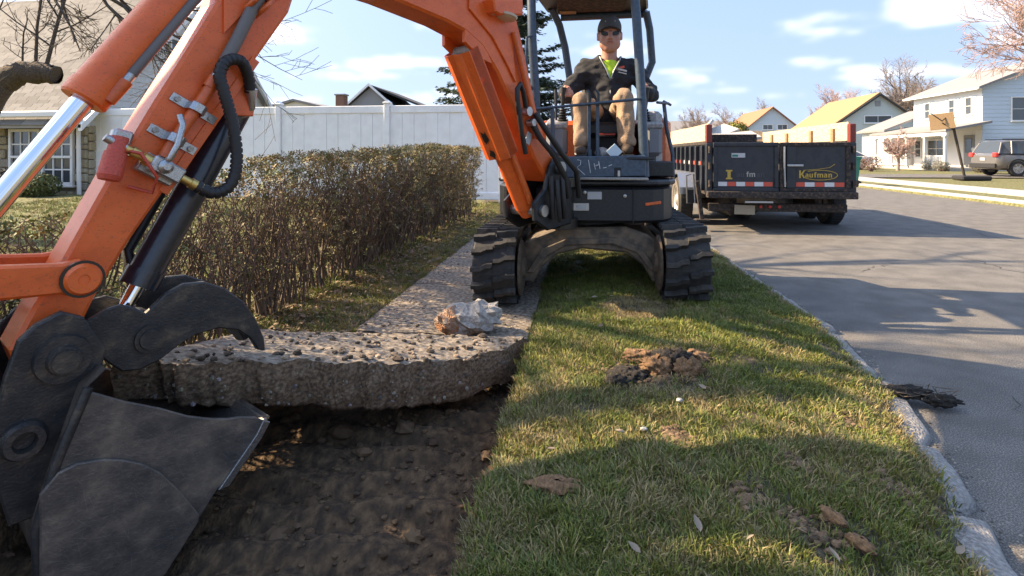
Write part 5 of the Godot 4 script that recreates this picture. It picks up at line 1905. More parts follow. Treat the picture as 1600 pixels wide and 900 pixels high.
# car lofted from stations: [x, half width, y bottom, y belt]; roof stations: [x, half width, y]
func car(t: Node3D, body: Array, cab: Array, paint: Material, wheels: Array, wr: float) -> void:
	var rows := []
	for s in body:
		var line := PackedVector3Array()
		var hw: float = s[1]
		var y0: float = s[2]
		var y1: float = s[3]
		for k in 16:
			var a := TAU * (k + 0.5) / 16.0
			var ca := cos(a)
			var sa := sin(a)
			line.append(Vector3(s[0], (y0 + y1) * 0.5 + (y1 - y0) * 0.5 * signf(sa) * pow(absf(sa), 0.42), hw * signf(ca) * pow(absf(ca), 0.42)))
		rows.append(line)
	var b := nb()
	rows.reverse()
	b.sheet(rows, true)
	for e in [0, rows.size() - 1]:
		var q: PackedVector3Array = rows[e]
		for j in range(1, 15):
			b.facing(Vector3(body[body.size() / 2][0], 0.7, 0), [q[0], q[j], q[j + 1]])
	var bo := part("body", b, paint, t)
	# glasshouse: lower ring to upper ring
	rows = []
	for s in cab:
		rows.append(PackedVector3Array([Vector3(s[0], s[3], -s[1]), Vector3(s[0] + s[5], s[4] - 0.05, -s[2]), Vector3(s[0] + s[5], s[4], -s[2] * 0.8), Vector3(s[0] + s[5], s[4] + 0.012, 0), Vector3(s[0] + s[5], s[4], s[2] * 0.8), Vector3(s[0] + s[5], s[4] - 0.05, s[2]), Vector3(s[0], s[3], s[1])]))
	b = nb()
	for i in rows.size() - 1:
		for j in [2, 3]:
			b.quad(rows[i][j], rows[i][j + 1], rows[i + 1][j + 1], rows[i + 1][j])
		for j in [1, 4]:
			b.quad(rows[i][j], rows[i][j + 1], rows[i + 1][j + 1], rows[i + 1][j])
	part("roof", b, paint, t)
	for i in rows.size() - 1:
		for j in [0, 5]:
			b = nb()
			b.quad(rows[i][j], rows[i][j + 1], rows[i + 1][j + 1], rows[i + 1][j])
			part("side_window", b, M.glass, t)
			b = nb()
			var a: Vector3 = rows[i][j]
			var d: Vector3 = rows[i][j + 1]
			b.tube([a, d], 0.035, 6)
			part("pillar", b, paint, t)
	for e in [0, rows.size() - 1]:
		b = nb()
		var q: PackedVector3Array = rows[e]
		for j in range(1, 6):
			b.facing(Vector3(cab[1][0], 1.0, 0), [q[0], q[j], q[j + 1]])
		part("rear_window" if e == 0 else "windscreen", b, M.glass, t)
	for wx in wheels:
		for s in [-1.0, 1.0]:
			wheel(t, Vector3(wx, wr, s * (body[3][1] - 0.1)), Vector3(0, 0, 1), wr, 0.22, M.tyre, M.rim, 6)
			b = nb()
			b.xf = b.xf * Transform3D(Basis.IDENTITY, Vector3(wx, wr, 0))
			var arc := PackedVector2Array()
			for k in 13:
				arc.append(Vector2.from_angle(PI * k / 12.0) * (wr + 0.08))
			for k in 13:
				arc.append(Vector2.from_angle(PI * (12 - k) / 12.0) * (wr + 0.015))
			var za: float = s * (body[3][1] + 0.012)
			b.extr(arc, za - 0.02, za + 0.02)
			part("wheel_arch", b, M.dark, t)

func build_cars() -> void:
	# grey SUV backed to the street in the driveway: rear faces the street, nose along +x
	var o := Vector3(18.75, 0.06, -28.3)
	cur = Transform3D(Basis.IDENTITY, o)
	var t := thing("parked_suv", "grey-brown SUV with red tail lights parked in the driveway of the white house", "car", o)
	org = o
	car(t, [[0.0, 0.78, 0.45, 0.95], [0.06, 0.88, 0.36, 1.05], [0.25, 0.92, 0.3, 1.1], [1.0, 0.93, 0.24, 1.08], [3.4, 0.93, 0.24, 1.05], [4.3, 0.9, 0.28, 0.98], [4.65, 0.78, 0.35, 0.85]],
		[[0.1, 0.86, 0.68, 1.04, 1.6, 0.22], [0.62, 0.88, 0.7, 1.04, 1.66, 0.1], [1.7, 0.88, 0.7, 1.03, 1.67, 0.0], [2.5, 0.88, 0.69, 1.02, 1.65, -0.12], [3.4, 0.86, 0.66, 1.0, 1.56, -0.7]], M.cargrey, [0.85, 3.65], 0.36)
	for s in [-1.0, 1.0]:
		var b := nb()
		b.box(Vector3(0.02, 0.98, s * 0.76), Vector3(0.16, 0.2, 0.24), 0.03)
		part("tail_light", b, M.tail, t)
	var b := nb()
	b.box(Vector3(-0.01, 0.78, 0), Vector3(0.03, 0.13, 0.32), 0.005)
	part("number_plate", b, M.label, t)
	b = nb()
	b.box(Vector3(-0.02, 0.48, 0), Vector3(0.1, 0.22, 1.66), 0.03)
	part("rear_bumper", b, M.dark, t)
	b = nb()
	b.box(Vector3(1.3, 1.715, 0.55), Vector3(1.7, 0.03, 0.04), 0.01)
	b.box(Vector3(1.3, 1.715, -0.55), Vector3(1.7, 0.03, 0.04), 0.01)
	part("roof_rack", b, M.dark, t)
	# dark vehicle further in, behind the SUV
	o = Vector3(21.2, 0.06, -31.9)
	cur = Transform3D(Basis.IDENTITY, o)
	t = thing("parked_car", "dark blue-black car half hidden behind the grey SUV", "car", o)
	org = o
	car(t, [[0.0, 0.78, 0.45, 0.95], [0.06, 0.88, 0.36, 1.1], [0.25, 0.92, 0.3, 1.15], [1.0, 0.93, 0.24, 1.12], [3.4, 0.93, 0.24, 1.08], [4.4, 0.9, 0.28, 1.0], [4.8, 0.78, 0.35, 0.85]],
		[[0.1, 0.86, 0.68, 1.04, 1.72, 0.15], [0.62, 0.88, 0.72, 1.04, 1.78, 0.1], [1.7, 0.88, 0.72, 1.03, 1.79, 0.0], [2.5, 0.88, 0.7, 1.02, 1.76, -0.12], [3.4, 0.86, 0.66, 1.0, 1.62, -0.7]], M.cardark, [0.85, 3.75], 0.37)
	# white car in the next drive
	o = Vector3(17.0, 0.03, -39.8)
	cur = Transform3D(Basis(Vector3.UP, PI), o)
	t = thing("white_car", "white saloon car parked before the orange-roofed house", "car", o)
	org = o
	car(t, [[-2.3, 0.7, 0.4, 0.8], [-2.2, 0.82, 0.32, 0.92], [-1.6, 0.88, 0.24, 0.98], [0.0, 0.9, 0.22, 0.98], [1.3, 0.89, 0.24, 0.93], [2.1, 0.82, 0.28, 0.8], [2.3, 0.66, 0.36, 0.66]],
		[[-1.75, 0.8, 0.6, 0.93, 1.36, 0.65], [-0.6, 0.84, 0.64, 0.95, 1.46, 0.05], [0.3, 0.84, 0.64, 0.95, 1.46, -0.1], [1.25, 0.8, 0.58, 0.9, 1.32, -0.75]], M.carwhite, [-1.4, 1.4], 0.33)
	cur = Transform3D.IDENTITY
	# green wheelie bin
	t = thing("wheelie_bin", "green wheeled refuse bin at the far kerb behind the trailer", "bin", Vector3(9.45, -0.08, -20.9))
	b = nb()
	var rows := []
	for q in [[-0.06, 0.22, 0.24], [0.3, 0.245, 0.27], [0.88, 0.28, 0.32], [0.9, 0.3, 0.34], [0.95, 0.3, 0.34]]:
		rows.append(PackedVector3Array([Vector3(9.45 - q[1], q[0], -20.9 - q[2]), Vector3(9.45 + q[1], q[0], -20.9 - q[2]), Vector3(9.45 + q[1], q[0], -20.9 + q[2]), Vector3(9.45 - q[1], q[0], -20.9 + q[2])]))
	for i in rows.size() - 1:
		for j in 4:
			b.quad(rows[i][(j + 1) % 4], rows[i][j], rows[i + 1][j], rows[i + 1][(j + 1) % 4])
	part("tub", b, M.greenbin, t)
	b = nb()
	b.box(Vector3(9.45, 0.975, -20.9), Vector3(0.64, 0.05, 0.72), 0.02)
	b.box(Vector3(9.78, 0.93, -20.9), Vector3(0.06, 0.04, 0.5), 0.01)
	part("lid", b, M.greenbin, t)
	for s in [-0.26, 0.26]:
		b = nb()
		b.lathe(Vector3(9.66, 0.04, -20.9 + s), Vector3(0, 0, 1), [Vector2(-0.03, 0), Vector2(-0.03, 0.12), Vector2(0.03, 0.12), Vector2(0.03, 0)], 16)
		part("wheel", b, M.tyre, t)
	# basketball hoop
	t = thing("basketball_hoop", "portable basketball hoop with a tan backboard on a leaning dark pole", "basketball hoop", Vector3(15.4, 0.03, -24.4))
	b = nb()
	b.tube([Vector3(15.5, 0.1, -24.4), Vector3(15.2, 1.4, -24.35), Vector3(14.9, 2.72, -24.3)], 0.05, 10)
	part("pole", b, M.rust, t)
	b = nb()
	b.box(Vector3(15.75, 0.11, -24.4), Vector3(1.1, 0.18, 0.7), 0.05)
	part("base", b, M.dark, t)
	b = nb()
	var bbas := Basis(Vector3(0, 0, 1), 0.12) * Basis(Vector3.UP, -0.55)
	b.box(Vector3(14.55, 2.42, -24.25), Vector3(0.82, 0.66, 0.04), 0.02, bbas)
	var bd := part("backboard", b, M.board, t)
	b = nb()
	b.tube([Vector3(14.85, 2.75, -24.2), Vector3(14.5, 2.42, -24.15)], 0.02, 6)
	b.tube([Vector3(14.1, 2.75, -24.2), Vector3(14.5, 2.42, -24.15)], 0.02, 6)
	b.tube([Vector3(15.05, 2.05, -24.32), Vector3(14.5, 2.35, -24.15)], 0.025, 6)
	part("brace", b, M.dark, bd)

func build_track(t: Node3D, cx: float, zf: float, yb: float) -> void:
	var w := 0.295
	var R := 0.235
	var c0 := Vector2(zf - R - 0.035, yb + R + 0.035)       # front idler (z, y)
	var c1 := Vector2(zf - 1.93, yb + R + 0.035)
	var straight := c0.x - c1.x
	var per := TAU * R + straight * 2.0
	var at := func(s: float) -> Array:
		s = fposmod(s, per)
		if s < straight:      # bottom run, front to back
			return [Vector2(c0.x - s, c0.y - R), Vector2(0, -1)]
		s -= straight
		if s < PI * R:
			var a := -PI * 0.5 - s / R
			return [c1 + Vector2(cos(a), sin(a)) * R, Vector2(cos(a), sin(a))]
		s -= PI * R
		if s < straight:
			return [Vector2(c1.x + s, c1.y + R - 0.012 * sin(PI * s / straight)), Vector2(0, 1)]
		s -= straight
		var a2 := PI * 0.5 - s / R
		return [c0 + Vector2(cos(a2), sin(a2)) * R, Vector2(cos(a2), sin(a2))]
	var rows := []
	var n := 96
	for i in n + 1:
		var q: Array = at.call(per * i / n)
		var p: Vector2 = q[0]
		var o: Vector2 = q[1]
		var line := PackedVector3Array()
		for k in [[-0.5, -0.03], [-0.5, -0.008], [-0.47, 0.0], [0.47, 0.0], [0.5, -0.008], [0.5, -0.03]]:
			line.append(Vector3(cx + k[0] * w, p.y + o.y * k[1], p.x + o.x * k[1]))
		rows.append(line)
	var b := nb()
	for i in n:
		for j in 6:
			var k := (j + 1) % 6
			b.quad(rows[i][j], rows[i][k], rows[i + 1][k], rows[i + 1][j])
	var belt := part("track", b, M.rubber, t)
	# lugs
	var lb := B.new()
	var top := V2([-0.021, 0.0, 0.021, 0.0, 0.014, 0.037, -0.014, 0.037])
	var L := 0.149
	# bent bar: three stations along x
	var st := [[0.0, 0.016], [0.045, 0.012], [0.08, -0.008], [L, -0.012]]
	for i in st.size() - 1:
		for j in 4:
			var k := (j + 1) % 4
			var a := Vector3(st[i][0], top[j].y, top[j].x + st[i][1])
			var d := Vector3(st[i][0], top[k].y, top[k].x + st[i][1])
			var e := Vector3(st[i + 1][0], top[k].y, top[k].x + st[i + 1][1])
			var f := Vector3(st[i + 1][0], top[j].y, top[j].x + st[i + 1][1])
			lb.quad(f, e, d, a)
	lb.quad(Vector3(0, 0, 0.037), Vector3(0, 0, -0.005), Vector3(0, 0.037, 0.002), Vector3(0, 0.037, 0.03))
	lb.quad(Vector3(L, 0, -0.033), Vector3(L, 0, 0.009), Vector3(L, 0.037, 0.002), Vector3(L, 0.037, -0.026))
	var lug := lb.mesh()
	var pitch := per / 42.0
	for i in 42:
		for s in [-1.0, 1.0]:
			var q: Array = at.call(pitch * (i + (0.0 if s > 0 else 0.5)))
			var p: Vector2 = q[0]
			var o: Vector2 = q[1]
			var up := Vector3(0, o.y, o.x)
			var xx := Vector3(s, 0, 0)
			var zz := xx.cross(up)
			put("lug", lug, M.rubber if (i * 5 + int(s)) % 3 != 0 else M.rubberdust, belt, Transform3D(Basis(xx, up, zz), Vector3(cx + s * 0.004, p.y - up.y * 0.002, p.x) - org))
	# idler, sprocket, rollers, frame
	for q in [[c0, "idler"], [c1, "sprocket"]]:
		b = nb()
		b.lathe(Vector3(cx - 0.07, q[0].y, q[0].x), Vector3(1, 0, 0), [Vector2(0, 0), Vector2(0.0, 0.17), Vector2(0.02, 0.2), Vector2(0.12, 0.2), Vector2(0.14, 0.17), Vector2(0.14, 0.0)], 24)
		part(q[1], b, M.trackmud, t)
	for k in 4:
		b = nb()
		b.lathe(Vector3(cx - 0.1, yb + 0.12, c0.x - 0.32 - k * 0.29), Vector3(1, 0, 0), [Vector2(0, 0), Vector2(0, 0.08), Vector2(0.2, 0.08), Vector2(0.2, 0)], 14)
		part("roller", b, M.trackmud, t)
	b = nb()
	b.box(Vector3(cx, yb + 0.25, (c0.x + c1.x) * 0.5), Vector3(0.2, 0.18, straight - 0.2), 0.02)
	part("track_frame", b, M.trackmud, t)
	b = nb()
	var sx: float = 1.0 if cx < 0.1 else -1.0
	b.lathe(Vector3(cx + sx * 0.165, c0.y - 0.01, c0.x), Vector3(sx, 0, 0), [Vector2(0.0, 0.2), Vector2(0.012, 0.2), Vector2(0.02, 0.18), Vector2(0.02, 0.08), Vector2(0.04, 0.07), Vector2(0.04, 0.0)], 24)
	part("idler_plate", b, M.trackmud, t)

func build_excavator() -> void:
	cur = Transform3D.IDENTITY
	var t := thing("mini_excavator", "orange mini excavator on rubber tracks gripping a slab with bucket and thumb", "excavator", Vector3(0.065, 0, -4.75))
	build_track(t, -0.61, -3.66, 0.012)
	build_track(t, 0.715, -3.74, 0.055)
	# undercarriage
	var b := nb()
	b.extr(V2([-0.45, 0.40, -0.36, 0.47, -0.2, 0.535, 0.32, 0.555, 0.48, 0.50, 0.59, 0.42, 0.6, 0.16, 0.52, 0.15, 0.45, 0.27, 0.33, 0.36, 0.0, 0.385, -0.18, 0.34, -0.3, 0.24, -0.37, 0.12, -0.45, 0.12]), -5.25, -4.12, 0.015)
	part("cross_member", b, M.crossm, t)
	b = nb()
	b.extr(V2([-0.42, 0.20, -0.36, 0.20, -0.26, 0.33, -0.12, 0.415, 0.22, 0.43, 0.4, 0.37, 0.5, 0.24, 0.55, 0.24, 0.44, 0.40, 0.26, 0.475, -0.12, 0.46, -0.3, 0.38]), -4.12, -4.095, 0.005)
	part("frame_rib", b, M.crossm, t)
	b = nb()
	b.lathe(Vector3(0.06, 0.53, -4.78), Vector3.UP, [Vector2(0, 0.5), Vector2(0.03, 0.5), Vector2(0.03, 0.46), Vector2(0.09, 0.46), Vector2(0.09, 0.0)], 32)
	part("slew_ring", b, M.grease, t)
	# upper house: skirt, panels (plan drawn in x,z; pushed up y)
	var up := Transform3D(Basis(Vector3(1, 0, 0), Vector3(0, 0, -1), Vector3(0, 1, 0)), Vector3.ZERO)
	b = nb()
	b.xf = up
	b.extr(V2([-0.12, 4.03, 0.40, 4.06, 0.52, 4.09, 0.60, 4.15, 0.665, 4.26, 0.70, 4.42, 0.71, 5.2, 0.6, 5.55, 0.3, 5.75, -0.15, 5.75, -0.5, 5.55, -0.66, 5.2, -0.69, 4.55, -0.63, 4.38, -0.5, 4.32, -0.44, 4.30, -0.30, 4.30]), 0.59, 0.855, 0.02)
	part("skirt", b, M.black, t)
	b = nb()
	b.xf = up
	b.extr(V2([-0.26, 4.0, 0.42, 4.04, 0.55, 4.07, 0.65, 4.16, 0.705, 4.28, 0.73, 4.44, 0.735, 5.2, 0.6, 5.57, -0.5, 5.57, -0.68, 5.2, -0.70, 4.55, -0.5, 4.36, -0.3, 4.3]), 0.865, 0.905, 0.012)
	part("deck_rim", b, M.black, t)
	b = nb()
	b.box(Vector3(0.11, 0.918, -4.0), Vector3(0.72, 0.022, 0.06), 0.006, Basis(Vector3(0, 1, 0), -0.07))
	part("step_edge", b, M.worn, t)
	b = nb()
	b.box(Vector3(0.11, 1.005, -4.01), Vector3(0.70, 0.155, 0.03), 0.008, Basis(Vector3(0, 1, 0), 0.12) * Basis(Vector3(0, 0, 1), 0.018))
	var fp := part("front_panel", b, M.bluegrey, t)
	# chalk scrawl on the panel
	b = nb()
	var fz := func(x: float) -> float: return -4.01 - 0.1206 * (x - 0.11) + 0.017
	for st in [[-0.035, 1.055, -0.01, 1.05, -0.012, 1.02, -0.04, 1.0, 0.02, 0.945], [0.045, 1.055, 0.06, 0.96], [0.085, 1.03, 0.095, 0.985], [0.095, 1.01, 0.12, 1.02], [0.118, 1.045, 0.128, 0.99], [0.15, 0.995, 0.175, 1.0], [0.19, 1.01, 0.215, 1.02]]:
		var pts := []
		for i in range(0, st.size(), 2):
			pts.append(Vector3(st[i], st[i + 1], fz.call(st[i])))
		b.tube(pts, 0.0028, 4)
	part("chalk_marks", b, M.chalk, fp)
	b = nb()
	b.box(Vector3(0.255, 0.965, fz.call(0.255) - 0.002), Vector3(0.05, 0.07, 0.01), 0.01)
	part("latch_hole", b, M.dark, fp)
	b = nb()
	b.box(Vector3(0.263, 0.955, fz.call(0.263) + 0.006), Vector3(0.02, 0.045, 0.012), 0.004)
	part("latch", b, M.zinc, fp)
	b = nb()
	b.box(Vector3(0.13, 1.065, -4.35), Vector3(0.78, 0.02, 0.66), 0.004)
	part("cab_floor", b, M.black, t)
	b = nb()
	b.box(Vector3(0.1, 0.98, -4.75), Vector3(1.2, 0.12, 0.9), 0.01)
	part("floor_support", b, M.black, t)
	# labels and plates on the skirt front
	var sz := func(x: float) -> float: return -4.03 - (x + 0.12) * 0.0577 + 0.004
	for q in [[0.09, 0.792, 0.105, 0.056, "label"], [-0.008, 0.708, 0.115, 0.055, "zinc"], [-0.005, 0.707, 0.075, 0.03, "label"]]:
		b = nb()
		b.box(Vector3(q[0], q[1], sz.call(q[0]) + (0.004 if q[2] < 0.1 else 0.0)), Vector3(q[2], q[3], 0.006), 0.002, Basis(Vector3.UP, 0.0577))
		part("decal_plate" if q[4] == "label" else "plate_frame", b, M[q[4]], t)
	b = nb()
	b.box(Vector3(0.515, 0.735, -4.083), Vector3(0.12, 0.022, 0.012), 0.004, Basis(Vector3.UP, 0.24) * Basis(Vector3(0, 0, 1), 0.12))
	part("marker_strip", b, M.orange_clean, t)
	for q in [[0.31, 0.79], [0.02, 0.815]]:
		b = nb()
		b.lathe(Vector3(q[0], q[1], sz.call(q[0])), Vector3(0, 0, 1), [Vector2(0, 0.014), Vector2(0.008, 0.012), Vector2(0.01, 0)], 10)
		part("bolt", b, M.zinc, t)
	b = nb()
	b.box(Vector3(0.37, 0.72, sz.call(0.37) + 0.0), Vector3(0.008, 0.25, 0.006), 0.0)
	part("panel_seam", b, M.dark, t)
	# hood, tank cover, side covers
	b = nb()
	b.xf = up
	b.extr(V2([0.5, 4.62, 0.68, 4.6, 0.745, 4.75, 0.745, 5.2, 0.6, 5.55, -0.5, 5.55, -0.68, 5.2, -0.69, 4.95, 0.45, 4.95]), 0.905, 1.40, 0.04)
	part("engine_hood", b, M.orange_clean, t)
	b = nb()
	b.xf = up
	b.extr(V2([0.50, 4.44, 0.58, 4.42, 0.64, 4.5, 0.64, 4.62, 0.5, 4.62]), 0.92, 1.44, 0.03)
	part("side_console", b, M.greycover, t)
	b = nb()
	b.xf = up
	b.extr(V2([-0.695, 4.6, -0.66, 4.44, -0.56, 4.36, -0.40, 4.33, -0.40, 4.9, -0.69, 4.9]), 0.86, 1.02, 0.03)
	part("side_cover", b, M.greycover, t)
	b = nb()
	b.tube([Vector3(0.665, 1.53, -4.60), Vector3(0.69, 1.3, -4.60), Vector3(0.735, 1.1, -4.60), Vector3(0.74, 0.91, -4.60)], 0.016, 8)
	b.tube([Vector3(0.59, 1.505, -4.42), Vector3(0.70, 1.51, -4.58)], 0.012, 8)
	b.tube([Vector3(0.665, 1.53, -4.60), Vector3(0.73, 1.505, -4.66)], 0.012, 6)
	part("hand_rail", b, M.bluegrey, t)
	# canopy
	for p in [[[-0.335, 1.0, -4.05], [-0.345, 1.55, -4.05], [-0.37, 1.95, -4.05], [-0.385, 2.42, -4.10]], [[0.455, 0.93, -4.08], [0.435, 1.5, -4.10], [0.40, 2.1, -4.12], [0.375, 2.42, -4.14]]]:
		b = nb()
		var pts := []
		for q in p:
			pts.append(Vector3(q[0], q[1], q[2]))
		b.tube(pts, 0.034, 12)
		part("canopy_post", b, M.bluegrey, t)
	b = nb()
	b.tube([Vector3(-0.365, 1.98, -4.03), Vector3(-0.405, 1.96, -4.0), Vector3(-0.41, 1.8, -3.99), Vector3(-0.40, 1.62, -4.0), Vector3(-0.35, 1.56, -4.04)], 0.011, 8)
	part("grab_handle", b, M.bluegrey, t)
	for p in [[[-0.05, 1.3, -5.18], [-0.1, 1.7, -5.16], [-0.16, 2.1, -5.14], [-0.21, 2.30, -5.1], [-0.28, 2.43, -4.98]], [[0.52, 1.3, -5.2], [0.555, 1.72, -5.2], [0.645, 1.95, -5.18], [0.62, 2.25, -5.16], [0.58, 2.4, -5.1]]]:
		b = nb()
		var pts := []
		for q in p:
			pts.append(Vector3(q[0], q[1], q[2]))
		b.tube(pts, 0.034, 12)
		part("canopy_post", b, M.bluegrey, t)
	b = nb()
	b.xf = up
	b.extr(V2([-0.38, 3.92, 0.36, 3.95, 0.46, 4.05, 0.6, 5.1, 0.54, 5.25, -0.2, 5.22, -0.33, 5.1, -0.46, 4.05]), 2.42, 2.475, 0.015)
	var rf := part("canopy_roof", b, M.black, t)
	b = nb()
	b.tube([Vector3(-0.20, 2.38, -5.13), Vector3(0.60, 2.4, -5.18)], 0.036, 10)
	part("rear_beam", b, M.bluegrey, rf)
	b = nb()
	b.box(Vector3(0.08, 2.41, -4.62), Vector3(0.6, 0.012, 0.9), 0.003)
	part("headliner", b, M.rust, rf)
	b = nb()
	b.box(Vector3(-0.13, 2.395, -5.02), Vector3(0.15, 0.012, 0.09), 0.003)
	part("warning_label", b, M.board, rf)
	# hand bar and travel levers
	b = nb()
	b.tube([Vector3(-0.34, 1.43, -4.015), Vector3(0.43, 1.5, -4.06)], 0.011, 8)
	part("front_bar", b, M.bluegrey, t)
	b = nb()
	b.tube([Vector3(-0.22, 1.43, -4.03), Vector3(-0.21, 1.08, -4.03)], 0.016, 8)
	part("bar_stay", b, M.bluegrey, t)
	for x in [0.052, 0.115]:
		b = nb()
		b.box(Vector3(x, 1.27, -4.14), Vector3(0.026, 0.42, 0.014), 0.004)
		b.box(Vector3(x + 0.004, 1.08, -4.14), Vector3(0.03, 0.1, 0.02), 0.004)
		var lv := part("travel_lever", b, M.bluegrey, t)
		b = nb()
		b.tube([Vector3(x, 1.46, -4.14), Vector3(x, 1.55, -4.15), Vector3(x - 0.02, 1.575, -4.155)], [0.016, 0.019, 0.017], 10)
		part("grip", b, M.black, lv)
	for x in [0.0, 0.15]:
		b = nb()
		lump(b, Vector3(x, 1.10, -4.2), Vector3(0.055, 0.05, 0.06), 0.1, 3, 10)
		part("pedal", b, M.greycover, t)
	b = nb()
	b.box(Vector3(0.235, 1.115, -4.07), Vector3(0.085, 0.085, 0.008), 0.01, Basis(Vector3(0, 0, 1), 0.75))
	part("air_freshener_sign", b, M.shutter, t)
	# consoles, joysticks, seat
	for s in [[-0.20, -4.33, 0.16], [0.555, -4.42, 0.13]]:
		b = nb()
		b.box(Vector3(s[0], 1.2, s[1] - 0.12), Vector3(s[2], 0.24, 0.42), 0.03)
		var co := part("console", b, M.console, t)
		b = nb()
		b.box(Vector3(s[0], 1.345, s[1] - 0.1), Vector3(s[2] + 0.01, 0.05, 0.4), 0.02, Basis(Vector3(1, 0, 0), 0.15))
		part("console_top", b, M.greycover, co)
	for q in [[-0.155, -4.33], [0.50, -4.43]]:
		b = nb()
		for k in 5:
			b.lathe(Vector3(q[0], 1.355 + k * 0.02, q[1]), Vector3.UP, [Vector2(0, 0.03 - k * 0.003), Vector2(0.01, 0.045 - k * 0.005), Vector2(0.02, 0.03 - k * 0.003)], 14)
		var js := part("joystick", b, M.black, t)
		b = nb()
		b.tube([Vector3(q[0], 1.45, q[1]), Vector3(q[0] + 0.005, 1.55, q[1] + 0.005), Vector3(q[0] + 0.01, 1.625, q[1] + 0.015)], [0.012, 0.019, 0.022], 10)
		part("grip", b, M.black, js)
	b = nb()
	b.tube([Vector3(-0.2, 1.36, -4.24), Vector3(-0.205, 1.6, -4.26)], [0.009, 0.014], 8)
	part("safety_lever", b, M.black, t)
	b = nb()
	b.box(Vector3(0.21, 1.30, -4.72), Vector3(0.46, 0.12, 0.46), 0.05)
	b.box(Vector3(0.215, 1.55, -4.95), Vector3(0.44, 0.5, 0.12), 0.05, Basis(Vector3(1, 0, 0), -0.12))
	part("seat", b, M.black, t)
	b = nb()
	b.box(Vector3(0.21, 1.16, -4.72), Vector3(0.4, 0.18, 0.36), 0.02)
	b.box(Vector3(0.19, 1.24, -4.47), Vector3(0.13, 0.016, 0.02), 0.004)
	part("seat_base", b, M.dark, t)
	b = nb()
	b.box(Vector3(0.19, 1.255, -4.455), Vector3(0.15, 0.014, 0.012), 0.003)
	part("seat_adjuster", b, M.redcap, t)

	# ---- swing bracket, boom, stick, bucket: drawn in the boom's own plane (s outwards, y up, z away)
	cur = Transform3D(Basis(Vector3(-0.533, 0, 0.846), Vector3.UP, Vector3(-0.846, 0, -0.533)), Vector3(-0.277, 0, -3.846))
	b = nb()
	b.extr(V2([-0.16, 0.60, 0.12, 0.58, 0.27, 0.66, 0.28, 0.78, 0.16, 0.86, 0.10, 1.02, 0.02, 1.09, -0.07, 1.07, -0.11, 0.95, -0.16, 0.9]), 0.105, 0.14, 0.01)
	b.extr(V2([-0.16, 0.60, 0.12, 0.58, 0.27, 0.66, 0.28, 0.78, 0.16, 0.86, 0.10, 1.02, 0.02, 1.09, -0.07, 1.07, -0.11, 0.95, -0.16, 0.9]), -0.14, -0.105, 0.01)
	b.box(Vector3(-0.1, 0.72, 0), Vector3(0.14, 0.3, 0.2), 0.02)
	part("swing_bracket", b, M.black, t)
	b = nb()
	b.lathe(Vector3(-0.2, 0.56, 0), Vector3.UP, [Vector2(0, 0), Vector2(0, 0.14), Vector2(0.07, 0.14), Vector2(0.07, 0.11), Vector2(0.3, 0.11), Vector2(0.3, 0.14), Vector2(0.36, 0.14), Vector2(0.36, 0.0)], 20)
	part("swing_post", b, M.grease, t)
	b = nb()
	b.lathe(Vector3(0.0, 1.0, -0.17), Vector3(0, 0, 1), [Vector2(0, 0), Vector2(0, 0.045), Vector2(0.34, 0.045), Vector2(0.34, 0)], 18)
	b.lathe(Vector3(0.19, 0.72, -0.16), Vector3(0, 0, 1), [Vector2(0, 0), Vector2(0, 0.04), Vector2(0.32, 0.04), Vector2(0.32, 0)], 18)
	part("boom_pin", b, M.zinc, t)
	var boom_poly := V2([-0.06, 0.96, 0.0, 0.90, 0.08, 0.91, 0.22, 1.06, 0.42, 1.36, 0.60, 1.60, 0.74, 1.735, 0.88, 1.80, 1.02, 1.83, 1.41, 1.875, 1.72, 1.89, 1.72, 2.14, 1.5, 2.24, 1.0, 2.34, 0.72, 2.33, 0.57, 2.26, 0.46, 2.08, 0.36, 1.84, 0.20, 1.40, 0.05, 1.09, -0.02, 1.06])
	b = nb()
	b.extr(boom_poly, -0.10, 0.10, 0.014)
	var boom := part("boom", b, M.orange, t)
	for z in [[0.075, 0.115], [-0.115, -0.075]]:
		b = nb()
		b.extr(V2([1.45, 1.90, 1.75, 1.90, 1.95, 1.95, 2.03, 2.05, 1.97, 2.16, 1.7, 2.2, 1.45, 2.2]), z[0], z[1], 0.006)
		part("fork_plate", b, M.orange, boom)
	# raised side doubler and lip of the bend
	b = nb()
	b.extr(V2([0.44, 1.55, 0.53, 1.66, 0.66, 1.80, 0.86, 1.93, 0.86, 2.0, 0.6, 1.97, 0.47, 1.82]), -0.114, -0.10, 0.004)
	part("side_doubler", b, M.orange, boom)
	b = nb()
	b.extr(V2([0.64, 1.64, 0.74, 1.66, 0.88, 1.74, 0.88, 1.83, 0.74, 1.78]), -0.098, -0.07, 0.004)
	b.extr(V2([0.64, 1.64, 0.74, 1.66, 0.88, 1.74, 0.88, 1.83, 0.74, 1.78]), 0.07, 0.098, 0.004)
	part("cylinder_lug", b, M.orange, boom)
	b = nb()
	b.tube([Vector3(0.78, 1.71, -0.09), Vector3(0.78, 1.71, 0.09)], 0.035, 14)
	part("cylinder_pin", b, M.greycover, boom)
	# boom work light with its box
	b = nb()
	b.extr(V2([0.46, 2.06, 0.74, 2.0, 0.72, 1.93, 0.68, 1.92, 0.46, 1.96]), -0.19, -0.10, 0.008)
	var wl := part("light_box", b, M.orange, boom)
	b = nb()
	b.lathe(Vector3(0.70, 1.955, -0.15), Vector3(0.85, -0.55, 0), [Vector2(0.0, 0.036), Vector2(0.012, 0.034), Vector2(0.02, 0.02), Vector2(0.022, 0)], 16)
	b.lathe(Vector3(0.585, 1.935, -0.15), Vector3(0.2, -1, 0), [Vector2(0.0, 0.075), Vector2(0.012, 0.07), Vector2(0.02, 0.04), Vector2(0.022, 0)], 18)
	part("work_light", b, M.lens, wl)
	# pipe, hose and fittings on the boom flank
	b = nb()
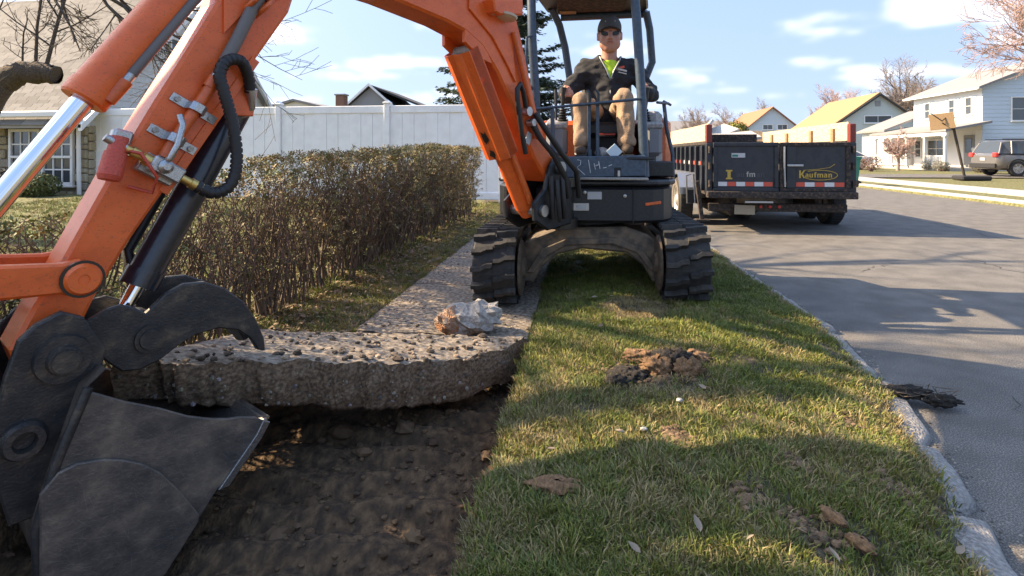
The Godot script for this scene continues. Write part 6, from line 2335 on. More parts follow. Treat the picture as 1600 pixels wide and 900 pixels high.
	b.tube([Vector3(0.22, 1.2, -0.125), Vector3(0.36, 1.56, -0.125), Vector3(0.48, 1.86, -0.125)], 0.018, 10)
	part("steel_pipe", b, M.orange_clean, boom)
	b = nb()
	b.tube([Vector3(0.385, 1.10, -0.15), Vector3(0.44, 1.24, -0.16), Vector3(0.485, 1.42, -0.165), Vector3(0.49, 1.50, -0.165), Vector3(0.455, 1.535, -0.16), Vector3(0.41, 1.49, -0.15), Vector3(0.365, 1.40, -0.135)], 0.016, 10)
	part("boom_hose", b, M.hose, boom)
	b = nb()
	b.tube([Vector3(0.33, 1.32, -0.14), Vector3(0.26, 1.2, -0.17), Vector3(0.16, 1.1, -0.2), Vector3(0.05, 0.95, -0.22), Vector3(-0.02, 0.8, -0.2)], 0.02, 10)
	part("boom_hose", b, M.hose, boom)
	b = nb()
	b.tube([Vector3(0.30, 1.36, -0.16), Vector3(0.22, 1.24, -0.2), Vector3(0.11, 1.1, -0.24), Vector3(-0.02, 0.98, -0.27), Vector3(-0.1, 0.8, -0.24)], 0.02, 10)
	part("boom_hose", b, M.hose, boom)
	b = nb()
	b.lathe(Vector3(0.355, 1.37, -0.12), Vector3(0, 0, -1), [Vector2(0, 0.03), Vector2(0.04, 0.03), Vector2(0.04, 0)], 12)
	b.lathe(Vector3(0.32, 1.30, -0.12), Vector3(0, 0, -1), [Vector2(0, 0.024), Vector2(0.05, 0.024), Vector2(0.05, 0)], 12)
	part("hose_fitting", b, M.zinc, boom)
	b = nb()
	b.box(Vector3(0.30, 1.20, -0.105), Vector3(0.05, 0.08, 0.01), 0.002, Basis(Vector3(0, 0, 1), 0.4))
	part("sticker", b, M.label, boom)
	# boom cylinder with its guard
	var ca := Vector3(0.19, 0.72, 0)
	var cb := Vector3(0.78, 1.70, 0)
	var cd := (cb - ca).normalized()
	b = nb()
	b.lathe(ca, cd, [Vector2(-0.05, 0.0), Vector2(-0.04, 0.05), Vector2(0.02, 0.062), Vector2(0.03, 0.068), Vector2(0.62, 0.068), Vector2(0.62, 0.035), Vector2(0.63, 0.0)], 22)
	var cyl := part("boom_cylinder", b, M.orange, t)
	b = nb()
	b.tube([ca + cd * 0.6, cb], 0.032, 14)
	part("rod", b, M.chrome, cyl)
	# guard: shallow channel over the upper half
	var side := Vector3(0, 0, 1)
	var front := cd.cross(side)
	if front.x < 0:
		front = -front
	b = nb()
	var prof := [[-0.1, -0.02], [-0.1, 0.065], [-0.055, 0.085], [-0.045, 0.098], [0.02, 0.085], [0.05, 0.098], [0.1, 0.075], [0.1, -0.02]]
	for i in prof.size() - 1:
		var p0: Vector3 = ca + cd * 0.45 + side * prof[i][0] + front * prof[i][1]
		var p1: Vector3 = ca + cd * 0.45 + side * prof[i + 1][0] + front * prof[i + 1][1]
		var ext := cd * 0.72
		var inn := (front * -0.006)
		b.quad(p0, p1, p1 + ext, p0 + ext)
		b.quad(p1 + inn, p0 + inn, p0 + inn + ext, p1 + inn + ext)
		b.quad(p0, p0 + inn, p1 + inn, p1)
		b.quad(p1 + ext, p1 + ext + inn, p0 + ext + inn, p0 + ext)
	part("rod_guard", b, M.orange, cyl)
	b = nb()
	for q in [[0.62, -0.03, 0.035], [0.5, -0.04, 0.03]]:
		var o: Vector3 = ca + cd * q[0] + side * (q[1] + 0.045) + front * 0.093
		var rim := []
		for k in 15:
			var an := TAU * k / 15.0
			rim.append(o + (side * cos(an) + cd * sin(an) * 1.3) * q[2] * rng.randf_range(0.45, 1.25))
		for k in 15:
			b.facing(ca, [o + front * 0.002, rim[k], rim[(k + 1) % 15]])
	part("worn_patch", b, M.grease, cyl)
	b = nb()
	b.tube([ca + cd * 0.08 + side * -0.085 + front * 0.03, ca + cd * 0.3 + side * -0.09 + front * 0.03, ca + cd * 0.55 + side * -0.085 + front * 0.03], 0.014, 8)
	part("cylinder_pipe", b, M.orange_clean, cyl)
	b = nb()
	b.tube([Vector3(0.2, 0.9, 0.13), Vector3(0.33, 1.15, 0.13), Vector3(0.5, 1.45, 0.125), Vector3(0.65, 1.62, 0.12)], 0.015, 8)
	part("hose", b, M.hose, t)
	b = nb()
	b.tube([Vector3(0.1, 1.02, 0.16), Vector3(0.02, 0.85, 0.3), Vector3(0.0, 0.66, 0.32), Vector3(-0.1, 0.58, 0.2)], 0.018, 8)
	part("hose", b, M.hose, t)
	b = nb()
	b.tube([Vector3(0.12, 0.95, -0.16), Vector3(0.14, 0.8, -0.18), Vector3(0.1, 0.66, -0.16)], 0.018, 8)
	part("hose", b, M.hose, t)
	b = nb()
	b.tube([Vector3(0.05, 0.95, -0.2), Vector3(0.08, 0.8, -0.23), Vector3(0.02, 0.66, -0.2)], 0.018, 8)
	part("hose", b, M.hose, t)
	b = nb()
	b.tube([Vector3(0.10, 0.92, -0.19), Vector3(0.12, 0.78, -0.215), Vector3(0.06, 0.64, -0.19)], 0.016, 8)
	part("hose", b, M.hose, t)
	# stick
	var stick_poly := V2([2.67, 0.47, 2.60, 0.63, 2.50, 0.81, 2.40, 0.965, 2.085, 1.46, 1.93, 1.70, 1.88, 1.86, 1.86, 2.02, 1.92, 2.14, 2.04, 2.17, 2.13, 2.08, 2.17, 1.86, 2.22, 1.68, 2.433, 1.28, 2.546, 1.057, 2.697, 0.737, 2.76, 0.62, 2.81, 0.51, 2.79, 0.44, 2.74, 0.405, 2.69, 0.42])
	b = nb()
	b.extr(stick_poly, -0.09, 0.09, 0.012)
	var stick := part("stick", b, M.orange, t)
	b = nb()
	b.extr(V2([2.42, 0.97, 2.09, 1.49, 2.06, 1.47, 2.39, 0.95]), -0.096, -0.086, 0.002)
	b.extr(V2([2.07, 1.72, 2.02, 1.80, 1.99, 1.78, 2.04, 1.70]), -0.098, -0.088, 0.002)
	part("flank_rib", b, M.orange, stick)
	b = nb()
	b.extr(V2([2.12, 1.66, 2.2, 1.56, 2.2, 1.70, 2.14, 1.86, 2.03, 1.96, 1.94, 1.9, 1.98, 1.74]), -0.104, -0.09, 0.004)
	part("doubler_plate", b, M.orange, stick)
	b = nb()
	b.lathe(Vector3(2.0, 2.05, -0.135), Vector3(0, 0, 1), [Vector2(0, 0), Vector2(0, 0.05), Vector2(0.27, 0.05), Vector2(0.27, 0)], 20)
	part("stick_pin", b, M.zinc, stick)
	# hydraulic pipe, clamps, sleeve
	b = nb()
	b.tube([Vector3(2.41, 1.085, -0.118), Vector3(2.38, 1.14, -0.118), Vector3(2.27, 1.325, -0.118), Vector3(2.235, 1.385, -0.118)], 0.021, 12)
	part("hydraulic_pipe", b, M.orange_clean, stick)
	b = nb()
	b.lathe(Vector3(2.262, 1.345, -0.118), Vector3(-0.5, 0.86, 0), [Vector2(0, 0.026), Vector2(0.045, 0.026), Vector2(0.045, 0.0)], 6)
	part("pipe_nut", b, M.orange_clean, stick)
	b = nb()
	b.lathe(Vector3(2.24, 1.385, -0.118), Vector3(-0.5, 0.86, 0), [Vector2(0, 0.019), Vector2(0.05, 0.019), Vector2(0.05, 0.023), Vector2(0.075, 0.023), Vector2(0.075, 0)], 12)
	part("hose_end", b, M.zinc, stick)
	b = nb()
	b.tube([Vector3(2.205, 1.447, -0.118), Vector3(2.16, 1.54, -0.12), Vector3(2.10, 1.68, -0.125), Vector3(2.03, 1.80, -0.13), Vector3(1.9, 2.0, -0.15)], 0.024, 12)
	part("sleeved_hose", b, M.braid, stick)
	b = nb()
	for s in [-0.022, 0.022]:
		b.tube([Vector3(2.10 + s, 1.66 + s * 0.4, -0.09), Vector3(2.095 + s, 1.68 + s * 0.4, -0.155), Vector3(2.06 + s, 1.72 + s * 0.4, -0.155), Vector3(2.05 + s, 1.73 + s * 0.4, -0.09)], 0.011, 6)
	part("hose_guide", b, M.orange_clean, stick)
	var pd := Vector3(-0.5, 0.86, 0).normalized()
	var pn := Vector3(0.86, 0.5, 0).normalized()
	for q in [Vector3(2.305, 1.265, 0), Vector3(2.375, 1.15, 0)]:
		b = nb()
		var prf := [[-0.085, -0.092], [-0.03, -0.094], [-0.026, -0.135], [-0.012, -0.146], [0.012, -0.146], [0.026, -0.135], [0.03, -0.094], [0.085, -0.092]]
		for i in prf.size() - 1:
			var a: Vector3 = q + pn * prf[i][0] + Vector3(0, 0, prf[i][1] - 0.004)
			var d: Vector3 = q + pn * prf[i + 1][0] + Vector3(0, 0, prf[i + 1][1] - 0.004)
			b.box((a + d) * 0.5, Vector3((d - a).length() + 0.003, 0.032, 0.005), 0.001, Basis((d - a).normalized(), pd, (d - a).normalized().cross(pd)))
		var cl := part("pipe_clamp", b, M.zinc, stick)
		for s in [-0.065, 0.065]:
			b = nb()
			b.lathe(q + pn * s + Vector3(0, 0, -0.096), Vector3(0, 0, -1), [Vector2(0, 0.011), Vector2(0.013, 0.011), Vector2(0.013, 0)], 6)
			part("bolt", b, M.worn, cl)
	# shut-off valve with couplings, lever and red cap
	var va := Vector3(2.56, 1.135, -0.15)
	var vb := Vector3(2.32, 0.985, -0.15)
	var vd := (vb - va).normalized()
	b = nb()
	b.box(va.lerp(vb, 0.60), Vector3(0.11, 0.055, 0.06), 0.006, Basis(vd, Vector3(0, 0, 1).cross(vd), Vector3(0, 0, 1)))
	b.box(Vector3(2.43, 1.045, -0.115), Vector3(0.12, 0.07, 0.05), 0.004, Basis(vd, Vector3(0, 0, 1).cross(vd), Vector3(0, 0, 1)))
	var vl := part("shutoff_valve", b, M.zinc, stick)
	b = nb()
	b.lathe(va, vd, [Vector2(0.0, 0.0), Vector2(0.0, 0.014), Vector2(0.05, 0.014), Vector2(0.05, 0.02), Vector2(0.075, 0.02), Vector2(0.075, 0.014), Vector2(0.09, 0.014), Vector2(0.09, 0.021), Vector2(0.125, 0.021), Vector2(0.125, 0)], 10)
	b.lathe(vb, -vd, [Vector2(-0.03, 0.02), Vector2(0.02, 0.02), Vector2(0.02, 0.015), Vector2(0.06, 0.015)], 10)
	part("coupling", b, M.brass, vl)
	b = nb()
	b.tube([va - vd * 0.035, va + vd * 0.03], [0.013, 0.017], 10)
	part("quick_coupler", b, M.zinc, vl)
	b = nb()
	b.tube([Vector3(2.42, 1.075, -0.185), Vector3(2.418, 1.085, -0.2), Vector3(2.395, 1.13, -0.2), Vector3(2.375, 1.20, -0.19), Vector3(2.382, 1.235, -0.18)], 0.011, 6)
	b.lathe(Vector3(2.425, 1.055, -0.16), Vector3(0, 0, -1), [Vector2(0, 0.028), Vector2(0.03, 0.024), Vector2(0.04, 0.012), Vector2(0.04, 0)], 12)
	part("valve_lever", b, M.zinc, vl)
	b = nb()
	var rd := Vector3(0.022, -0.085, -0.01).normalized()
	b.lathe(Vector3(2.553, 1.125, -0.145), rd, [Vector2(-0.035, 0.0), Vector2(-0.03, 0.026), Vector2(0.02, 0.028), Vector2(0.024, 0.034), Vector2(0.10, 0.036), Vector2(0.115, 0.03), Vector2(0.118, 0.0)], 20)
	part("dust_cap", b, M.redcap, stick)
	b = nb()
	b.tube([Vector3(2.555, 1.12, -0.12), Vector3(2.50, 1.10, -0.19), Vector3(2.45, 1.02, -0.18), Vector3(2.45, 0.965, -0.13), Vector3(2.52, 0.99, -0.12)], 0.006, 6)
	part("cap_strap", b, M.redcap, stick)
	b = nb()
	b.box(Vector3(2.535, 1.155, -0.11), Vector3(0.06, 0.05, 0.05), 0.008, Basis(Vector3(0, 0, 1), 0.3))
	part("cap_bracket", b, M.zinc, stick)
	# spiral-wrapped hose looping to the thumb cylinder
	var lp := [Vector3(2.32, 0.985, -0.15), Vector3(2.26, 0.955, -0.16), Vector3(2.205, 0.985, -0.17), Vector3(2.183, 1.08, -0.17), Vector3(2.197, 1.22, -0.165), Vector3(2.225, 1.33, -0.16), Vector3(2.238, 1.395, -0.155), Vector3(2.213, 1.447, -0.15), Vector3(2.157, 1.458, -0.14), Vector3(2.118, 1.41, -0.12), Vector3(2.10, 1.345, -0.10)]
	var cv := Curve3D.new()
	for i in lp.size():
		var tg: Vector3 = (lp[mini(i + 1, lp.size() - 1)] - lp[maxi(i - 1, 0)]) * 0.18
		cv.add_point(lp[i], -tg, tg)
	cv.bake_interval = 0.006
	var baked := cv.get_baked_points()
	var hp := []
	var hr := []
	for i in baked.size():
		hp.append(baked[i])
		hr.append(0.0225 if i % 5 != 0 else 0.017)
	b = nb()
	b.tube(hp, hr, 12)
	part("spiral_hose", b, M.hose, stick)
	b = nb()
	b.tube([Vector3(2.10, 1.355, -0.105), Vector3(2.092, 1.32, -0.095), Vector3(2.085, 1.285, -0.08), Vector3(2.10, 1.26, -0.06), Vector3(2.12, 1.255, -0.03)], [0.024, 0.016, 0.014, 0.015, 0.02], 10)
	part("elbow_fitting", b, M.zinc, stick)
	# bucket cylinder on the stick's outer side
	var q0 := Vector3(2.616, 1.277, 0)
	var q1 := Vector3(2.30, 1.75, 0)
	var qd := (q1 - q0).normalized()
	b = nb()
	b.lathe(q0, qd, [Vector2(0.0, 0.036), Vector2(0.0, 0.066), Vector2(0.008, 0.072), Vector2(0.06, 0.072), Vector2(0.06, 0.068), Vector2(0.75, 0.068), Vector2(0.75, 0.0)], 28)
	var bc := part("bucket_cylinder", b, M.orange, t)
	b = nb()
	b.lathe(q0 + Vector3(-0.06, 0.0, -0.045) + qd * 0.0, qd, [Vector2(0, 0.0), Vector2(0.0, 0.022), Vector2(0.09, 0.026), Vector2(0.09, 0.0)], 12)
	part("port_boss", b, M.orange_clean, bc)
	b = nb()
	b.tube([q0 + Vector3(-0.06, 0, -0.05) + qd * 0.08, q0 + Vector3(-0.06, 0, -0.05) + qd * 0.13], 0.017, 10)
	part("hose_end", b, M.zinc, bc)
	b = nb()
	b.tube([q0 + Vector3(-0.06, 0, -0.05) + qd * 0.12, q0 + Vector3(-0.06, 0, -0.05) + qd * 0.4, q0 + Vector3(-0.06, 0, -0.05) + qd * 0.7], 0.019, 10)
	part("braided_hose", b, M.braid, bc)
	var J := Vector3(2.96, 0.74, 0)
	b = nb()
	b.tube([q0 + qd * 0.01, J], 0.034, 24)
	part("rod", b, M.chrome, bc)
	# bucket linkage
	for s in [[-0.15, -0.105], [0.105, 0.15]]:
		b = nb()
		b.extr(V2([2.60, 0.705, 2.615, 0.74, 2.65, 0.765, 2.70, 0.76, 2.835, 0.775, 2.93, 0.80, 3.0, 0.78, 3.0, 0.69, 2.93, 0.67, 2.835, 0.675, 2.70, 0.665, 2.65, 0.648, 2.615, 0.665]), s[0], s[1], 0.008)
		part("guide_link", b, M.orange, t)
	b = nb()
	b.lathe(Vector3(2.648, 0.706, -0.172), Vector3(0, 0, 1), [Vector2(0, 0), Vector2(0, 0.014), Vector2(-0.004, 0.016), Vector2(-0.004, 0.042), Vector2(0.008, 0.05), Vector2(0.022, 0.05), Vector2(0.022, 0.05)], 24)
	part("link_boss", b, M.orange, t)
	b = nb()
	b.lathe(Vector3(2.648, 0.706, -0.162), Vector3(0, 0, 1), [Vector2(0, 0.05), Vector2(0.0, 0.058), Vector2(0.012, 0.058), Vector2(0.012, 0.05)], 24)
	part("grease_ring", b, M.grease, t)
	b = nb()
	b.extr(V2([2.90, 0.78, 3.02, 0.76, 3.0, 0.6, 2.86, 0.24, 2.80, 0.20, 2.75, 0.24, 2.77, 0.3, 2.9, 0.66]), -0.05, 0.05, 0.01)
	part("tipping_link", b, M.black, t)
	b = nb()
	b.lathe(Vector3(2.96, 0.74, -0.16), Vector3(0, 0, 1), [Vector2(0, 0), Vector2(0, 0.035), Vector2(0.32, 0.035), Vector2(0.32, 0)], 16)
	part("link_pin", b, M.zinc, t)
	# bucket
	b = nb()
	var shell := [[2.62, 0.42], [2.66, 0.386], [2.72, 0.2], [2.77, 0.02], [2.765, -0.1], [2.72, -0.2], [2.66, -0.265], [2.58, -0.30], [2.50, -0.30], [2.454, -0.286], [2.347, -0.162], [2.25, -0.05], [2.147, 0.035], [2.10, 0.08]]
	var rows := []
	for p in shell:
		var line := PackedVector3Array()
		for z in [-0.238, -0.1, 0.0, 0.1, 0.238]:
			line.append(Vector3(p[0], p[1], z))
		rows.append(line)
	b.sheet(rows)
	rows = []
	for p in shell:
		var line := PackedVector3Array()
		for z in [0.238, 0.1, 0.0, -0.1, -0.238]:
			line.append(Vector3(p[0] - 0.012, p[1] + 0.012, z))
		rows.append(line)
	b.sheet(rows)
	var bk := part("bucket", b, M.bucket, t)
	var sp := V2([2.66, 0.386, 2.56, 0.318, 2.464, 0.262, 2.38, 0.205, 2.305, 0.168, 2.25, 0.147, 2.206, 0.137, 2.15, 0.115, 2.099, 0.076, 2.13, 0.04, 2.147, 0.023, 2.25, -0.085, 2.284, -0.085, 2.347, -0.162, 2.454, -0.290, 2.52, -0.305, 2.6, -0.305, 2.68, -0.26, 2.74, -0.19, 2.775, -0.098, 2.78, 0.02, 2.73, 0.2])
	for s in [-1.0, 1.0]:
		b = nb()
		b.extr(sp, s * 0.2465 - 0.008, s * 0.2465 + 0.008, 0.003)
		var pl := part("side_plate", b, M.bucket, bk)
		b = nb()
		b.extr(V2([2.77, 0.13, 2.73, 0.175, 2.685, 0.183, 2.62, 0.168, 2.574, 0.146, 2.52, 0.11, 2.468, 0.058, 2.41, -0.03, 2.35, -0.14, 2.352, -0.162, 2.454, -0.284, 2.52, -0.298, 2.6, -0.298, 2.675, -0.255, 2.735, -0.186, 2.77, -0.098]), s * 0.262 - 0.0075, s * 0.262 + 0.0075, 0.004)
		part("wear_plate", b, M.bucket, pl)
		b = nb()
		b.extr(V2([2.10, 0.082, 2.135, 0.03, 2.25, -0.09, 2.285, -0.088, 2.15, 0.055, 2.125, 0.098]), s * 0.258 - 0.006, s * 0.258 + 0.006, 0.002)
		part("side_cutter", b, M.worn, pl)
		b = nb()
		b.tube([Vector3(2.655, 0.392, s * 0.25), Vector3(2.73, 0.2, s * 0.252), Vector3(2.775, 0.03, s * 0.252), Vector3(2.77, -0.1, s * 0.25)], 0.014, 8)
		part("edge_bar", b, M.ear, pl)
		b = nb()
		b.extr(V2([2.76, 0.59, 2.70, 0.615, 2.645, 0.585, 2.59, 0.47, 2.60, 0.40, 2.66, 0.34, 2.76, 0.02, 2.82, 0.02, 2.85, 0.16, 2.855, 0.3, 2.83, 0.45, 2.80, 0.55]), s * 0.145 - 0.018, s * 0.145 + 0.018, 0.005)
		part("ear", b, M.ear, bk)
		b = nb()
		b.lathe(Vector3(2.70, 0.474, s * 0.155), Vector3(0, 0, s), [Vector2(0, 0.075), Vector2(0.03, 0.07), Vector2(0.03, 0.045), Vector2(0.05, 0.04), Vector2(0.05, 0.008), Vector2(0.046, 0.008), Vector2(0.046, 0.0)], 24)
		part("pin_boss", b, M.ear, bk)
		b = nb()
		b.lathe(Vector3(2.79, 0.262, s * 0.155), Vector3(0, 0, s), [Vector2(0, 0.058), Vector2(0.025, 0.055), Vector2(0.04, 0.048), Vector2(0.04, 0.03), Vector2(0.01, 0.026), Vector2(0.01, 0.0)], 24)
		part("pin_boss", b, M.ear, bk)
	b = nb()
	b.box(Vector3(2.145, 0.045, 0), Vector3(0.12, 0.02, 0.49), 0.004, Basis(Vector3(0, 0, 1), -0.80))
	part("cutting_edge", b, M.worn, bk)
	# thumb
	for s in [[-0.105, -0.075], [0.075, 0.105]]:
		b = nb()
		b.extr(V2([2.78, 0.47, 2.76, 0.53, 2.70, 0.55, 2.66, 0.535, 2.62, 0.56, 2.57, 0.585, 2.53, 0.59, 2.49, 0.57, 2.46, 0.545, 2.40, 0.60, 2.34, 0.625, 2.27, 0.62, 2.20, 0.585, 2.13, 0.52, 2.08, 0.44, 2.045, 0.35, 2.04, 0.30, 2.07, 0.31, 2.10, 0.365, 2.15, 0.41, 2.22, 0.435, 2.30, 0.43, 2.36, 0.405, 2.42, 0.37, 2.48, 0.355, 2.53, 0.365, 2.56, 0.395, 2.60, 0.445, 2.64, 0.43, 2.68, 0.41, 2.74, 0.415]), s[0], s[1], 0.005)
		part("thumb_plate", b, M.ear, t)
	b = nb()
	b.box(Vector3(2.12, 0.40, 0), Vector3(0.03, 0.1, 0.15), 0.006, Basis(Vector3(0, 0, 1), -0.5))
	b.box(Vector3(2.30, 0.50, 0), Vector3(0.08, 0.04, 0.15), 0.006)
	part("thumb_web", b, M.ear, t)
	b = nb()
	b.lathe(Vector3(2.45, 0.457, -0.125), Vector3(0, 0, 1), [Vector2(0, 0), Vector2(0, 0.034), Vector2(0.008, 0.036), Vector2(0.008, 0.048), Vector2(0.25, 0.048), Vector2(0.25, 0)], 22)
	part("thumb_pin", b, M.ear, t)
	b = nb()
	b.lathe(Vector3(2.70, 0.474, -0.215), Vector3(0, 0, 1), [Vector2(0, 0), Vector2(0, 0.034), Vector2(0.43, 0.034), Vector2(0.43, 0)], 20)
	part("bucket_pin", b, M.ear, t)
	# thumb cylinder
	var t0 := Vector3(2.10, 1.30, 0)
	var t1 := Vector3(2.455, 0.625, 0)
	var td := (t1 - t0).normalized()
	var tl := (t1 - t0).length()
	b = nb()
	b.lathe(t0, td, [Vector2(-0.06, 0), Vector2(-0.05, 0.035), Vector2(0.0, 0.045), Vector2(0.01, 0.057), Vector2(tl - 0.06, 0.057), Vector2(tl - 0.06, 0.064), Vector2(tl, 0.064), Vector2(tl, 0.03)], 26)
	var tc := part("thumb_cylinder", b, M.blackcyl, t)
	b = nb()
	b.tube([t1 - td * 0.02, t1 + td * 0.13], 0.027, 20)
	part("rod", b, M.chrome, tc)
	b = nb()
	b.lathe(Vector3(2.45, 0.50, -0.04), Vector3(0, 0, 1), [Vector2(0, 0), Vector2(0, 0.04), Vector2(0.08, 0.04), Vector2(0.08, 0)], 16)
	b.box(t1 + td * 0.12, Vector3(0.06, 0.06, 0.06), 0.015)
	part("rod_eye", b, M.ear, tc)
	b = nb()
	b.tube([t0 + Vector3(0.05, -0.12, 0.07), t0.lerp(t1, 0.5) + Vector3(0.06, 0.03, 0.075), t0.lerp(t1, 0.85) + Vector3(0.07, 0.02, 0.06), t0.lerp(t1, 0.95) + Vector3(0.03, 0.02, 0.02)], 0.02, 10)
	part("cylinder_hose", b, M.hose, tc)
	b = nb()
	b.extr(V2([2.06, 1.36, 2.14, 1.38, 2.2, 1.33, 2.16, 1.25, 2.08, 1.25]), -0.085, -0.06, 0.004)
	b.extr(V2([2.06, 1.36, 2.14, 1.38, 2.2, 1.33, 2.16, 1.25, 2.08, 1.25]), 0.06, 0.085, 0.004)
	part("cylinder_bracket", b, M.orange, tc)
	cur = Transform3D.IDENTITY

# smooth union of tapered round bones, meshed as surface nets; bones: [a, b, ra, rb]
func nets(b: B, bones: Array, cell: float, k: float, cut = null) -> void:
	var lo := Vector3(1e9, 1e9, 1e9)
	var hi := -lo
	for q in bones:
		var m: float = maxf(q[2], q[3]) + cell * 3.0
		for p in [q[0], q[1]]:
			lo = lo.min(p - Vector3(m, m, m))
			hi = hi.max(p + Vector3(m, m, m))
	var nx := int((hi.x - lo.x) / cell) + 2
	var ny := int((hi.y - lo.y) / cell) + 2
	var nz := int((hi.z - lo.z) / cell) + 2
	var f := PackedFloat32Array()
	f.resize(nx * ny * nz)
	for q in bones:
		var a: Vector3 = q[0]
		var e: Vector3 = q[1]
		var ra: float = q[2]
		var rb: float = q[3]
		var m: float = maxf(ra, rb) + 3.0 / k + cell
		var l0 := a.min(e) - Vector3(m, m, m)
		var h0 := a.max(e) + Vector3(m, m, m)
		var ab := e - a
		var ll := maxf(ab.length_squared(), 1e-9)
		for iz in range(maxi(0, int((l0.z - lo.z) / cell)), mini(nz, int((h0.z - lo.z) / cell) + 2)):
			for iy in range(maxi(0, int((l0.y - lo.y) / cell)), mini(ny, int((h0.y - lo.y) / cell) + 2)):
				for ix in range(maxi(0, int((l0.x - lo.x) / cell)), mini(nx, int((h0.x - lo.x) / cell) + 2)):
					var p := lo + Vector3(ix, iy, iz) * cell
					var t := clampf((p - a).dot(ab) / ll, 0.0, 1.0)
					var d := p.distance_to(a + ab * t) - lerpf(ra, rb, t)
					if d < m:
						f[(iz * ny + iy) * nx + ix] += exp(-k * d)
	for i in f.size():
		f[i] = (-log(f[i]) / k) if f[i] > 1e-8 else 1.0
	if cut != null:
		for iz in nz:
			for iy in ny:
				for ix in nx:
					var i := (iz * ny + iy) * nx + ix
					if f[i] < 0.08:
						f[i] = cut.call(lo + Vector3(ix, iy, iz) * cell, f[i])
	var at := {}
	var pos := PackedVector3Array()
	var nor := PackedVector3Array()
	var sx := 1
	var sy := nx
	var sz := nx * ny
	for iz in nz - 1:
		for iy in ny - 1:
			for ix in nx - 1:
				var i := iz * sz + iy * sy + ix
				var c := [f[i], f[i + 1], f[i + sy], f[i + sy + 1], f[i + sz], f[i + sz + 1], f[i + sz + sy], f[i + sz + sy + 1]]
				var neg := 0
				for v in c:
					if v < 0.0:
						neg += 1
				if neg == 0 or neg == 8:
					continue
				var s := Vector3.ZERO
				var n := 0
				for e in [[0, 1], [2, 3], [4, 5], [6, 7], [0, 2], [1, 3], [4, 6], [5, 7], [0, 4], [1, 5], [2, 6], [3, 7]]:
					var v0: float = c[e[0]]
					var v1: float = c[e[1]]
					if (v0 < 0.0) != (v1 < 0.0):
						var t := v0 / (v0 - v1)
						var p0 := Vector3(e[0] & 1, (e[0] >> 1) & 1, e[0] >> 2)
						var p1 := Vector3(e[1] & 1, (e[1] >> 1) & 1, e[1] >> 2)
						s += p0.lerp(p1, t)
						n += 1
				at[i] = pos.size()
				pos.append(lo + (Vector3(ix, iy, iz) + s / n) * cell)
				nor.append(Vector3(c[1] + c[3] + c[5] + c[7] - c[0] - c[2] - c[4] - c[6], c[2] + c[3] + c[6] + c[7] - c[0] - c[1] - c[4] - c[5], c[4] + c[5] + c[6] + c[7] - c[0] - c[1] - c[2] - c[3]).normalized())
	for i in at:
		for ax in 3:
			var st: int = [sx, sy, sz][ax]
			var u: int = [sy, sz, sx][ax]
			var w: int = [sz, sx, sy][ax]
			if (f[i] < 0.0) == (f[i + st] < 0.0):
				continue
			if not (at.has(i - u) and at.has(i - w) and at.has(i - u - w)):
				continue
			var q := [at[i], at[i - u], at[i - u - w], at[i - w]]
			if f[i] < 0.0:
				q.reverse()
			q.reverse()
			b.tri_n(pos[q[0]], pos[q[1]], pos[q[2]], nor[q[0]], nor[q[1]], nor[q[2]])
			b.tri_n(pos[q[0]], pos[q[2]], pos[q[3]], nor[q[0]], nor[q[2]], nor[q[3]])

func hand(b: B, wrist: Vector3, knuckle: Vector3, side: Vector3, curl: Vector3, thumb_side: float) -> void:
	# palm from wrist to knuckles; fingers go on along the palm then curl round the grip
	var d := (knuckle - wrist).normalized()
	var bones := []
	for i in 4:
		var o := side * (i - 1.5) * 0.019
		bones.append([wrist + o * 0.6, knuckle + o, 0.017, 0.012])
	for i in 4:
		var o := side * (i - 1.5) * 0.0195
		var L: float = [0.036, 0.042, 0.039, 0.031][i]
		var k := knuckle + o
		var a := k + (d * 0.55 + curl * 0.75).normalized() * L
		var c := a + (curl * 0.8 - d * 0.55).normalized() * L * 0.75
		var e := c + (-d * 0.95 + curl * 0.05).normalized() * L * 0.6
		bones.append([k, a, 0.0105, 0.0095])
		bones.append([a, c, 0.0095, 0.0088])
		bones.append([c, e, 0.0088, 0.0078])
	var t0 := wrist.lerp(knuckle, 0.3) + side * thumb_side * 0.03
	var t1 := t0 + (side * thumb_side * 0.6 + d * 0.6 + curl * 0.5).normalized() * 0.035
	var t2 := t1 + (d * 0.6 + curl * 0.8 - side * thumb_side * 0.2).normalized() * 0.03
	bones.append([t0, t1, 0.014, 0.0115])
	bones.append([t1, t2, 0.0115, 0.0095])
	nets(b, bones, 0.0042, 260.0)

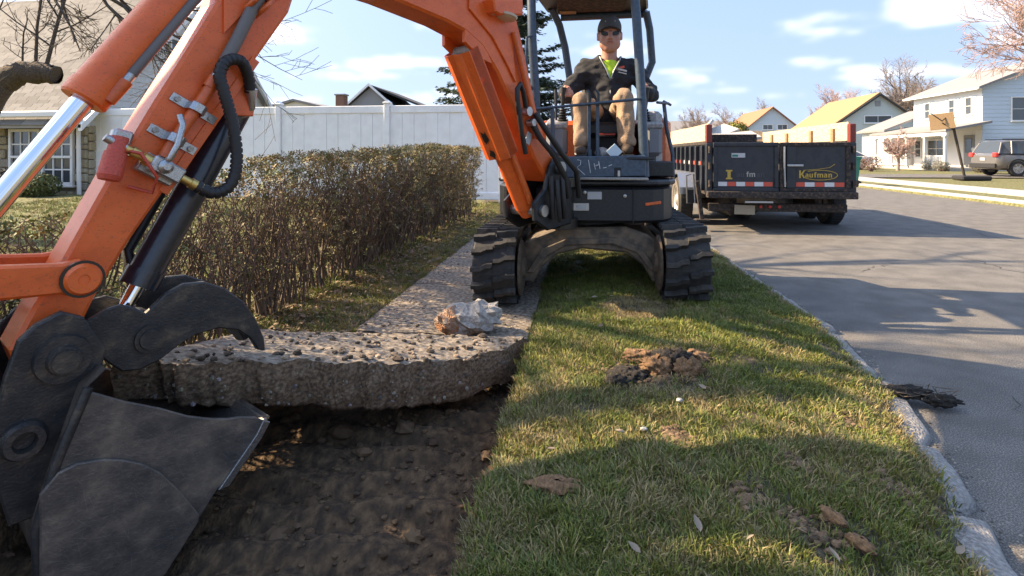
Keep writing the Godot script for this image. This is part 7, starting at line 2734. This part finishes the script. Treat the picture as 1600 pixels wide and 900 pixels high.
func build_person() -> void:
	cur = Transform3D.IDENTITY
	var t := thing("person", "seated operator in dark hooded jacket, neon shirt, khaki trousers, grey cap and sunglasses", "person", Vector3(0.22, 1.36, -4.72))
	var hip := Vector3(0.215, 1.44, -4.74)
	var chest := Vector3(0.225, 1.74, -4.78)
	var neck := Vector3(0.228, 1.93, -4.74)
	var sR := Vector3(0.03, 1.835, -4.76)     # image left shoulder
	var sL := Vector3(0.425, 1.845, -4.78)
	var eR := Vector3(-0.125, 1.60, -4.66)
	var eL := Vector3(0.565, 1.60, -4.70)
	var wR := Vector3(-0.150, 1.575, -4.42)
	var wL := Vector3(0.515, 1.60, -4.51)
	var kR := Vector3(-0.01, 1.505, -4.28)
	var kL := Vector3(0.325, 1.53, -4.30)
	var fR := Vector3(-0.01, 1.13, -4.20)
	var fL := Vector3(0.335, 1.14, -4.22)
	var hR := hip + Vector3(-0.10, -0.02, 0)
	var hL := hip + Vector3(0.10, -0.02, 0)
	var b := nb()
	# one continuous body under the clothes
	nets(b, [[hip, chest, 0.115, 0.12], [chest, neck - Vector3(0, 0.04, 0), 0.10, 0.06], [sR, sL, 0.055, 0.055], [neck - Vector3(0, 0.06, 0.02), neck + Vector3(0, 0.06, 0.02), 0.062, 0.06], [sR, eR, 0.05, 0.04], [eR, wR, 0.038, 0.028], [sL, eL, 0.05, 0.04], [eL, wL, 0.038, 0.028], [hR, kR, 0.075, 0.052], [kR, fR, 0.05, 0.035], [hL, kL, 0.075, 0.052], [kL, fL, 0.05, 0.035]], 0.018, 55.0)
	# head
	var H := Vector3(0.232, 2.09, -4.70)
	var big := Transform3D(Basis.IDENTITY.scaled(Vector3(1.14, 1.1, 1.1)), H - H * Vector3(1.14, 1.1, 1.1))
	b.xf = big
	nets(b, [[H + Vector3(0, 0.045, -0.045), H + Vector3(0, 0.045, 0.02), 0.078, 0.076], [H + Vector3(0, 0.0, 0.0), H + Vector3(0, -0.04, 0.018), 0.078, 0.070], [H + Vector3(-0.03, -0.06, 0.03), H + Vector3(0.03, -0.06, 0.03), 0.046, 0.046], [H + Vector3(-0.012, -0.09, 0.05), H + Vector3(0.012, -0.09, 0.05), 0.032, 0.032], [H + Vector3(0, 0.012, 0.082), H + Vector3(0, -0.022, 0.108), 0.010, 0.013], [H + Vector3(-0.012, -0.026, 0.086), H + Vector3(0.012, -0.026, 0.086), 0.009, 0.009], [H + Vector3(-0.04, 0.03, 0.07), H + Vector3(0.04, 0.03, 0.07), 0.014, 0.014], [H + Vector3(-0.042, -0.018, 0.055), H + Vector3(0.042, -0.018, 0.055), 0.027, 0.027], [H + Vector3(-0.02, -0.05, 0.076), H + Vector3(0.02, -0.05, 0.076), 0.012, 0.012], [H + Vector3(0, -0.05, -0.02), neck + Vector3(0, -0.05, -0.01), 0.056, 0.06], [H + Vector3(-0.082, 0.03, -0.01), H + Vector3(-0.086, -0.015, -0.004), 0.013, 0.009], [H + Vector3(0.082, 0.03, -0.01), H + Vector3(0.086, -0.015, -0.004), 0.013, 0.009]], 0.0055, 150.0)
	b.xf = Transform3D.IDENTITY
	hand(b, wR + Vector3(0.0, 0.0, 0.02), wR + Vector3(0.012, 0.012, 0.092), Vector3(-0.15, 0.95, -0.1).normalized(), Vector3(0.75, -0.05, -0.2).normalized(), 1.0)
	hand(b, wL + Vector3(0.0, 0.0, 0.02), wL + Vector3(-0.012, 0.01, 0.09), Vector3(0.15, 0.95, -0.1).normalized(), Vector3(-0.75, -0.05, -0.2).normalized(), 1.0)
	part("body", b, M.skin, t)
	cur = big
	b = nb()
	b.tube([H + Vector3(-0.026, -0.056, 0.086), H + Vector3(-0.01, -0.053, 0.0945), H + Vector3(0.01, -0.053, 0.0945), H + Vector3(0.026, -0.056, 0.086)], [0.0025, 0.0045, 0.0045, 0.0025], 6)
	part("mouth", b, M.lip, t)
	# hair at the sides and back
	b = nb()
	nets(b, [[H + Vector3(0, 0.05, -0.055), H + Vector3(0, 0.02, -0.05), 0.079, 0.072]], 0.01, 120.0)
	part("hair", b, M.hair, t)
	cur = Transform3D.IDENTITY
	# shirt
	b = nb()
	nets(b, [[hip + Vector3(0, 0.1, 0.03), chest, 0.125, 0.13], [chest + Vector3(-0.05, 0.04, 0.01), chest + Vector3(0.05, 0.04, 0.01), 0.10, 0.10], [chest, neck - Vector3(0, 0.055, 0.0), 0.11, 0.072]], 0.013, 70.0)
	part("shirt", b, M.shirt, t)
	# jacket: opened in a V at the neck, creased
	var crease := FastNoiseLite.new()
	crease.seed = 4
	crease.frequency = 6.5
	crease.fractal_octaves = 2
	b = nb()
	var jb := [[hip + Vector3(0, -0.01, 0), hip + Vector3(0, 0.12, 0.0), 0.15, 0.145], [hip + Vector3(-0.05, 0.04, 0.02), hip + Vector3(0.05, 0.04, 0.02), 0.135, 0.135], [hip + Vector3(0, 0.1, 0), chest, 0.148, 0.148], [chest + Vector3(-0.08, 0.02, 0), chest + Vector3(0.08, 0.02, 0), 0.135, 0.135], [sR + Vector3(0.02, -0.02, 0), sL + Vector3(-0.02, -0.02, 0), 0.078, 0.078], [chest + Vector3(0, 0.1, 0), neck - Vector3(0, 0.03, 0.01), 0.11, 0.088], [sR, eR, 0.082, 0.066], [eR, wR - Vector3(0, 0, 0.015), 0.064, 0.045], [sL, eL, 0.082, 0.066], [eL, wL - Vector3(0, 0, 0.015), 0.064, 0.045], [neck + Vector3(-0.07, -0.035, -0.06), neck + Vector3(0.07, -0.035, -0.06), 0.05, 0.05]]
	nets(b, jb, 0.013, 60.0, func(p: Vector3, d: float) -> float:
		var r := d + crease.get_noise_3d(p.x, p.y * 1.6, p.z) * 0.024
		var dy := p.y - 1.715
		if p.z > -4.80:
			var hw := clampf(dy * 0.40, 0.0, 0.075)
			var open := hw - absf(p.x - 0.232 - dy * 0.03)
			if dy > 0.0:
				r = maxf(r, minf(open, 0.03))
		if p.y > 1.90:
			r = maxf(r, 0.085 - Vector2(p.x - 0.23, p.z + 4.73).length())
		return r)
	var jk := part("jacket", b, M.jacket, t)
	b = nb()
	for s in [-1.0, 1.0]:
		b.tube([Vector3(0.232, 1.715, -4.628), Vector3(0.236 + s * 0.03, 1.80, -4.633), Vector3(0.238 + s * 0.075, 1.885, -4.652), Vector3(0.238 + s * 0.09, 1.925, -4.69)], [0.006, 0.006, 0.006, 0.005], 6)
	b.tube([Vector3(0.232, 1.716, -4.628), Vector3(0.232, 1.60, -4.59), Vector3(0.225, 1.5, -4.585)], 0.004, 5)
	part("zip", b, M.zip, jk)
	b = nb()
	b.box(Vector3(0.335, 1.80, -4.641), Vector3(0.075, 0.016, 0.008), 0.003, Basis(Vector3(0, 0, 1), -0.25))
	b.box(Vector3(0.335, 1.775, -4.636), Vector3(0.07, 0.01, 0.008), 0.003, Basis(Vector3(0, 0, 1), -0.25))
	part("chest_emblem", b, M.label, jk)
	b = nb()
	b.box(Vector3(0.335, 1.825, -4.645), Vector3(0.035, 0.02, 0.008), 0.004, Basis(Vector3(0, 0, 1), 0.2))
	part("chest_emblem_top", b, M.redcap, jk)
	# trousers
	b = nb()
	nets(b, [[hR + Vector3(0, 0, -0.02), kR, 0.105, 0.070], [kR, kR.lerp(fR, 0.45), 0.066, 0.056], [kR.lerp(fR, 0.45), fR + Vector3(0, 0.06, 0), 0.056, 0.064], [hL + Vector3(0, 0, -0.02), kL, 0.105, 0.070], [kL, kL.lerp(fL, 0.45), 0.066, 0.056], [kL.lerp(fL, 0.45), fL + Vector3(0, 0.06, 0), 0.056, 0.064], [hR, hL, 0.12, 0.12]], 0.012, 75.0, func(p: Vector3, d: float) -> float:
		var r := d + crease.get_noise_3d(p.x * 1.2, p.y * 0.9 + 40.0, p.z * 1.2) * 0.022
		return maxf(r, 1.155 - p.y))
	part("trousers", b, M.khaki, t)
	# boots
	for f in [fR, fL]:
		b = nb()
		nets(b, [[f + Vector3(0, 0.08, -0.01), f + Vector3(0, 0.0, -0.015), 0.05, 0.048], [f + Vector3(0, -0.005, -0.03), f + Vector3(0, -0.012, 0.13), 0.043, 0.04]], 0.01, 100.0, func(p: Vector3, d: float) -> float: return maxf(d, 1.092 - p.y))
		var bt := part("boot", b, M.boot, t)
		b = nb()
		b.box(Vector3(f.x, 1.083, f.z + 0.05), Vector3(0.085, 0.02, 0.26), 0.008)
		part("sole", b, M.dark, bt)
	# cap
	cur = big
	b = nb()
	nets(b, [[H + Vector3(0, 0.062, -0.045), H + Vector3(0, 0.066, 0.012), 0.089, 0.086], [H + Vector3(0, 0.1, -0.02), H + Vector3(0, 0.1, 0.02), 0.07, 0.066]], 0.008, 90.0, func(p: Vector3, d: float) -> float: return maxf(d, (H.y + 0.042) - p.y))
	var cp := part("cap", b, M.cap, t)
	b = nb()
	var rows := []
	for i in 6:
		var line := PackedVector3Array()
		for j in 11:
			var a := lerpf(-1.15, 1.15, j / 10.0)
			var r := 0.082 + i * 0.013 * (1.0 - 0.35 * absf(a))
			line.append(H + Vector3(sin(a) * (0.086 + 0.0015 * i), 0.058 - i * 0.0018 - 0.018 * a * a, 0.01 + cos(a) * r))
		rows.append(line)
	b.sheet(rows)
	var under := []
	for r in rows:
		var l2 := PackedVector3Array()
		for p in r:
			l2.append(p - Vector3(0, 0.004, 0))
		under.append(l2)
	under.reverse()
	b.sheet(under)
	part("peak", b, M.cap, cp)
	b = nb()
	b.box(H + Vector3(0, 0.103, 0.083), Vector3(0.075, 0.013, 0.012), 0.003, Basis(Vector3(1, 0, 0), -0.3))
	part("cap_emblem", b, M.label, cp)
	b = nb()
	b.box(H + Vector3(0, 0.122, 0.078), Vector3(0.035, 0.016, 0.012), 0.004, Basis(Vector3(1, 0, 0), -0.45))
	b.box(H + Vector3(0, 0.09, 0.089), Vector3(0.04, 0.01, 0.012), 0.004, Basis(Vector3(1, 0, 0), -0.2))
	part("cap_emblem_red", b, M.redcap, cp)
	# sunglasses
	b = nb()
	for s in [-1.0, 1.0]:
		var fr := []
		for i in 5:
			var line := PackedVector3Array()
			for j in 7:
				var u := lerpf(-1.0, 1.0, j / 6.0)
				var v := lerpf(-1.0, 1.0, i / 4.0)
				line.append(H + Vector3(s * 0.036 + u * 0.029 * sqrt(1.0 - 0.25 * v * v), 0.014 + v * 0.019 * sqrt(maxf(1.0 - 0.45 * u * u, 0.05)) + s * u * 0.002, 0.094 - 0.0005 * 0 - pow(0.036 + s * u * 0.029, 2) * 3.4))
			fr.append(line)
		b.sheet(fr)
	var sg := part("sunglasses", b, M.shades, t)
	b = nb()
	b.tube([H + Vector3(-0.012, 0.026, 0.095), H + Vector3(0, 0.029, 0.097), H + Vector3(0.012, 0.026, 0.095)], 0.003, 6)
	for s in [-1.0, 1.0]:
		b.tube([H + Vector3(s * 0.062, 0.028, 0.082), H + Vector3(s * 0.078, 0.03, 0.06), H + Vector3(s * 0.085, 0.03, 0.0)], 0.0028, 6)
	part("temple_frame", b, M.shades, sg)
	cur = Transform3D.IDENTITY

func sky_image() -> Image:
	var w := 1024
	var h := 512
	var im := Image.create_empty(w, h, false, Image.FORMAT_RGBF)
	var n1 := FastNoiseLite.new()
	n1.seed = 17
	n1.frequency = 1.0
	n1.fractal_octaves = 5
	var sun := Vector3(-0.8, 0.6, -0.05).normalized()
	for y in h:
		var th := PI * (y + 0.5) / h
		var sy := cos(th)
		var sr := sin(th)
		for x in w:
			var an := TAU * (x + 0.5) / w
			var d := Vector3(sin(an) * sr, sy, -cos(an) * sr)
			var up := clampf(sy, 0.0, 1.0)
			var c := Color(0.47, 0.56, 0.65).lerp(Color(0.11, 0.27, 0.58), pow(up, 0.45))
			var cs := d.dot(sun)
			var g := 0.68
			var hg := (1.0 - g * g) / pow(1.0 + g * g - 2.0 * g * cs, 1.5)
			var glow := 0.19 * hg
			c.r += glow * 1.0
			c.g += glow * 0.98
			c.b += glow * 0.92
			if sy > 0.01:
				var k := 1.0 / (sy + 0.12)
				var p := Vector3(d.x * k, 0.0, d.z * k)
				var v := n1.get_noise_3d(p.x * 0.9, 3.0, p.z * 1.6) + 0.35 * n1.get_noise_3d(p.x * 3.0, 9.0, p.z * 5.0)
				var cl := smoothstep(0.12, 0.55, v) * smoothstep(0.02, 0.12, sy)
				c = c.lerp(Color(0.95 + glow, 0.95 + glow, 0.97 + glow), cl * 0.75)
			if sy < 0.0:
				c = c.lerp(Color(0.22, 0.2, 0.17), smoothstep(0.0, -0.08, sy))
			im.set_pixel(x, y, Color(c.r * 0.58, c.g * 0.58, c.b * 0.6))
	return im

func _ready() -> void:
	# camera: eye height 1.1 m, turned 7.35 degrees left of the street, lens shifted down
	var cam := Camera3D.new()
	cam.name = "camera"
	cam.position = Vector3(0, 1.1, 0)
	cam.rotation = Vector3(0, atan(0.129), 0)
	cam.near = 0.05
	cam.far = 600.0
	cam.set_frustum(900.0 / 850.0 * 0.05, Vector2(0, -210.0 / 850.0 * 0.05), 0.05, 600.0)
	add_child(cam)
	cam.current = true
	var env := Environment.new()
	env.background_mode = Environment.BG_SKY
	var sky := Sky.new()
	var pm := PanoramaSkyMaterial.new()
	pm.panorama = ImageTexture.create_from_image(sky_image())
	sky.sky_material = pm
	env.sky = sky
	env.tonemap_mode = Environment.TONE_MAPPER_LINEAR
	env.tonemap_exposure = 2.9
	env.sdfgi_enabled = true
	env.ssao_enabled = true
	env.ssil_enabled = true
	var we := WorldEnvironment.new()
	we.environment = env
	add_child(we)
	var sun := DirectionalLight3D.new()
	sun.name = "sun"
	sun.light_energy = 1.6
	sun.light_color = Color(1.0, 0.89, 0.73)
	sun.light_angular_distance = 0.53
	sun.shadow_enabled = true
	add_child(sun)
	sun.look_at_from_position(Vector3(-0.8, 0.6, -0.05) * 10.0, Vector3.ZERO)
	rng.seed = 1
	make_materials()
	build_ground()
	print("ground")
	build_fence()
	build_left_house()
	build_far_houses()
	print("houses")
	rng.seed = 2
	build_plants()
	print("plants")
	build_trailer()
	build_cars()
	build_excavator()
	print("excavator")
	build_person()
	print("person")
	rng.seed = 3
	build_debris()
	build_grass()
	print("done")
